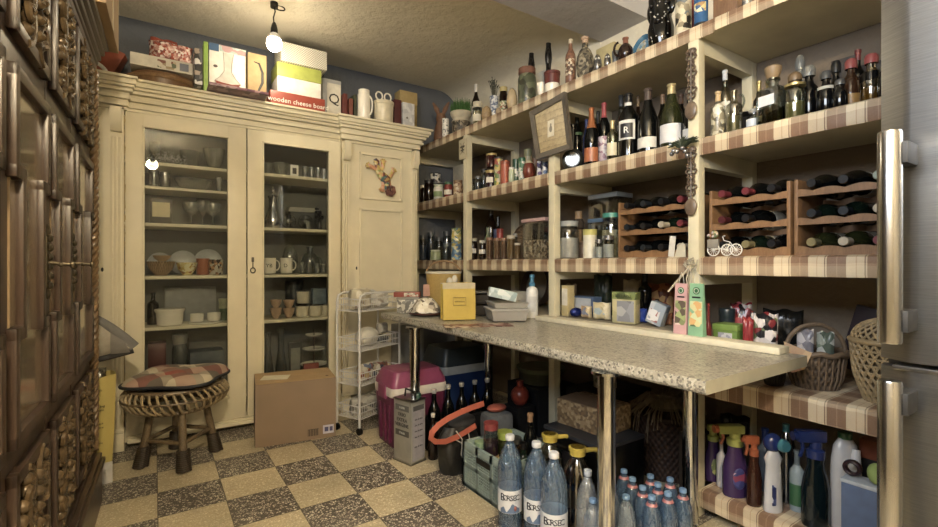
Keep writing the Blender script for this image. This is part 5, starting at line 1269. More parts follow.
# little bicycle planter
xb, yb, s = pos(722, 1.868)
bk = thing('bicycle_ornament', 'white wire tricycle ornament carrying a flower cart on the third shelf', 'ornament', (1.8745, yb-.004, Z3+.0045), -pi/2)
WIRE = P('d6d2c8', .35)
def wheel(cx, R):
    mb = MB().tube([(cx+R*cos(a), 0, R+R*sin(a)) for a in [2*pi*i/24 for i in range(24)]], .0022, 5, closed=True)
    for j in range(6): a = pi*j/6; mb.cyl((cx-R*cos(a), 0, R-R*sin(a)), (cx+R*cos(a), 0, R+R*sin(a)), .001, 4)
    return mb
for cx, R_ in ((-.042, .024), (.012, .022), (.047, .022)): part(bk, 'wheel', wheel(cx, R_), WIRE)
part(bk, 'frame', MB().tube([(.012, 0, .022), (.024, 0, .052), (.047, 0, .022)], .0018, 5).tube([(.024, 0, .052), (.0, 0, .06), (-.005, 0, .075), (.005, 0, .078)], .0018, 5).tube([(.012, 0, .022), (-.02, 0, .03), (-.042, 0, .024)], .0018, 5), WIRE)
part(bk, 'cart', MB().b2((-.066, -.004, .03), (-.022, .01, .066), bev=.002), P('7a7468', .6))
fm = MB()
for i in range(9): fm.ball((-.044+random.gauss(0, .011), .003, .075+random.uniform(0, .02)), .008, 7, 5)
part(bk, 'flowers', fm, blotch(['b86a4c', 'c8b070', '5a6a3c', 'b8a0a0'], 90))

# ------------------------------------------------------------ hung on the posts
CARV = P('5c4836', .45, var=.35, scale=90, bump=.3)
def spoon(label, py0, py1):
    z1 = atX(694, py0, XS-.02).z; z0 = atX(694, py1, XS-.02).z; H_ = z1-z0
    r = thing('carved_spoon', label, 'ornament', (XS-.0165, 1.106, z0), -pi/2)
    mb = MB()
    n = 9
    for i in range(n):
        zz = H_*(.30+.7*(i+.5)/n); w_ = .015+.005*sin(i*1.9)
        mb.tube([(w_*cos(a)*1.15, 0, zz+H_*.042*sin(a)) for a in [2*pi*j/12 for j in range(12)]], .0045, 6, closed=True)
    mb.cyl((0, 0, H_*.12), (0, 0, H_*.98), .005, 8).ball((0, 0, H_*.97), (.014, .006, .012), 8, 6)
    part(r, 'handle', mb, CARV)
    part(r, 'bowl', MB().ball((0, -.002, H_*.13), (.027, .009, H_*.13), 16, 10), P('6a5440', .35, var=.2, scale=60))
spoon('upper carved wooden love spoon hanging on the shelf post', 48, 119)
spoon('lower carved wooden love spoon hanging below the evergreen sprig', 147, 216)
sg_ = thing('evergreen_sprig', 'evergreen sprig with silver baubles tied on the shelf post', 'decoration', (XS-.045, 1.13, 1.505))
mb = MB()
for i in range(90):
    a = random.uniform(-.5, 2.9) if i % 2 else random.uniform(2.4, 3.6); L_ = random.uniform(.03, .08)
    p0 = Vector((random.uniform(-.006, .006), 0, 0)); p1 = p0+Vector((random.uniform(-.02, .02), L_*cos(a), .025+L_*sin(a)*.3)); mb.tube([p0, (p0+p1)/2+Vector((0, 0, .012)), p1], [.0015, .004, .0008], 4)
part(sg_, 'needles', mb, P('2c3a22', .6, var=.4, scale=60))
for i in range(6): part(sg_, 'bauble', MB().ball((-.012+random.gauss(0, .006), -.035+.014*i, random.gauss(-.014, .008)), .010, 10, 6), P('8c8c90', .2, .8))
# tilted picture
c = (atX(524, 172, XS-.03)+atX(562, 131, XS-.03))/2
yl, zl = pos(531.5, XS-.03)[1], 0
def at_(px, py): p = atX(px, py, XS-.03); return (p.y, p.z)
q = [at_(529.5, 112.5), at_(564.5, 92), at_(571, 149), at_(536.5, 160)]
ctr = (sum(a for a, b in q)/4, sum(b for a, b in q)/4)
pf = thing('hanging_picture', 'small dark framed picture hanging askew on the shelf post', 'picture', (XS-.012, ctr[0], ctr[1]))
def quad(k, x0, x1):
    return [(x0, (a-ctr[0])*k, (b-ctr[1])*k) for a, b in q], x0, x1
fr_ = MB(); o_ = [Vector((0, (a-ctr[0]), (b-ctr[1]))) for a, b in q]
for i in range(4):
    a, b = o_[i], o_[(i+1) % 4]; d = (b-a).normalized(); nrm = Vector((0, -d.z, d.y)); nrm = nrm if nrm.dot(-a) > 0 else -nrm
    vs = []
    for p, e in ((a, -.0), (b, .0)):
        inn = p*(.80)
        vs += [p+Vector((-.022, 0, 0)), p, inn+Vector((-.016, 0, 0)), inn]
    fr_.add(vs, [(0, 2, 6, 4), (0, 4, 5, 1), (2, 3, 7, 6), (1, 5, 7, 3)])
part(pf, 'frame', fr_, P('5a5044', .4, var=.2))
mat_ = MB(); mat_.add([p*.81+Vector((-.007, 0, 0)) for p in o_]+[p*.81+Vector((-.002, 0, 0)) for p in o_], [(0, 1, 2, 3), (4, 5, 6, 7), (0, 1, 5, 4), (1, 2, 6, 5), (2, 3, 7, 6), (3, 0, 4, 7)])
def sketch():
    t = NT('sepia_sketch'); o = t.xyz(); n = t.noise(55, 5)
    bands = t.math('FRACT', t.math('MULTIPLY', t.math('ADD', o[2], t.math('MULTIPLY', n, .02)), 26))
    t.col(t.mix(.5, t.ramp(bands, [(0, 'b59a62'), (.55, 'a58a55'), (.62, '5c4a30'), (.7, 'b59a62')]), t.ramp(n, [(.35, '8a744a'), (.6, 'b8a06c')]))); return t.pr(.3)
part(pf, 'picture', mat_, sketch())
part(pf, 'white_panel', MB().box((-.0085, 0, .0), (.002, .05, .09)), P('cfc6a8', .4))
part(pf, 'drawn_figure', MB().ball((-.0098, 0, -.004), (.001, .012, .018), 12, 8).ball((-.0098, 0, .02), (.001, .006, .008), 10, 6), P('8a8270', .5))
# tile plaque with a bee on the far post
z1, z0 = atX(463, 140, XS-.01).z, atX(463, 160, XS-.01).z
bq = thing('bee_plaque', 'small cream plaque with a dark bee drawing on the far shelf post', 'plaque', (XS-.0145, 2.83, z0), -pi/2)
part(bq, 'tile', MB().b2((-.048, -.004, 0), (.048, .004, z1-z0), bev=.002), P('b8ab84', .5))
mb = MB().ball((0, -.005, (z1-z0)*.5), (.007, .002, .026), 10, 6)
for sg in (-1, 1):
    mb.ball((sg*.017, -.005, (z1-z0)*.62), (.014, .0015, .007), 10, 6).ball((sg*.014, -.005, (z1-z0)*.45), (.010, .0015, .006), 10, 6)
    for k_ in (-.3, .1, .4): mb.cyl((0, -.0052, (z1-z0)*(.5+k_*.3)), (sg*.026, -.0052, (z1-z0)*(.5+k_*.8)), .0015, 4)
part(bq, 'bee', mb, P('4a4030', .6))

# ------------------------------------------------------------ things on the stone-look table
ZQ = ZTAB+.001
def tq(px, py, z=ZQ): p = atZ(px, py, z); return p.x, p.y, depth(p.x, p.y)/FPX
def tz(px, py, x, y): return CH+(HY-py)*depth(x, y)/FPX
AT = -.62   # facing the room, square to the viewer
tile = blotch(['c4c0b0', '8c8a80', 'd4d0c4', '6f6e68'], 60, .3)
x, y, s = tq(400, 310.5)
tt = thing('tile_tin', 'grey and white tile patterned tin at the far end of the table', 'tin', (1.345, 2.70, ZQ), AT)
part(tt, 'body', MB().b2((-.07, -.05, 0), (.07, .05, .085), bev=.004), tile)
part(tt, 'lid', MB().b2((-.073, -.053, .0855), (.073, .053, .10), bev=.003), P('8a887e', .4))
rbx = thing('red_game_box', 'flat red box with pale picture lying on the tile patterned tin', 'box', (1.338, 2.70, ZQ+.101), AT+.04)
part(rbx, 'box_body', MB().b2((-.085, -.05, 0), (.075, .05, .03), bev=.002), P('a33a2c', .45))
part(rbx, 'printed_panel', MB().b2((-.02, -.052, .004), (.068, -.0495, .026)), blotch(['c4b49c', 'b84c38', '8c8478', 'd8ccb8'], 60))
x, y, s = tq(425, 317)
dm = thing('cake_plate', 'dark red round plate on the table beside the yellow bag', 'plate', (1.36, 2.50, ZQ))
part(dm, 'plate', MB().lathe([(0, 0), (.07, 0), (.105, .012), (.105, .018), (.07, .008), (0, .008)], 30), P('5c2c24', .3))
mb = MB()
def clothf(u, v):
    a, r = 2*pi*u, v; h = (1-r**2.6)*.085+.007*sin(5*a+3*r)*r+.006*sin(9*a)*r
    R_ = .096*r*(1+.06*sin(4*a)); return (R_*cos(a), R_*sin(a), .019+max(0, h))
mb.grid(clothf, 48, 14)
solo('patterned_cloth', 'crumpled white flowered cloth bundle on the dark red plate', 'cloth', mb, blotch(['d4ccb8', 'c9c0aa', 'dcd6c8', '8c8068', 'b8a890', '6a5a4c'], 45, .8), (dm.location.x, dm.location.y, ZQ))
x, y, s = tq(437, 297, ZQ+.0)
bx, by = x+.06, y-.20
bx, by = 1.565, 2.645
s = depth(bx, by)/FPX
yb_ = thing('yellow_basket', 'yellow basket with an arched cane handle behind the gift bag', 'basket', (bx, by, ZQ), AT)
zz0 = .02; H_ = tz(437, 273, bx, by)-ZQ
part(yb_, 'body', MB().lathe([(0, 0), (.085, 0), (.095, .01), (.115, H_), (.11, H_), (.09, .015), (0, .012)], 28, sx=1, sy=.75), P('b8923c', .6, var=.08, bump=.2, scale=90))
part(yb_, 'lining', MB().lathe([(.106, H_-.008), (.118, H_-.006), (.121, H_+.004), (.112, H_+.007), (.09, H_-.012), (0, H_-.014)], 28, sx=1, sy=.75), P('c9c4b0', .8))
part(yb_, 'handle', MB().tube([(.112*cos(t), 0, H_-.01+.085*sin(t)) for t in [pi*i/20 for i in range(21)]], .006, 8), P('8c6438', .6))
part(yb_, 'pink_tag', MB().box((-.104, -.055, H_*.55), (.045, .004, .075), .5), P('c9907c', .5))
x, y, s = tq(459, 321)
w_ = 33*s; H_ = tz(457, 284, x, y+.03)-ZQ
gbx, gby = x+.015, y+.035
gb_ = thing('gift_bag', 'bright yellow paper gift bag with an outlined label on the table', 'bag', (gbx, gby, ZQ+.004), AT+.28)
mb = MB(); wb, db = w_/2, .042
sec = [(0, 1.0, 1.0), (.5, 1.0, .92), (.8, 1.01, .72), (1.0, 1.02, .62)]
vs = []
for z_, kx, ky in sec:
    for ax, ay in ((-1, -1), (0, -1), (1, -1), (1, 0), (1, 1), (0, 1), (-1, 1), (-1, 0)):
        g_ = (.72 if z_ > .3 else .97) if ay == 0 else 1; vs.append((ax*wb*kx*g_, ay*db*ky, z_*H_))
fs = [tuple(range(8))]
for j in range(3):
    for i in range(8): fs.append((j*8+i, j*8+(i+1) % 8, (j+1)*8+(i+1) % 8, (j+1)*8+i))
part(gb_, 'bag', MB().add(vs, fs), P('c4a020', .5, var=.05), ang=20)
vs2 = [(a*1.006, b*1.012, c) for a, b, c in vs[16:]]
vb = [(a*1.004, b*1.012, H_*.84+0*c) for a, b, c in vs[16:24]]+[(a, b, H_) for a, b, c in vs2[8:16]]
part(gb_, 'top_band', MB().add(vb, [(i, (i+1) % 8, 8+(i+1) % 8, 8+i) for i in range(8)]), P('b3a47c', .6), ang=20)
lm = MB(); zc_ = H_*.5
for lo_, hi_ in (((-.045, zc_-.022), (.045, zc_-.020)), ((-.045, zc_+.020), (.045, zc_+.022)), ((-.045, zc_-.022), (-.043, zc_+.022)), ((.043, zc_-.022), (.045, zc_+.022))):
    lm.b2((lo_[0]*.8, -db*.985-.002, lo_[1]), (hi_[0]*.8, -db*.9, hi_[1]))
part(gb_, 'label_outline', lm, P('7a6420', .5))
q = text_mb('delicatessen', .012, 0, (0, -db*.985-.002, zc_)); part(gb_, 'lettering', q, P('6a5618', .5))
# containers
x, y, s = tq(506, 322)
co = thing('food_container', 'clear lidded plastic food container with pinkish contents on the table', 'container', (x+.03, y+.04, ZQ+.004), AT+.2)
part(co, 'body', MB().lathe([(0, 0), (.118, 0), (.125, .004), (.138, .052), (.142, .054), (.142, .058), (.134, .058), (.121, .006), (0, .004)], 4, M=Matrix.Rotation(pi/4, 4, 'Z'), sx=1, sy=1), frosted('d8d4cc', .4), ang=15)
part(co, 'contents', MB().box((0, 0, .026), (.155, .155, .036), bev=.008), P('c9a49c', .6, var=.2))
part(co, 'lid', MB().box((0, 0, .062), (.208, .208, .010), bev=.004), frosted('d4d2cc', .5))
c2 = thing('food_container', 'second clear plastic container stacked on the pinkish one', 'container', (x+.035, y+.04, ZQ+.0725), AT+.24)
part(c2, 'body', MB().lathe([(0, 0), (.115, 0), (.12, .003), (.132, .026), (.137, .027), (.137, .030), (.128, .030), (.116, .005), (0, .003)], 4, M=Matrix.Rotation(pi/4, 4, 'Z')), frosted('cfcbc0', .5), ang=15)
bl = thing('tissue_box', 'small pale blue printed box tilted on the stacked food containers', 'box', (x+.005, y+.04, ZQ+.104), AT+.1)
mb = MB().box((0, 0, .05), (.15, .075, .05), M=Matrix.Rotation(.22, 4, 'Y'), bev=.003); mz = min(v[2] for v in mb.v); mb.v = [(a, b, c-mz) for a, b, c in mb.v]
part(bl, 'box_body', mb, blotch(['a8c0c4', 'b8ccd0', '9cb4b8', 'c8d4d4', '8ca8b0'], 30, .4))
x, y, s = tq(475, 327)
solo('red_leaflet', 'dark red printed leaflet lying under the gift bag and containers', 'leaflet', MB().box((0, 0, .001), (.34, .12, .002)), blotch(['6a2a24', '8c4a3c', 'a88a74', '5a2420', 'b8a48c'], 30, .5), (x+.03, y+.02, ZQ+.0005), AT+.22)
x, y, s = tq(538, 317.5)
x, y = 1.797, 2.045
sp1 = thing('spray_bottle', 'white spray bottle with a bright blue nozzle on the table', 'bottle', (x, y, ZQ))
H_ = tz(538, 275, x, y)-ZQ; R_ = 6.0*depth(x, y)/FPX
part(sp1, 'body', MB().lathe([(0, 0), (R_*.94, 0), (R_, .005), (R_, H_*.6), (R_*.85, H_*.68), (R_*.42, H_*.72), (R_*.40, H_*.74), (0, H_*.74)], 22), P('c9cbcc', .3, var=.02))
part(sp1, 'nozzle', MB().lathe([(R_*.5, H_*.735), (R_*.52, H_*.80), (R_*.35, H_*.82), (R_*.3, H_*.92), (R_*.42, H_*.93), (R_*.40, H_), (0, H_)], 18), P('2a74a4', .3))
part(sp1, 'label', MB().lathe([(R_+.0008, H_*.15), (R_+.0008, H_*.5)], 12, a0=-2.9, a1=-1.6), P('b4b8bc', .4))
# black trivet and wire ornament behind the bag
x, y = 1.60, 2.37
bt = solo('black_tray', 'flat black tray on the stack of folded linen behind the gift bag', 'tray', MB().box((0, 0, .008), (.26, .16, .014), bev=.005), BLACK, (x, y, ZQ+.13), AT)
st_ = solo('folded_linen', 'folded dark linen stack at the back of the table', 'cloth', MB().box((0, 0, .032), (.22, .14, .062), bev=.02).box((0, 0, .098), (.21, .14, .062), bev=.02), P('2c2622', .8, var=.2), (x, y, ZQ), AT)
wo = thing('wire_ornament', 'brown twisted wire ornament with white petals on the black tray', 'ornament', (x-.08, y+.03, ZQ+.147), AT)
mb = MB()
for k_ in range(6):
    a0 = k_*1.05; mb.tube([(.02*cos(a0)*t+.022*sin(t*5+k_), .02*sin(a0)*t, .004+.018*t+.012*sin(t*4)) for t in [i*.18 for i in range(12)]], .0022, 5)
part(wo, 'wire', mb, P('6a3c30', .4))
part(wo, 'petals', MB().ball((-.05, 0, .05), (.02, .012, .03), 10, 6).ball((-.02, .01, .065), (.018, .01, .03), 10, 6), P('c4bca8', .5))

# ------------------------------------------------------------ on the board behind the table
def SB(kind, label, px, pyt, w, body, X=1.93, **k): return V(kind, label, px, pyt, w, ZB, body, X=X, **k)
def CB(name, label, cat, px0, px1, pyt, X, dx, mat, **k): return CX(name, label, cat, px0, px1, pyt, X, ZB, dx, mat, **k)
def PK(name, label, cat, px, pyt, w, X, mat, d=.06, zs=ZB, seed=1, rz=-pi/2+.35, **k):
    c_, s_ = abs(cos(rz)), abs(sin(rz))
    def bd(x, y, s, q): return (x, y, w*s*q/2*c_+d*.6*s_, w*s*q/2*s_+d*.6*c_, zs, CH+(HY-pyt)*s, False)
    (x, y, s), q = settle(px, X, None, bd); keep(*bd(x, y, s, q))
    return packet(name, label, cat, x, y, zs+.0015, w*s*q, (CH+(HY-pyt)*s-zs)*.97, d, rz, mat, seed, **k)
x, y, s = pos(498, 2.12); R_ = 17*s
sv = thing('sieve', 'large round wooden sieve leaning on the wall behind the table', 'sieve', (2.18, 2.40, ZB+.003), -pi/2)
M = Matrix.Rotation(radians(80), 4, 'X')
part(sv, 'rim', MB().lathe([(R_, 0), (R_*1.03, 0), (R_*1.03, .06), (R_, .06), (R_, 0)], 36, (0, 0, R_*1.03), M=M), P('4a3020', .5))
part(sv, 'mesh', MB().lathe([(0, .01), (R_*.995, .01), (R_*.995, .014), (0, .014)], 30, (0, 0, R_*1.03), M=M), P('8a7a60', .7))
CB('white_appliance_box', 'low white box at the back of the board beside the spray bottle', 'box', 508, 530, 292, 2.0, .07, P('a9a596', .5))
CB('tea_box', 'small white and yellow tea box beside the middle shelf post', 'box', 561.5, 568, 286, 1.88, .05, P('b8a468', .5), panel=P('c4c0b0', .5), pm=(.1, .9, .35, .9))
PK('paper_bag', 'brown paper bag behind the blue and white box', 'bag', 571, 284, 12, 2.06, P('8a6c44', .7), seed=8)
CB('sugar_box', 'blue and white printed box on the board behind the table', 'box', 572, 593, 297, 1.97, .07, P('3f5c8c', .5), panel=P('a8b0bc', .5), pm=(.12, .9, .3, .92))
x, y, s = pos(576, 1.895)
mb = MB().ball((0, 0, .026), (.036, .032, .026), 14, 9); mb.v = [(a*(1+.12*sin(40*c+9*b)), b*(1+.1*sin(60*a)), c) for a, b, c in mb.v]
solo('foil_ball', 'crumpled shiny blue foil pouch in front of the blue box', 'pouch', mb, P('14288c', .18, .5, var=.3, scale=60), (x, y, ZB+.0015))
PK('pasta_packet', 'small clear packet of pasta between the blue box and cream packet', 'packet', 586.5, 306.5, 11, 1.895, blotch(['b8a478', '9c7c54', '5a6a8c', 'c8b890'], 50, .3), d=.04, seed=4)
PK('green_bag', 'tall dark green foil bag at the back of the board', 'bag', 603, 275, 19, 2.10, P('1c2a1c', .3, var=.4, scale=50), seed=9)
PK('cream_packet', 'cream snack packet with small blue print in front of the green bag', 'packet', 602, 303, 20, 1.90, blotch(['c4b890', 'b8a878', '8aa0ac', 'c9c0a0'], 34, .4), d=.05, seed=6)
cbg = thing('coffee_bag', 'block bag with a green top and silver grey panel on the board', 'bag', (*pos(626, 1.905)[:2], ZB+.0015), -pi/2+.25)
s = pos(626, 1.905)[2]; w_, H_ = 24*s, CH+(HY-293)*s-ZB
part(cbg, 'bag', MB().box((0, 0, H_*.5), (w_, .06, H_), bev=.006), blotch(['a8a06a', 'b8ac78', '9c9460'], 18, .4))
part(cbg, 'green_top', MB().box((0, 0, H_*.89), (w_+.002, .062, H_*.24), bev=.004), blotch(['6a7c34', '7c8c44', '4c5a28'], 28, .4))
part(cbg, 'printed_panel', MB().box((.01, -.031, H_*.40), (w_*.72, .003, H_*.66)), blotch(['8c909c', '7c808c', 'a0a0a4', '6a6c78'], 26, .35))
part(cbg, 'lettering', text_mb('BELLARU', w_*.17, 0, (.0, -.0325, H_*.88)), P('2a3018', .5))
SB('liq', 'black bottle at the back between the coffee bag and orange bag', 645, 273, 13, DARKG, X=2.13, name='bottle', cap=BLACK, capz=.8)
PK('blue_pouch', 'small bright blue pouch beside the coffee bag', 'pouch', 643, 309, 8, 1.99, P('1c3cb0', .3), d=.05, seed=12)
keep(*pos(658, 1.935)[:2], .05, .06, ZB, ZB+.15, False)
PK('orange_bag', 'orange and brown crisp bag behind the tilted silver box', 'bag', 659, 284, 30, 2.09, blotch(['a8481c', '7a2c14', 'b8602c', '4a2414', 'c89048'], 30, .3), seed=14)
PK('tan_pouch', 'tan pouch leaning on the wall behind the coffee bag', 'pouch', 632, 280, 18, 2.14, P('a08c6c', .6, var=.2), seed=15)
x, y, s = pos(658, 1.935)
sb_ = thing('silver_box', 'silver blue printed carton tilted to one side on the board', 'box', (x, y, ZB+.0015), -pi/2+.15)
M = Matrix.Rotation(.33, 4, 'Y'); mb = MB().box((0, 0, 0), (.075, .05, .10), M=M, bev=.003); mz = min(v[2] for v in mb.v)
mb.v = [(a, b, c-mz) for a, b, c in mb.v]; part(sb_, 'box_body', mb, blotch(['8c9cb0', 'a8b0bc', '6a7a94'], 26, .35))
q = MB().box((-.006, -.026, -.01), (.05, .003, .055)); q.v = [tuple((M @ Vector(v))-Vector((0, 0, mz))) for v in q.v]; part(sb_, 'printed_panel', q, blotch(['c8c8cc', 'a85a5c', 'd0d0d4', '8c98b0'], 40))
CB('red_carton', 'flat red sweets carton at the front edge of the board', 'box', 639, 662, 318.5, 1.868, .05, P('9c2c34', .4), panel=P('b88a80', .5), pm=(.15, .85, .3, .7))
PK('orange_packet', 'small orange packet beside the flat red carton', 'packet', 668.5, 314, 7, 1.885, P('c06a34', .4), d=.03, seed=17)
# the two hanging gift packs on the plank
for px0, px1, pt_, c1, c2_, lb, yo in ((673.5, 686.5, 284, 'c98f92', ['c98f92', '7a8a4a', '5a4a3c', 'd8b8b0', '96a85a'], 'pink fruit-print gift pack with a green seal, left of the pair', 0), (688, 703, 284, '6fae7e', ['6fae7e', 'c8c07a', 'd89a4c', '4c6a44', 'b8c890'], 'green fruit-print gift pack with a green seal, right of the pair', .0)):
    X_ = 1.772; y1, y0 = pos(px0, X_)[1], pos(px1, X_)[1]; s = pos((px0+px1)/2, X_)[2]; zb = ZTAB+.0255; H_ = CH+(HY-pt_)*s-zb; w_ = (y1-y0)
    g = thing('gift_pack', lb, 'gift pack', (X_+.012, (y0+y1)/2, zb), -pi/2)
    vs = [(-w_/2, -.014, 0), (w_/2, -.014, 0), (w_/2, .014, 0), (-w_/2, .014, 0), (-w_/2*.9, -.003, H_), (w_/2*.9, -.003, H_), (w_/2*.9, .003, H_), (-w_/2*.9, .003, H_)]
    part(g, 'card', MB().add(vs, [(0, 1, 2, 3), (4, 5, 6, 7), (0, 1, 5, 4), (1, 2, 6, 5), (2, 3, 7, 6), (3, 0, 4, 7)]), P(c1, .5), ang=10)
    def on(zf): return -.014+(.011)*zf-.0008
    fr_ = MB(); 
    a, b = .18*H_, .66*H_
    fr_.add([(-w_*.42, on(.18), a), (w_*.42, on(.18), a), (w_*.40, on(.66), b), (-w_*.40, on(.66), b)], [(0, 1, 2, 3)])
    part(g, 'fruit_print', fr_, blotch(c2_, 48, .5))
    part(g, 'seal', MB().lathe([(0, 0), (w_*.24, 0), (w_*.24, .0012), (0, .0012)], 20, (0, on(.85)+.0008, H_*.86), M=Matrix.Rotation(pi/2, 4, 'X')), P('2a6a3c', .4))
    part(g, 'seal_ring', MB().tube([(w_*.15*cos(t), on(.86)-.0012, H_*.86+w_*.15*sin(t)) for t in [2*pi*i/20 for i in range(20)]], .0012, 5, closed=True), P('c4cfb8', .4))
    part(g, 'print_line', MB().b2((-w_*.28, on(.73)-.0006, H_*.72), (w_*.28, on(.73)+.0006, H_*.75)), TEXT)
    part(g, 'hang_loop', MB().tube([(-w_*.2, 0, H_-.004), (-w_*.12, 0, H_+.03), (0, .0, H_+.045), (w_*.12, 0, H_+.03), (w_*.2, 0, H_-.004)], .0014, 5), P('b8b4a4', .5))
tw = thing('twine_knot', 'pale twine knotted round the shelf post above the gift packs', 'twine', (XS-.02, 1.103, 1.0))
mb = MB()
for k_ in range(5): mb.tube([(random.uniform(-.012, .0), random.uniform(-.035, .035), .02+random.uniform(-.02, .04)) for i in range(5)], .0028, 5)
mb.tube([(-.01, 0, .02), (-.03, .035, -.03), (-.045, .075, -.085)], .004, 6).tube([(-.01, 0, .02), (-.016, -.012, -.03), (-.02, -.01, -.075)], .0025, 6).tube([(-.01, 0, .02), (-.016, .012, -.03), (-.02, .0, -.07)], .0025, 6)
part(tw, 'strands', mb, P('a89c80', .7))

# ------------------------------------------------------------ right bay, middle board
def PK4(name, label, cat, px, pyt, w, X, mat, **k): return PK(name, label, cat, px, pyt, w, X, mat, zs=Z4, **k)
V('liq', 'red capped bottle behind the green tub beside the spoon post', 708.5, 303, 6, Z4, P('7a1c20', .3), X=1.888, name='bottle', cap=P('8c2024', .3), capz=.8)
V('pot', 'dark blue lidded pot behind the green tub', 727, 309, 14, Z4, P('1c2a34', .3), X=2.06, name='lidded_pot', cat='pot')
gt = CX('green_tub', 'lime green lidded tub with a silver label behind the table end', 'container', 713, 737, 325, 1.93, Z4, .09, P('5c8424', .4), lid=(P('6c9430', .4), .12))
q = gt.children[0].dimensions; part(gt, 'label', MB().b2((-.0465, -q.y*.3, q.z*.72), (-.0445, q.y*.28, q.z*.95)), blotch(['b8b8c0', '8c8ca0', 'c8c8cc'], 60))
PK4('sweets_bag', 'red and black bag of sweets behind the green tub', 'bag', 741, 303, 19, 2.03, blotch(['9c2028', '2a1a1c', 'b8444c', 'c8b8b0', '5a1418'], 40, .25), seed=21)
PK4('red_packet', 'glossy red packet leaning between the green tub and floral bag', 'packet', 748, 318, 10, 1.925, P('9c1c24', .25, var=.1), d=.03, seed=22)
fbg = PK4('floral_bag', 'white gift bag printed with red and black figures', 'bag', 764, 313, 24, 1.99, blotch(['b8b0b0', '8c1c24', 'c4bcbc', '1c1a20', 'd0c8c8', '5a6a44'], 36, .4), seed=23, d=.07)
def wicker_bowl(label, x, y, z, R, H, handle, mat_, rib):
    r = thing('wicker_basket', label, 'basket', (x, y, z))
    body = MB().lathe([(0, 0), (R*.72, 0), (R*.86, H*.3), (R*.97, H*.95), (R*.93, H*.95), (R*.8, H*.3), (R*.66, .008), (0, .008)], 32)
    part(r, 'body', body, mat_)
    mb = MB()
    for i in range(26):
        a = 2*pi*i/26; mb.tube([(R*.73*cos(a), R*.73*sin(a), .002), (R*.875*cos(a), R*.875*sin(a), H*.3), (R*.985*cos(a), R*.985*sin(a), H*.95)], .0035, 5)
    part(r, 'stakes', mb, rib)
    part(r, 'rim', MB().tube([(R*cos(a), R*sin(a), H*.96+.004*sin(9*a)) for a in [2*pi*i/48 for i in range(48)]], .010, 8, closed=True), rib)
    if handle: part(r, 'handle', MB().tube([(R*.98*cos(t)*cos(handle[0]), R*.98*cos(t)*sin(handle[0]), H*.95+handle[1]*sin(t)) for t in [pi*i/22 for i in range(23)]], .008, 8), rib)
    return r
x1, y1, _ = pos(797, 2.02)
x2, y2, _ = pos(828, 2.03)
WK1 = weave('2c2016', '6a5034', 90); WK2 = P('6c5236', .6, var=.25, scale=60)
b1_ = wicker_bowl('brown wicker basket with an arched handle between the table corner and the straw basket', 2.02, .737, Z4+.0015, .094, .135, (-.9, .10), WK1, WK2)
b2_ = wicker_bowl('small dark wire-like basket half hidden under the table corner', 1.92, .832, Z4+.0015, .037, .075, None, P('17130f', .6), P('2a211a', .6, var=.3))
keep(2.02, .737, .098, .105, Z4, Z4+.15, True)
packet('foil_packet', 'crinkled silver packet standing in the wicker basket, left one', 'packet', 2.015, .767, Z4+.022, .055, .185, .035, -pi/2, blotch(['9c98a0', 'b8b4b8', '7a7680', 'c4b8b0'], 34, .25, .3), 25)
packet('foil_packet', 'crinkled pale green packet standing in the wicker basket, right one', 'packet', 2.022, .706, Z4+.022, .055, .18, .035, -pi/2, blotch(['6a7a64', '8a9488', '4a5a4c', 'a8aca4'], 34, .25, .3), 26)
nt = thing('paper_note', 'orange and pink folded paper note leaning on the front of the wicker basket', 'paper', (1.904, .757, .640), -pi/2+.15)
part(nt, 'sheet', MB().add([(-.01, 0, 0), (.03, 0, .02), (.05, .003, .08), (-.035, .003, .11), (-.01, .002, 0), (.03, .002, .02), (.05, .005, .08), (-.035, .005, .11)], [(0, 1, 2, 3), (4, 5, 6, 7), (0, 1, 5, 4), (1, 2, 6, 5), (2, 3, 7, 6), (3, 0, 4, 7)]), blotch(['b88a5c', 'c49a64', 'b07c70'], 12, .6))
al = thing('photo_album', 'dark purple hardback album leaning behind the wicker basket', 'book', (2.235, .60, Z4+.0015), -pi/2)
M = Matrix.Rotation(.25, 4, 'Y'); mb = MB().box((0, 0, .15), (.22, .025, .25), M=M, bev=.003); mz = min(v[2] for v in mb.v); mb.v = [(a, b, c-mz) for a, b, c in mb.v]
part(al, 'cover', mb, P('2a1c28', .4))
PK4('dark_bag', 'dark glossy bag at the back left of the wicker basket', 'bag', 783, 310, 34, 2.19, P('141412', .25, var=.5), seed=28)
# big lidded straw basket
x, y, s = pos(874, 1.985)
lb_ = thing('straw_basket', 'pale straw basket with a domed open-weave lid beside the fridge', 'basket', (1.985, .515, Z4+.0015))
R_, H_ = .098, .20
STRAW = wood('806638', 'ac8e5a', 14, (1, 1, 3), .6, 'straw')
part(lb_, 'inner', MB().lathe([(0, .002), (R_*.60, .002), (R_*.80, .07), (R_*.95, H_)], 28), P('5c4626', .8))
mb = MB(); NS = 26
for i in range(NS):
    for sg in (-1, 1):
        pts = []
        for j in range(13):
            t = j/12; rr = R_*(.64+.20*min(1, t*2.2)+.18*t)+.003; a = 2*pi*i/NS+sg*t*1.1; pts.append((rr*cos(a), rr*sin(a), .004+t*(H_-.01)))
        mb.tube(pts, .0042, 5)
for j in range(9):
    t = j/8; rr = R_*(.64+.20*min(1, t*2.2)+.18*t)+.002
    mb.tube([(rr*cos(a), rr*sin(a), .006+t*(H_-.012)) for a in [2*pi*k_/36 for k_ in range(36)]], .0038, 5, closed=True)
part(lb_, 'woven_side', mb, STRAW)
part(lb_, 'rim', MB().tube([(R_*1.04*cos(a), R_*1.04*sin(a), H_) for a in [2*pi*k_/40 for k_ in range(40)]], .009, 8, closed=True), STRAW)
mb = MB()
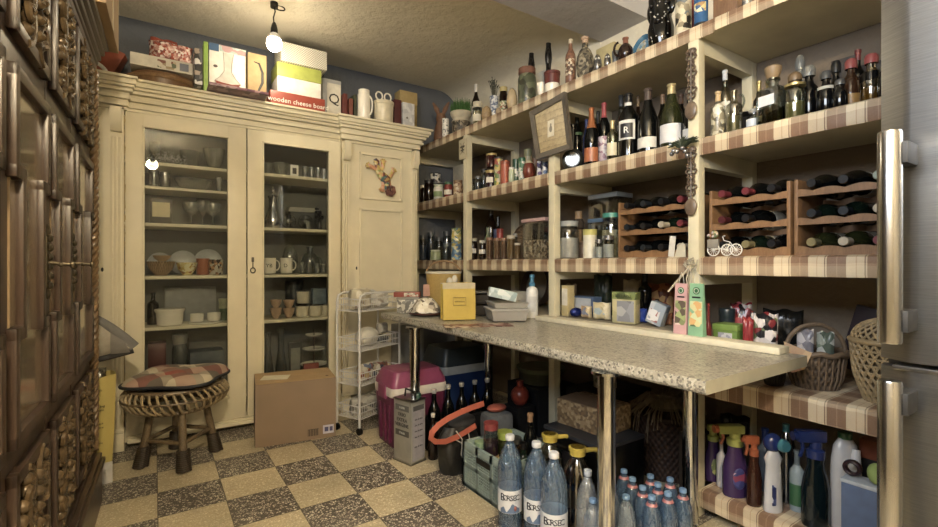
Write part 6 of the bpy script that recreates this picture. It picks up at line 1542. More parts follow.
for i in range(NS):
    for sg in (-1, 1): mb.tube([(R_*1.0*cos(t*pi/2)*cos(2*pi*i/NS+sg*t*.9)+0, R_*1.0*cos(t*pi/2)*sin(2*pi*i/NS+sg*t*.9), H_+.008+.065*sin(t*pi/2)) for t in [k_/8*.97 for k_ in range(9)]], .0038, 5)
part(lb_, 'lid', mb.ball((0, 0, H_+.072), (.014, .014, .010), 10, 6), STRAW)
part(lb_, 'lid_lining', MB().lathe([(R_*.97, H_+.004), (R_*.7, H_+.045), (0, H_+.065)], 24), P('4a3820', .8))

# ------------------------------------------------------------ right bay, floor board: cleaning bottles
def S5(kind, label, px, pyt, w, body, X=1.905, **k): return V(kind, label, px, pyt, w, Z5, body, X=X, **k)
PURP = P('3a205c', .25, var=.05)
def trigger(r, R, H, m, a=None, side=1):
    a = math.atan2(-.25*r.location.y, -r.location.x)+side*1.1 if a is None else a
    d = Vector((cos(a), sin(a), 0))
    mb = MB().lathe([(R*.55, H*.70), (R*.58, H*.78), (R*.40, H*.80), (R*.40, H*.86), (0, H*.86)], 14)
    M = Matrix.Rotation(a, 4, 'Z')
    mb.box(Vector((0, 0, H*.92))+d*R*.45, (R*2.3, R*.75, H*.115), a, bev=.006)
    part(r, 'spray_head', mb, m)
    part(r, 'trigger', MB().tube([d*R*1.15+Vector((0, 0, H*.88)), d*R*1.0+Vector((0, 0, H*.80)), d*R*1.2+Vector((0, 0, H*.72))], .006, 8), m)
    part(r, 'nozzle_tip', MB().cyl(d*R*1.55+Vector((0, 0, H*.92)), d*R*1.85+Vector((0, 0, H*.92)), R*.3, 10), m)
def sprayer(label, px, pyt, w, X, body, head, side=1, lab=None, txt=None, tc=None, sy=.7, labc=None, **k):
    (x, y, s), q_ = settle(px, X, None, lambda x, y, s, q: (x, y, w/2*s*q*1.02, w/2*s*q*1.02, Z5, CH+(HY-pyt)*s, True)); R, H = w/2*s*q_, CH+(HY-pyt)*s-Z5-.0015; keep(x, y, R*1.02, R*1.02, Z5, Z5+H, True)
    f = -pi/2-.6
    r = thing('spray_bottle', label, 'bottle', (x, y, Z5+.0015), f+pi/2)
    part(r, 'body', MB().lathe(S_(PROF['spray'], R, H), 22, sx=1, sy=sy), body)
    d = Vector((side, 0, 0))
    part(r, 'spray_head', MB().lathe([(R*.62, H*.70), (R*.64, H*.78), (R*.42, H*.80), (R*.42, H*.87), (0, H*.87)], 14).box((side*R*.4, 0, H*.925), (R*2.1, R*.8, H*.12), bev=.007), head)
    part(r, 'trigger', MB().tube([(side*R*1.1, 0, H*.89), (side*R*.95, 0, H*.80), (side*R*1.2, 0, H*.71)], .006, 8), k.get('trig', head))
    part(r, 'nozzle_tip', MB().cyl((side*R*1.4, 0, H*.925), (side*R*1.75, 0, H*.925), R*.34, 10), k.get('trig', head))
    if lab: part(r, 'label', MB().ball((0, -R*sy*.97, H*.27), (R*.55, R*.1, H*.15), 16, 8), lab)
    if txt: part(r, 'lettering', text_mb(txt, R*.42, 0, (0, -R*sy*1.08-.001, H*.27)), tc or TEXTW)
    return r
YEL = P('98a03a', .35)
sprayer('purple spray bottle with yellow head and orange trigger in front', 735, 424, 24, 1.915, PURP, YEL, -1, blotch(['28307c', '8c2a4c', '3a3f94', 'b48a9c'], 45), trig=P('b04a20', .35))
sprayer('brown spray bottle with an orange nozzle', 754, 435, 14, 1.905, P('35140a', .15), P('a04420', .35), -1, sy=.9)
sprayer('purple spray bottle with yellow trigger standing furthest from the fridge', 713, 424, 16, 1.97, PURP, YEL, 1, blotch(['5a6a3c', '1c1440', '8c944c'], 60))
S5('liq', 'slim white bottle between the two purple spray bottles', 721.5, 440, 9, P('b0aeb0', .3), X=1.92, name='bottle', cap=P('9a9a9c', .3), capz=.8)
S5('liq', 'black bottle at the back of the cleaning shelf', 745, 423, 16, BLACK, X=2.11, name='bottle', cap=BLACK, capz=.75)
S5('liq', 'pale blue bottle behind the white blue capped bottle', 765, 428, 15, P('5c7088', .25), X=2.06, name='bottle', cap=P('14307c', .3), capz=.8)
x, y, s = pos(773, 1.908)
keep(x, y, 9.5*s, 9.5*s, Z5, Z5+.25, True)
wbo = thing('cleaner_bottle', 'white angled cleaner bottle with a blue and teal cap at the front', 'bottle', (x, y, Z5+.0015), -pi/2-.5+pi/2)
R_, H_ = 9.5*s, CH+(HY-434)*s-Z5
part(wbo, 'body', MB().lathe(S_([(0, 0), (.92, 0), (1, .02), (.86, .45), (.78, .60), (.95, .68), (.6, .76), (.45, .78), (0, .78)], R_, H_), 22, sx=1, sy=.62), P('b4b6be', .25, var=.03))
part(wbo, 'cap', MB().ball((0, 0, H_*.88), (R_*1.0, R_*.75, H_*.12), 16, 10), P('142c7c', .25))
part(wbo, 'spout', MB().lathe([(R_*.62, 0), (R_*.66, .02), (R_*.5, .03), (0, .03)], 16, (R_*.55, -R_*.35, H_*.87), M=Matrix.Rotation(pi/2, 4, 'X')), P('2a7c94', .3))
part(wbo, 'label', MB().b2((-R_*.5, -R_*.62, H_*.10), (-R_*.1, -R_*.50, H_*.36)), blotch(['1c2a6c', 'b0b4c4', '3a4c8c'], 60))
S5('water', 'translucent blue bottle with a teal cap behind the white cleaner', 786, 424, 17, glass('6a8298', .2, .12), X=2.03, name='bottle', cap=P('1f6a74', .3), capz=.9, fill=P('3c5468', .3), fz=.7)
S5('liq', 'short bottle with a green label in the middle of the cleaning shelf', 797, 450, 13, P('8ca0a8', .25), X=1.99, name='bottle', cap=P('6a7a80', .3), capz=.75, lab=P('2f6c3c', .4), lz=(.1, .45))
sprayer('tall dark teal spray bottle with a blue head', 815.5, 429, 26, 1.93, P('06181c', .1), P('14286c', .25), -1, sy=.75)
x, y, s = pos(845, 2.005)
keep(x, y, 14.5*s, 14.5*s, Z5, Z5+.35, True)
jg = thing('jerrycan_bottle', 'white bottle with a moulded grip and green cap near the fridge', 'bottle', (x, y, Z5+.0015), -pi/2-.45+pi/2)
R_, H_ = 14.5*s, CH+(HY-433)*s-Z5
part(jg, 'body', MB().lathe(S_([(0, 0), (.95, 0), (1, .02), (1, .58), (.96, .72), (.8, .86), (.45, .94), (0, .94)], R_, H_), 24, sx=1, sy=.6), P('b0aeae', .3, var=.03))
part(jg, 'grip', MB().tube([(R_*.3*1, -R_*.48, H_*.84), (R_*.12, -R_*.6, H_*.7), (R_*.1, -R_*.62, H_*.55), (R_*.45, -R_*.6, H_*.52)], [.014, .018, .02, .012], 10), P('b8b6b4', .3))
part(jg, 'cap', MB().lathe([(R_*.42, H_*.935), (R_*.42, H_*.995), (R_*.36, H_), (0, H_)], 18), P('1c5c34', .3))
bxx = CX('blue_bin', 'blue cardboard bin with rags at the front by the fridge', 'box', 841, 905, 488, 1.868, Z5, .07, P('4c6490', .5), lid=(P('a8b0b8', .5), .06))
q = bxx.location; qz = Z5+.0015+CH+(HY-488)*pos(875, 1.868)[2]-Z5
mb = MB().ball((0, 0, .028), (.032, .028, .028), 18, 10); mb.v = [(a*(1+.1*sin(70*b)), b, c*(1+.22*sin(60*a+30*b))) for a, b, c in mb.v]; mz = min(v[2] for v in mb.v); mb.v = [(a, b, c-mz) for a, b, c in mb.v]
topz = bxx.location.z+max((c.location.z+max(v.co.z for v in c.data.vertices)) for c in bxx.children)
solo('green_rag', 'crumpled lime green rag on the blue bin beside the fridge', 'cloth', mb, P('86a03c', .8, var=.12), (q.x, pos(877, 1.9)[1], topz+.001), .4)
r_ = thing('leather_strap', 'dark brown looped leather strap on the blue bin', 'strap', (q.x+.0, pos(850, 1.89)[1], topz+.001), -pi/2)
part(r_, 'loop', MB().tube([(.020*cos(t), 0, .030+.020*sin(t)) for t in [2*pi*i/22 for i in range(22)]], .0065, 8, closed=True, flat=(1, 2.0, 1)), P('32141a', .4))
CX('dark_tub', 'black tub with an orange top behind the white grip bottle', 'container', 860, 885, 442, 2.08, Z5, .12, P('100f10', .4), lid=(P('8c3a1c', .4), .22))
PK('bin_bag', 'black bin bag at the back of the cleaning shelf', 'bag', 735, 415, 26, 2.2, P('0c0c0d', .3, var=.5), zs=Z5, seed=31, d=.1)

# ------------------------------------------------------------ rattan stool and cushion
RAT = wood('4a3824', '8a7048', 12, (3, 3, 1), .45, 'rattan')
sx_, sy_ = .10, 2.93
stl = thing('rattan_stool', 'round rattan stool with four splayed legs bound in dark cane', 'stool', (sx_, sy_, 0))
FEET = []
for fx, fy in ((.122, 2.72), (-.06, 2.90), (.285, 2.93), (.10, 3.10)):
    v = Vector((fx-sx_, fy-sy_, 0)); FEET.append(v); t_ = v*.66+Vector((0, 0, .33))
    lg = part(stl, 'leg', MB().tube([v+Vector((0, 0, .0)), v*.97+Vector((0, 0, .03)), t_], [.020, .019, .018], 12), RAT)
    mb = MB(); n = 11*10
    mb.tube([(v.x*(1-.34*z/.33)+.0245*(1.25-z*2.4)*cos(i*2*pi/10), v.y*(1-.34*z/.33)+.0245*(1.25-z*2.4)*sin(i*2*pi/10), z) for i in range(n+1) for z in [.007+.098*i/n]], .0062, 6)
    part(lg, 'cane_binding', mb, wood('2c2118', '4a3a28', 20, (1, 1, 1), .5, 'dark_cane'))
def lerp_leg(v, z): return v*(1-.34*z/.33)+Vector((0, 0, z))
for i, j in ((0, 1), (0, 2), (1, 3), (2, 3)):
    part(stl, 'stretcher', MB().tube([lerp_leg(FEET[i], .135), lerp_leg(FEET[j], .135)], .011, 10), RAT)
mb = MB(); Rr = .225
for i in range(40):
    a = 2*pi*i/40
    mb.tube([((Rr*k_)*cos(a+.05*j), (Rr*k_)*sin(a+.05*j), z_) for j, (k_, z_) in enumerate(((.84, .396), (.98, .390), (1.06, .370), (1.07, .342), (1.0, .312), (.84, .290), (.68, .282)))], .0065, 6)
part(stl, 'ribs', mb, wood('806a44', 'b89c6c', 12, (1, 1, 3), .45, 'light_rattan'))
for z_, k_, r_ in ((.395, .93, .011), (.350, 1.075, .006), (.286, .76, .011)):
    part(stl, 'hoop', MB().tube([(Rr*k_*cos(a), Rr*k_*sin(a), z_) for a in [2*pi*i/48 for i in range(48)]], r_, 8, closed=True), RAT)
part(stl, 'seat_board', MB().lathe([(0, .385), (Rr*.9, .385), (Rr*.9, .398), (0, .398)], 32), RAT)
def tartan():
    t = NT('tartan_cushion'); o = t.xyz()
    u = t.math('FRACT', t.math('DIVIDE', t.math('ADD', t.math('ADD', t.math('MULTIPLY', o[0], .97), t.math('MULTIPLY', o[1], .26)), 2.0), .30)); v = t.math('FRACT', t.math('DIVIDE', t.math('ADD', t.math('SUBTRACT', t.math('MULTIPLY', o[1], .97), t.math('MULTIPLY', o[0], .26)), 2.05), .30))
    a = t.ramp(u, [(0, '5f564a'), (.28, 'b8a888'), (.42, 'a04a3c'), (.68, '6f6252'), (.82, 'c4b494')], 'CONSTANT')
    b = t.ramp(v, [(0, 'c0b090'), (.25, '6a5c4e'), (.45, 'a8483c'), (.72, '8a7c68')], 'CONSTANT')
    t.col(t.mix(.5, a, b)); t.bump(t.noise(220), .3, .002); return t.pr(.9)
cu = thing('seat_cushion', 'tufted tartan seat cushion with a dark underside on the rattan stool', 'cushion', (sx_+.005, sy_, .407))
def cush(u, v, top):
    a, r = 2*pi*u, v; R_ = .226*(1+.12*cos(4*a-1.2))
    e = (1-r**5)**.5 if r < 1 else 0
    z = (.048*e+.022) if top else .022-.018*e
    if top:
        for k_ in range(5):
            b = 2*pi*k_/5+.4; d2 = (r*cos(a)-.5*cos(b))**2+(r*sin(a)-.5*sin(b))**2; z -= .022*math.exp(-d2/.02)
        z += .006*sin(3*a+1)*r
    return (R_*r*cos(a), R_*r*sin(a), z)
part(cu, 'cover', MB().grid(lambda u, v: cush(u, v, True), 60, 16), tartan())
part(cu, 'underside', MB().grid(lambda u, v: cush(u, v, False), 48, 10), P('20222a', .8))
part(cu, 'piping', MB().tube([(.226*(1+.12*cos(4*a-1.2))*cos(a), .226*(1+.12*cos(4*a-1.2))*sin(a), .020) for a in [2*pi*i/60 for i in range(60)]], .008, 8, closed=True), P('23252e', .7))

# ------------------------------------------------------------ cardboard box by the cupboard
c0, c1 = atZ(255, 449, 0), atZ(336, 436.6, 0)
ar = math.atan2((c1-c0).y, (c1-c0).x); w_ = (c1-c0).length; mid = (c0+c1)/2; dp_ = .29
cen = mid+Vector((-sin(ar), cos(ar), 0))*dp_/2
kb = thing('cardboard_box', 'plain brown cardboard box standing on the floor before the glazed cupboard', 'box', (cen.x, cen.y, 0), ar)
HB = .352
part(kb, 'box_body', MB().b2((-w_/2, -dp_/2, 0), (w_/2, dp_/2, HB), bev=.004), P('8c7054', .8, var=.04, scale=8))
for sg in (-1, 1): part(kb, 'flap', MB().b2((-w_/2+.002, sg*.001 if sg > 0 else -dp_/2+.001, HB+.0003), (w_/2-.002, dp_/2-.001 if sg > 0 else -.001, HB+.0035), bev=.001), P('b58c54', .8, var=.04))
part(kb, 'barcode_label', MB().b2((w_*.33, -dp_/2-.0012, .025), (w_*.47, -dp_/2+.001, .075)), P('b8b4cc', .5))
mb = MB()
for i in range(13): mb.b2((w_*.135+i*.0048, -dp_/2-.0008, .022), (w_*.135+i*.0048+(.0030 if i % 3 else .0014), -dp_/2+.001, .062))
bc_ = part(kb, 'barcode', mb.b2((w_*.135, -dp_/2-.0006, .060), (w_*.135+.061, -dp_/2+.001, .062)), P('3a2a1c', .7))
part(kb, 'label_print', MB().b2((w_*.35, -dp_/2-.002, .038), (w_*.40, -dp_/2, .064)), P('4a4a80', .5))
part(kb, 'label_print', MB().b2((w_*.415, -dp_/2-.002, .038), (w_*.455, -dp_/2, .064)), P('4a4a80', .5))
part(kb, 'tear_mark', MB().ball((w_*.40, -.09, HB+.0035), (.010, .007, .002), 8, 4), P('4a2c18', .8))
pp = solo('paper_sheet', 'cream printed paper sheet lying on the brown cardboard box', 'paper', MB().box((0, 0, .0008), (.15, .11, .0014)), P('d4cba8', .6), (cen.x-.11*cos(ar)-.0, cen.y-.13*sin(ar)-.02, HB+.0045), ar-.25)

# ------------------------------------------------------------ yellow bag, cloth beside the carved cupboard
ybx, yby = -.238, 2.825
yb2 = thing('paper_bag', 'tall yellow printed paper bag between the carved cupboard and the stool', 'bag', (ybx, yby, 0), .22)
mb = MB(); ks = [(0, .80), (.25, .95), (.45, 1.02), (.5, 1.03)]
vs = []
for z_, k_ in ks:
    for ax, ay in ((-1, -1), (0, -1.12), (1, -1), (1.06, 0), (1, 1), (0, 1.05), (-1, 1), (-1.05, 0)): vs.append((ax*.075*k_, ay*.055*k_, z_+(.012*ax if z_ > .4 else 0)))
for z_, k_ in ((.5, .98), (.06, .76)):
    for ax, ay in ((-1, -1), (0, -1.12), (1, -1), (1.06, 0), (1, 1), (0, 1.05), (-1, 1), (-1.05, 0)): vs.append((ax*.075*k_, ay*.055*k_, z_+(.012*ax if z_ > .4 else 0)))
fs = [tuple(range(8))[::-1]]+[(j*8+i, j*8+(i+1) % 8, (j+1)*8+(i+1) % 8, (j+1)*8+i) for j in range(5) for i in range(8)]+[tuple(40+i for i in range(8))]
part(yb2, 'bag', MB().add(vs, fs), P('b8a03c', .5, var=.06, scale=8), ang=25)
part(yb2, 'pale_base', MB().b2((-.064, -.057, .002), (.064, -.048, .10)), P('b8b4b0', .6))
for z_, s_, t_ in ((.445, .020, 'dyson'), (.37, .014, 'Cleaner bag'), (.352, .014, 'zero waste'), (.29, .014, 'Refill pack'), (.272, .014, 'open here'), (.20, .013, 'recyclable')):
    q = text_mb(t_, s_, .0, (0, -.0605*(1.02 if z_ > .3 else 1.0)-.002, z_)); part(yb2, 'lettering', q, P('2a2410', .6))
mb = pillow(.10, .14, .075, 41)
solo('plastic_wrap', 'crumpled clear plastic stuffed in the mouth of the yellow bag', 'plastic', mb, glass('c4c4b8', .3, .2), (ybx, yby, .40), .3)
# grey bordered cloth hood draped on the bag
vf = thing('fabric_hood', 'cream fabric hood with a thick grey border resting on the yellow bag', 'cloth', (-.215, 2.80, .549))
def hood(u, v):
    x_ = -.085+.215*u**1.1
    top = .265-.05*u-.14*u**1.8; bot = .03+.045*u**1.5
    if u > .92: bot = bot-.0
    th = .05*sin(pi*v)**.6*(1-.45*u)
    z_ = bot+(top-bot)*v if top > bot else bot+.01*v
    return x_, th, z_
mb = MB()
mb.grid(lambda u, v: (hood(u, v)[0], -hood(u, v)[1], hood(u, v)[2]), 26, 16).grid(lambda u, v: (hood(u, v)[0], hood(u, v)[1], hood(u, v)[2]), 26, 16)
part(vf, 'fabric', mb, P('a09682', .9, var=.08, bump=.2, scale=60))
bt_ = []
bt_.append([(hood(u, 1)[0], 0, max(hood(u, 1)[2], hood(u, 0)[2])+.002) for u in [i/24 for i in range(25)]])
part(vf, 'border', MB().tube(bt_[0], [.014+.016*i/24 for i in range(25)], 10), P('6c6a68', .85, var=.08))
part(vf, 'hem', MB().tube([(hood(u, 0)[0], -.006, hood(u, 0)[2]-.006) for u in [i/16 for i in range(17)]], [.010+.008*i/16 for i in range(17)], 10), P('3c3b3c', .85))
part(vf, 'dark_fold', MB().grid(lambda u, v: (.045+.075*u*(1-.3*v), -.046*(1-.3*u)*sin(pi*(.25+.5*v))-.004, .06+.10*v*(1-.45*u)), 8, 8).grid(lambda u, v: (.045+.075*u*(1-.3*v), -.042*(1-.3*u)*sin(pi*(.25+.5*v))-.004, .06+.10*v*(1-.45*u)), 8, 8), P('77716a', .9))
part(vf, 'fold_strap', MB().tube([(-.06, -.03, .13), (-.03, -.06, .09), (-.015, -.082, .02), (-.012, -.086, -.04), (-.015, -.086, -.075)], [.012, .016, .017, .014, .008], 10), P('8c8780', .9))

# ------------------------------------------------------------ white wire trolley
p0 = atZ(359.5, 436, 0); tra = radians(25)
tr = thing('wire_trolley', 'white wire kitchen trolley with three baskets and black castors', 'trolley', (p0.x, p0.y, 0), tra)
TL, TD = .37, .19
WW = P('c4c4c4', .35, var=.03)
for y_ in (0, TD):
    part(tr, 'end_frame', MB().tube([(0, y_, .045), (0, y_, .80), (.012, y_, .835), (.05, y_, .85), (TL-.05, y_, .85), (TL-.012, y_, .835), (TL, y_, .80), (TL, y_, .045)], .0075, 10), WW)
for x_, y_ in ((0, 0), (TL, 0), (0, TD), (TL, TD)):
    c = part(tr, 'castor', MB().cyl((x_-.008, y_, .022), (x_+.008, y_, .022), .021, 16).cyl((x_, y_, .022), (x_, y_, .05), .007, 8), BLACK)
def wbasket(z0, z1):
    mb = MB(); a, b, c, d = .009, TL-.009, .004, TD-.004
    for z_ in (z0, (z0+z1)/2, z1): mb.tube([(a, c, z_), (b, c, z_), (b, d, z_), (a, d, z_)], .0026 if z_ < z1 else .0036, 6, closed=True)
    n_ = 18
    for i in range(n_+1):
        x_ = a+(b-a)*i/n_; mb.tube([(x_, c, z1), (x_, c, z0), (x_, d, z0), (x_, d, z1)], .0016, 5)
    for i in range(1, 8):
        y_ = c+(d-c)*i/8; mb.tube([(a, y_, z1), (a, y_, z0), (b, y_, z0), (b, y_, z1)], .0016, 5)
    return mb
TZ = (.74, .50, .29, .09)
for z_ in TZ: part(tr, 'wire_basket', wbasket(z_, z_+.075), WW)
def trw(x_, y_, z_): return tr.matrix_basis @ Vector((x_, y_, z_)) if 0 else (p0+Matrix.Rotation(tra, 3, 'Z') @ Vector((x_, y_, z_)))
def in_tr(nm, lb, cat, x_, y_, z_, w, h, d, m, seed):
    q = trw(x_, y_, z_+.004); return packet(nm, lb, cat, q.x, q.y, q.z, w, h, d, tra, m, seed)
CLW = glass('c9c4b0', .3, .25)
in_tr('bread_bag', 'clear bag of pale rolls in the top trolley basket, left one', 'bag', .10, .095, TZ[0], .15, .13, .10, blotch(['c4b894', 'b8ac8c', 'd0c8b0', 'a89c80'], 30, .35, .3), 51)
in_tr('bread_bag', 'clear bag of white rolls in the top trolley basket, right one', 'bag', .27, .095, TZ[0], .14, .10, .10, blotch(['c8c4b8', 'b8b09c', 'd4d0c4', 'a49a84'], 30, .35, .3), 52)
q = trw(.17, .10, TZ[1]+.004)
solo('white_bundle', 'rounded white plastic bundle in the second trolley basket', 'bag', MB().ball((0, 0, .062), (.085, .065, .06), 20, 12), P('c0bdb0', .35, var=.12), tuple(q), tra)
q = trw(.31, .10, TZ[1]+.004)
solo('green_cloth', 'dark green rounded cloth in the second trolley basket', 'cloth', MB().ball((0, 0, .03), (.045, .05, .028), 16, 10), P('1c2420', .8), tuple(q), tra)
in_tr('snack_pack', 'red and white snack pack in the third trolley basket', 'packet', .11, .06, TZ[2], .13, .11, .05, blotch(['b8b0a0', '9c4a2c', 'c4bcac', 'b8903c', '5a6a8c'], 34, .4), 53)
in_tr('snack_pack', 'mixed pale sachets bag in the third trolley basket', 'packet', .26, .08, TZ[2], .15, .09, .06, blotch(['a89c84', '5a5448', 'c4bcac', '3c4a6a', '8c4a3c'], 40, .4), 54)
in_tr('paper_pile', 'crumpled grey papers in the lowest trolley basket', 'paper', .17, .095, TZ[3], .28, .10, .12, blotch(['a8a498', '8c887c', 'b8b4a8', '6c6860'], 30, .6), 55)
in_tr('paper_pile', 'pale bag pushed at the right end of the second trolley basket', 'bag', .31, .10, TZ[1]+.062, .08, .07, .06, P('9c988c', .5, var=.2), 56)

# ------------------------------------------------------------ cool boxes, oil can, bottle crate
def coolbox(name, label, x0, x1, y0, y1, h, body, lidm, band, taper=.02):
    r = thing(name, label, 'cool box', ((x0+x1)/2, (y0+y1)/2, 0)); a, b = (x1-x0)/2, (y1-y0)/2
    hb = h*.68
    def ring(k_, z_, n_=6, rad=.035):
        o = []
        for cx, cy, a0 in ((1, 1, 0), (-1, 1, pi/2), (-1, -1, pi), (1, -1, 3*pi/2)):
            for i in range(n_): t = a0+pi/2*i/(n_-1); o.append((cx*(a-k_-rad)+rad*cos(t), cy*(b-k_-rad)+rad*sin(t), z_))
        return o
    def loft(rs):
        n_ = len(rs[0]); mb = MB(); mb.add([p for q in rs for p in q], [(j*n_+i, j*n_+(i+1) % n_, (j+1)*n_+(i+1) % n_, (j+1)*n_+i) for j in range(len(rs)-1) for i in range(n_)]+[tuple(range(n_))[::-1], tuple((len(rs)-1)*n_+i for i in range(n_))]); return mb
    part(r, 'tub', loft([ring(taper+.006, 0), ring(taper, .006), ring(.004, hb)]), body)
    part(r, 'band', loft([ring(.001, hb+.0005), ring(0, hb+.004), ring(0, hb+.045), ring(.003, hb+.05)]), band)
    part(r, 'lid', loft([ring(.002, hb+.0505), ring(.004, hb+.07), ring(.03, h-.004), ring(.04, h)]), lidm)
    part(r, 'hinge_grip', MB().b2((-a-.008, -.05, hb-.02), (-a+.012, .05, hb+.06), bev=.006), lidm)
    for i in range(3): part(r, 'groove', MB().b2((-a+.002, -b*.6+.06*i, .03), (-a+taper*.9+.004, -b*.6+.06*i+.02, hb-.05), bev=.004), body)
    return r
MAG = P('701c44', .35, var=.05)
coolbox('cool_box', 'magenta cool box with white band behind the tall oil tin', 1.085, 1.44, 2.38, 2.655, .425, MAG, P('983462', .35, var=.05), P('c8c0b4', .4))
coolbox('cool_box', 'dark blue cool box with a grey lid behind the beer bottles', 1.475, 1.83, 2.50, 2.80, .50, P('14306c', .35, var=.05), P('26343c', .4, var=.1), P('9ca4a8', .4)).location.y = 2.645
a0, a1, a2 = atZ(411, 467, 0), atZ(393, 460, 0), atZ(424.7, 461, 0)
can_a = math.atan2((a2-a0).y, (a2-a0).x)
hw_, hd_ = .102, .135
cc = a0+Vector((cos(can_a), sin(can_a), 0))*hw_/2+Vector((-sin(can_a), cos(can_a), 0))*hd_/2
oc = thing('oil_can', 'tall silver olive oil tin with carrying handle on the tiled floor', 'tin', (cc.x, cc.y, 0), can_a)
TIN = P('a4a49c', .3, .55, var=.1, scale=14)
HT = .33
part(oc, 'body', MB().box((0, 0, HT/2), (hw_, hd_, HT), bev=.006), TIN)
for z_ in (HT-.004, .005): part(oc, 'rim', MB().box((0, 0, z_), (hw_+.006, hd_+.006, .010), bev=.003), STEEL2)
part(oc, 'handle', MB().tube([(0, -.045, HT), (0, -.042, HT+.035), (0, .03, HT+.04), (0, .035, HT)], .005, 8), P('3a3a38', .4, .6))
part(oc, 'cap', MB().lathe([(.018, HT), (.018, HT+.018), (.015, HT+.022), (0, HT+.022)], 18, (.025, -.035, 0)), P('1c4a3c', .4))
for z_, h_, m_ in ((.285, .03, '5c5c58'), (.155, .03, '4a4a46')):
    part(oc, 'printed_band', MB().b2((-hw_/2-.0012, -hd_*.38, z_-h_/2), (-hw_/2+.001, hd_*.38, z_+h_/2)), P(m_, .5))
part(oc, 'printed_panel', MB().b2((-hw_*.40, -hd_/2-.0012, .02), (hw_*.42, -hd_/2+.001, HT-.03)), P('9c98a4', .45, .2, var=.1, scale=40))
part(oc, 'printed_panel', MB().b2((-hw_*.36, -hd_/2-.002, HT-.055), (hw_*.38, -hd_/2, HT-.03)), P('4a4a4c', .5))
for z_, s_, t_ in ((.25, .026, 'OLIO'), (.222, .026, 'EXTRA'), (.196, .026, 'VERGINE'), (.155, .015, 'ITALIA'), (.285, .014, '5 LITRI')):
    part(oc, 'lettering', text_mb(t_, s_, -pi/2, (-hw_/2-.0022, 0, z_)), P('3c3c3a', .5) if s_ > .02 else P('b4b4ac', .5))
for z_ in (.23, .20, .17, .14, .09): part(oc, 'lettering', text_mb('olio di oliva', .012, 0, (0, -hd_/2-.0022, z_)), P('5a5460', .5))
# beer crate
bcx0, bcx1, bcy0, bcy1 = 1.255, 1.708, 2.235, 2.357
bcr = thing('beer_crate', 'low black crate holding dark beer bottles under the table', 'crate', ((bcx0+bcx1)/2, (bcy0+bcy1)/2, 0))
mb = MB(); a, b = (bcx1-bcx0)/2, (bcy1-bcy0)/2
mb.b2((-a, -b, 0), (a, b, .008)).b2((-a, -b, 0), (-a+.006, b, .17)).b2((a-.006, -b, 0), (a, b, .17)).b2((-a, -b, 0), (a, -b+.006, .17)).b2((-a, b-.006, 0), (a, b, .17))
part(bcr, 'crate_body', mb, P('0e0e10', .5))
part(bcr, 'rim', MB().tube([(-a, -b, .17), (a, -b, .17), (a, b, .17), (-a, b, .17)], .005, 6, closed=True), P('141416', .5))
for i in range(5):
    px = (433, 449, 465, 480, 494)[i]
    y_ = 2.297; x_ = 1.298+.0915*i
    vessel('wine', 'dark beer bottle with a pale cap, %s from the left in the black crate' % ('first', 'second', 'third', 'fourth', 'fifth')[i], x_, y_, .0095, .034, .335-.012*(i == 0), DARKG, name='beer_bottle', cat='bottle', cap=P('a8a49c', .35, .3), capz=.93, group='beer bottles in the black crate')
# small dark bottle next to the oil can
vessel('wine', 'small dark bottle with a pale cap right of the oil tin', 1.228, 2.185, 0, .027, .24, BROWNG, name='beer_bottle', cat='bottle', cap=P('b0aca0', .35), capz=.92)

# ------------------------------------------------------------ string bag with an orange strap
bx, by = 1.265, 2.00
sbg = thing('shopping_bag', 'black and grey bag with a broad orange strap on the floor under the table', 'bag', (bx, by, 0), .25)
mb = MB()
def bagf(u, v):
    a = 2*pi*u; k_ = (.74+.34*sin(pi*min(1, v*1.05))**.7-.25*max(0, v-.8))*(1+.06*sin(3*a+6*v)+.05*sin(7*a))
    return (.115*k_*cos(a), .07*k_*sin(a), .23*v)
mb.grid(bagf, 40, 14)
part(sbg, 'bag_body', mb, blotch(['151514', '24221f', '0d0d0d', '2f2c28'], 14, .5, .3))
part(sbg, 'grey_lining', MB().ball((.03, .0, .235), (.085, .06, .035), 16, 10), P('2c2c30', .8, var=.3))
for pts in ([(-.09, -.075, .235), (-.06, -.088, .19), (-.07, -.092, .12), (-.03, -.092, .05)], [(-.10, -.07, .20), (-.03, -.096, .15), (.03, -.092, .06)], [(-.02, -.088, .225), (-.01, -.098, .15), (-.05, -.096, .09)]):
    part(sbg, 'white_cord', MB().tube(pts, .003, 6), P('a8a090', .8))
OR_ = P('b8462c', .7, var=.06)
OPX = [(484, 404), (472, 408), (460, 413), (448, 419), (438, 426), (432, 433), (431, 439), (436, 442.5), (446, 442), (458, 437), (468, 431), (476, 426)]
mb = MB(); vs = []
pw = [atY(px, py, 1.865+.004*i) for i, (px, py) in enumerate(OPX)]
for i, p in enumerate(pw):
    t_ = (pw[min(i+1, len(pw)-1)]-pw[max(i-1, 0)]).normalized(); n_ = Vector((.55, .83, 0)); u_ = t_.cross(n_).normalized()*.013
    vs += [p-u_, p+u_, p+u_+n_*.003, p-u_+n_*.003]
k_ = len(pw); mb.add(vs, [(j*4+i, j*4+(i+1) % 4, (j+1)*4+(i+1) % 4, (j+1)*4+i) for j in range(k_-1) for i in range(4)]+[(0, 1, 2, 3), tuple((k_-1)*4+i for i in range(4))])
wpart(sbg, 'orange_strap', mb, OR_)
solo('orange_cloth', 'folded orange red cloth beside the grey lined bag', 'cloth', MB().ball((0, 0, .02), (.06, .04, .02), 16, 8), P('a8402c', .8, var=.1), (1.525, 2.02, .2415), 0)
gcl = solo('grey_cloth', 'grey blue folded cloth piled under the orange cloth', 'cloth', MB().box((0, 0, .12), (.15, .12, .238), bev=.03), P('545a62', .85, var=.2), (1.525, 2.02, .0015), 0)

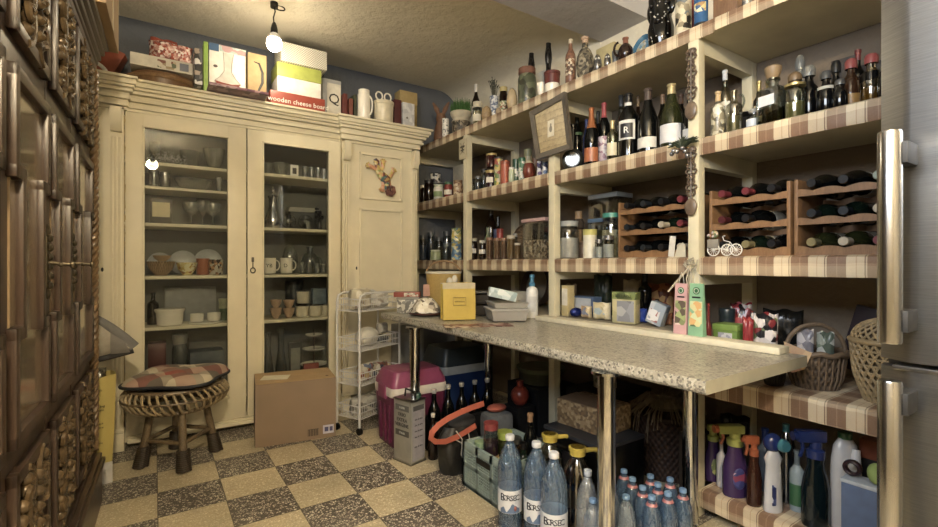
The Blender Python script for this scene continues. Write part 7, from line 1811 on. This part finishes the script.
# ------------------------------------------------------------ folding crate with bottles and jars
CRG = P('7e9690', .45, var=.06)
cx0, cx1, cy0, cy1, chh = 1.20, 1.505, 1.515, 1.855, .205
fc_ = thing('folding_crate', 'grey green plastic folding crate full of jars on the tiled floor', 'crate', ((cx0+cx1)/2, (cy0+cy1)/2, 0))
a, b = (cx1-cx0)/2, (cy1-cy0)/2
part(fc_, 'floor_panel', MB().b2((-a, -b, .004), (a, b, .012)), CRG)
def lattice_wall(L_, H_, place, gap=None):
    mb = MB(); t_ = .008
    def bar(u0, u1, z0, z1, th=t_): mb.v and None; lo, hi = place(u0, z0, 0), place(u1, z1, th); mb.b2([min(p, q) for p, q in zip(lo, hi)], [max(p, q) for p, q in zip(lo, hi)])
    bar(0, L_, 0, .02, .012); bar(0, L_, H_*.46, H_*.54, .012); bar(0, L_, H_-.03, H_, .018)
    for i in range(4): u = (L_-.018)*i/3; bar(u, u+.018, 0, H_, .012)
    n_ = int(L_/.011)
    for i in range(n_): u = i*L_/n_; bar(u, u+.003, 0, H_-.02, .003)
    for i in range(14): z_ = .01+i*(H_-.03)/14; bar(0, L_, z_, z_+.003, .0034)
    return mb
part(fc_, 'side_wall', lattice_wall(2*b, chh, lambda u, z_, t_: (-a+t_ if t_ < .004 else -a-.002+t_, -b+u, z_)), CRG)
part(fc_, 'side_wall', lattice_wall(2*b, chh, lambda u, z_, t_: (a-t_, -b+u, z_)), CRG)
part(fc_, 'end_wall', lattice_wall(2*a, chh, lambda u, z_, t_: (-a+u, -b+t_, z_)), CRG)
part(fc_, 'end_wall', lattice_wall(2*a, chh, lambda u, z_, t_: (-a+u, b-t_, z_)), CRG)
part(fc_, 'grip_slot', MB().b2((-a-.004, -.05, chh-.062), (-a+.0, .05, chh-.036), bev=.006), BLACK)
zcr = .0135
vessel('jar', 'jar of purple preserve with a red top in the folding crate', 1.270, 1.725, zcr, .035, .30, GREYG, cap=P('8c2a2a', .4), capz=.9, fill=P('4a2434', .4), fz=.72, ring=(P('a87840', .5), .46, .52))
vessel('jar', 'jar with a lime green lid beside the purple preserve jar', 1.365, 1.745, zcr, .038, .235, OLIVEG, cap=P('8ca02c', .4), capz=.86)
vessel('wine', 'corked dark bottle standing up out of the folding crate', 1.452, 1.665, zcr, .033, .325, DARKG, name='bottle', cat='bottle', cap=P('8c6038', .7), capz=.88)
vessel('jar', 'dark jar with a yellow lid at the near end of the folding crate', 1.275, 1.62, zcr, .038, .17, OLIVEG, cap=P('a8a030', .4), capz=.86)
vessel('liq', 'dark green bottle in the middle of the folding crate', 1.375, 1.625, zcr, .036, .22, GREENG, name='bottle', cat='bottle', cap=BLACK)
vessel('jar', 'squat dark jar in the far corner of the folding crate', 1.448, 1.775, zcr, .036, .18, BROWNG, cap=P('3a3a34', .4))
vessel('jar', 'squat jar with a pale green lid beside the crate\'s far wall', 1.268, 1.80, zcr, .034, .19, OLIVEG, cap=P('7c9c6c', .4))

# ------------------------------------------------------------ water bottles
BLW = P('2c5a8c', .08, Transmission_Weight=.0)
def pet(c1):
    t = NT('blue_pet'); t.t.nodes.remove(t.b)
    tr_ = t.n('BsdfTransparent'); tr_.inputs[0].default_value = lin(c1)
    gl = t.n('BsdfGlossy'); gl.inputs['Roughness'].default_value = .06
    df = t.n('BsdfDiffuse'); df.inputs[0].default_value = lin(c1)
    o = t.xyz(); w1 = t.n('TexWave'); w1.inputs['Scale'].default_value = 22; w1.inputs['Distortion'].default_value = 6; t.l(t.coord(), w1.inputs['Vector'])
    bp = t.n('Bump'); bp.inputs['Strength'].default_value = .5; bp.inputs['Distance'].default_value = .006; t.l(w1.outputs['Fac'], bp.inputs['Height']); t.l(bp.outputs[0], gl.inputs['Normal'])
    m1 = t.n('MixShader'); m1.inputs[0].default_value = .22; t.l(tr_.outputs[0], m1.inputs[1]); t.l(df.outputs[0], m1.inputs[2])
    lw = t.n('LayerWeight'); lw.inputs[0].default_value = .4; t.l(bp.outputs[0], lw.inputs['Normal'])
    m2 = t.n('MixShader'); t.l(t.math('ADD', t.math('MULTIPLY', lw.outputs['Facing'], .45), .10), m2.inputs[0]); t.l(m1.outputs[0], m2.inputs[1]); t.l(gl.outputs[0], m2.inputs[2])
    t.l(m2.outputs[0], t.out.inputs[0]); return t.m
PET = pet('6f9fd0'); PETC = pet('b8cce0')
for i, (px, py, nm) in enumerate(((510, 435, 'leftmost of three beside the folding crate'), (536.5, 442, 'middle one of the three'), (554, 452.5, 'nearest of the three'))):
    h_ = .36; p = atZ(px, py, h_); R_ = .048
    r = thing('water_bottle', 'large blue plastic mineral water bottle, '+nm, 'bottle', (p.x, p.y, 0), 0, None)
    pr = S_(PROF['water'], R_, h_)
    part(r, 'body', MB().lathe([q for q in pr if q[1] < h_*.945]+[(0, h_*.945)], 28), PET)
    part(r, 'cap', MB().lathe([(R_*.36, h_*.945), (R_*.38, h_*.95), (R_*.38, h_*.99), (R_*.33, h_), (0, h_)], 18), P('b8bcc4', .35))
    f = math.atan2(-p.y, -p.x)
    part(r, 'label', MB().lathe([(R_*1.008, h_*.20), (R_*1.008, h_*.44)], 26), blotch(['b8bcc8', 'c4c8d0', 'b0b8c8'], 20, .4))
    def mt(u, v):
        t_ = -.85+1.7*u; zt_ = .215+.085*abs(sin(2.2*t_+.6))*max(0, 1-t_*t_*.9)+.02*max(0, sin(9*t_)); return ((R_*1.013)*cos(f+t_), (R_*1.013)*sin(f+t_), h_*(.203+(zt_-.203)*v))
    part(r, 'mountain_print', MB().grid(mt, 30, 2), P('54709c', .4))
    part(r, 'red_emblem', MB().ball(((R_*1.012)*cos(f+.42), (R_*1.012)*sin(f+.42), h_*.255), (.006, .006, .010), 8, 6), P('a84a3c', .4))
    mb = MB()
    for k_, ch in enumerate('BORSEC'):
        an = f-.62+k_*.25; q = text_mb(ch, .040 if k_ == 0 else .030, an+pi/2, (R_*1.014*cos(an), R_*1.014*sin(an), h_*.365)); mb.add(q.v, q.f)
    part(r, 'lettering', mb, P('1c2438', .5))
YC_ = P('b0941c', .4)
for px, py, nm in ((548.5, 433, 'left one behind the blue bottles'), (576, 446, 'right one behind the blue bottles')):
    h_ = .33; p = atZ(px, py, h_)
    r = vessel('jug', 'clear oil bottle with a yellow spout cap, '+nm, p.x, p.y-.008, 0, .058, h_, glass('c8bca4', .16), name='oil_bottle', cat='bottle', fill=glass('b08c58', .06), fz=.62)
    part(r, 'cap', MB().lathe([(.027, h_*.90), (.030, h_*.905), (.030, h_*.95), (.034, h_*.955), (.034, h_*.99), (.022, h_), (0, h_)], 20).tube([(.02, -.02, h_*.96), (.05, -.035, h_*.965), (.062, -.038, h_*.955)], [.010, .008, .009], 8), YC_)
WN = 0
SPOT = [(593, 499), (626, 495.5), (611, 483), (624, 470), (632.5, 478), (642, 486), (651, 495), (650.5, 475), (657.5, 483), (667.5, 492), (683, 489), (669, 478)]
ROW = ['clear, in front of the chrome leg, leftmost of the small ones', 'clear, just right of the front chrome leg', 'clear, half behind the front chrome leg', 'blue, back row against the wicker hamper, leftmost', 'blue, second back from the front chrome leg', 'blue, third back from the front chrome leg', 'blue, front row centre', 'blue, middle of the back row', 'blue, middle row centre', 'blue, front row right of centre', 'blue, front row rightmost by the table leg', 'blue, rightmost of the back row']
done = []
for (px, py), nm in zip(SPOT, ROW):
    h_ = .235; p = atZ(px, py, h_)
    for q in done:
        d = Vector((p.x-q[0], p.y-q[1], 0))
        if d.length < .0675: p = p+(d.normalized() if d.length > 1e-4 else Vector((1, 0, 0)))*(.0685-d.length)
    done.append((p.x, p.y))
    r = thing('small_water_bottle', 'small plastic water bottle, '+nm, 'bottle', (p.x, p.y, 0), 0, 'small water bottles under the table')
    R_ = .032; pr = S_(PROF['water'], R_, h_); m_ = PETC if nm.startswith('clear') else PET
    part(r, 'body', MB().lathe([q for q in pr if q[1] < h_*.945]+[(0, h_*.945)], 20), m_)
    part(r, 'cap', MB().lathe([(R_*.37, h_*.945), (R_*.40, h_*.95), (R_*.40, h_*.99), (R_*.36, h_), (0, h_)], 16), P('5a86b8', .35))
    if m_ is PET: part(r, 'neck_label', MB().lathe([(R_*.62, h_*.86), (R_*.47, h_*.895)], 16), P('a85a5c', .4))
# clear empty bottle leaning
p = atZ(590, 500, .15)
eb = thing('empty_bottle', 'crumpled clear empty plastic bottle standing left of the front chrome leg', 'bottle', (1.277, 1.168, 0), .25)
M = Matrix.Rotation(.06, 4, 'Y')
mb = MB().lathe([q for q in S_(PROF['water'], .036, .29) if q[1] < .275]+[(0, .275)], 20, M=M); mz = min(v[2] for v in mb.v); mb.v = [(x_, y_, z_-mz) for x_, y_, z_ in mb.v]
part(eb, 'body', mb, pet('c4ccd4'))
mb = MB().lathe([(.012, .272), (.014, .275), (.014, .292), (0, .292)], 14, M=M); mb.v = [(x_, y_, z_-mz) for x_, y_, z_ in mb.v]; part(eb, 'cap', mb, P('a8b4c4', .4))

# ------------------------------------------------------------ boxes and hamper under the table
bb_ = thing('black_box', 'glossy black cardboard box with grey edges under the table', 'box', (1.655, 1.475, 0), 0)
part(bb_, 'box_body', MB().b2((-.135, -.17, 0), (.145, .17, .275), bev=.004), P('0c0c0e', .25))
part(bb_, 'grey_edge', MB().b2((-.137, -.172, .262), (.147, .172, .279), bev=.002), P('30333a', .4))
part(bb_, 'printed_panel', MB().b2((-.1365, -.09, .05), (-.1345, .11, .2)), P('1c1c22', .3))
ob = thing('open_carton', 'speckled tan carton with an open flap on the black box', 'box', (1.70, 1.515, .2805), .08)
OSB = blotch(['8c6c3c', '9c7c4c', '7c5c32', 'a88a58', '6c5030'], 75, .75)
part(ob, 'box_body', MB().b2((-.10, -.14, 0), (.10, .125, .115), bev=.003), OSB)
part(ob, 'flap', MB().box((-.03, 0, .1185), (.14, .24, .003), M=Matrix.Rotation(-.02, 4, 'Y')), P('7a5a3a', .8))
cn = vessel('can', 'white floral canister on the dark shelf crate behind the carton', 2.08, 1.76, .3515, .065, .19, blotch(['a8a090', 'b4ac9c', '6a7a5c', '8c5a54', 'aca494'], 26, .4), name='canister', cat='canister', cap=P('8c887c', .4), capz=.92)
sbx = carton('storage_crate', 'dark storage crate under the shelf behind the open carton', 'crate', (1.91, 1.60, 0), (2.27, 1.89, .35), P('1c1814', .6), front='-X', panel=P('241f1a', .6))
hm = thing('wicker_hamper', 'dark brown wicker hamper with raffia spilling over its rim', 'basket', (2.10, 1.40, 0))
HW_ = weave('24140c', '4f3020', 80)
part(hm, 'body', MB().lathe([(0, 0), (.115, 0), (.15, .30), (.14, .30), (.105, .01), (0, .01)], 36), HW_)
part(hm, 'rim', MB().tube([(.148*cos(t), .148*sin(t), .30) for t in [2*pi*i/40 for i in range(40)]], .010, 8, closed=True), P('3a2416', .6))
mb = MB()
for i in range(90):
    a = random.uniform(0, 6.28); r0 = random.uniform(.0, .06); a2_ = a+random.uniform(-.8, .8); dr_ = random.random() < .35
    p_ = [(r0*cos(a), r0*sin(a), .345+random.uniform(0, .03)), (.09*cos(a2_), .09*sin(a2_), .37+random.uniform(-.02, .03)), (.165*cos(a2_), .165*sin(a2_), .325), (.185*cos(a2_), .185*sin(a2_), .325-(.14 if dr_ else .03)*random.random())]
    mb.tube(p_, .0022, 4)
raf = solo('raffia', 'tangled dry raffia strands heaped on the wicker hamper', 'raffia', mb.ball((0, 0, .343), (.10, .10, .03), 14, 8), P('7c6a4c', .8, var=.2), tuple(hm.location), 0, kind='stuff')
mb = pillow(.10, .12, .045, 61)
solo('crumpled_paper', 'crumpled brown wrapping paper tucked beside the raffia on the brown box', 'paper', mb, P('8c7c64', .8, var=.15), (1.97, 1.167, .3025), .1)
carton('brown_box', 'plain dark brown box under the crumpled wrapping paper', 'box', (1.905, 1.13, 0), (2.04, 1.205, .30), P('3c2c1e', .7), front='-X', panel=P('44321f', .7))
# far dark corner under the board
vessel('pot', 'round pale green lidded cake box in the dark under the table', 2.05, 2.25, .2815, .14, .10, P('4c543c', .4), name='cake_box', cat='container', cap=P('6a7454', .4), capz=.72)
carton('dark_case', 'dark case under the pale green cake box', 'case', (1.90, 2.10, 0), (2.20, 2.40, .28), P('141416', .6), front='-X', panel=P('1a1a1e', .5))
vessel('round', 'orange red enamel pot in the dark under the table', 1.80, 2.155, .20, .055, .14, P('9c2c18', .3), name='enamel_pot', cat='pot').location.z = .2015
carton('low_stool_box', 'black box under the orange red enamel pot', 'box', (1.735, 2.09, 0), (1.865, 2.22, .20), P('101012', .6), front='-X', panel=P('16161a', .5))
carton('white_panel_box', 'pale grey box standing behind the trolley by the cupboard end', 'box', (1.42, 3.02, 0), (1.62, 3.14, .60), P('7c7a72', .6), front='-Y', panel=P('8a887e', .6))
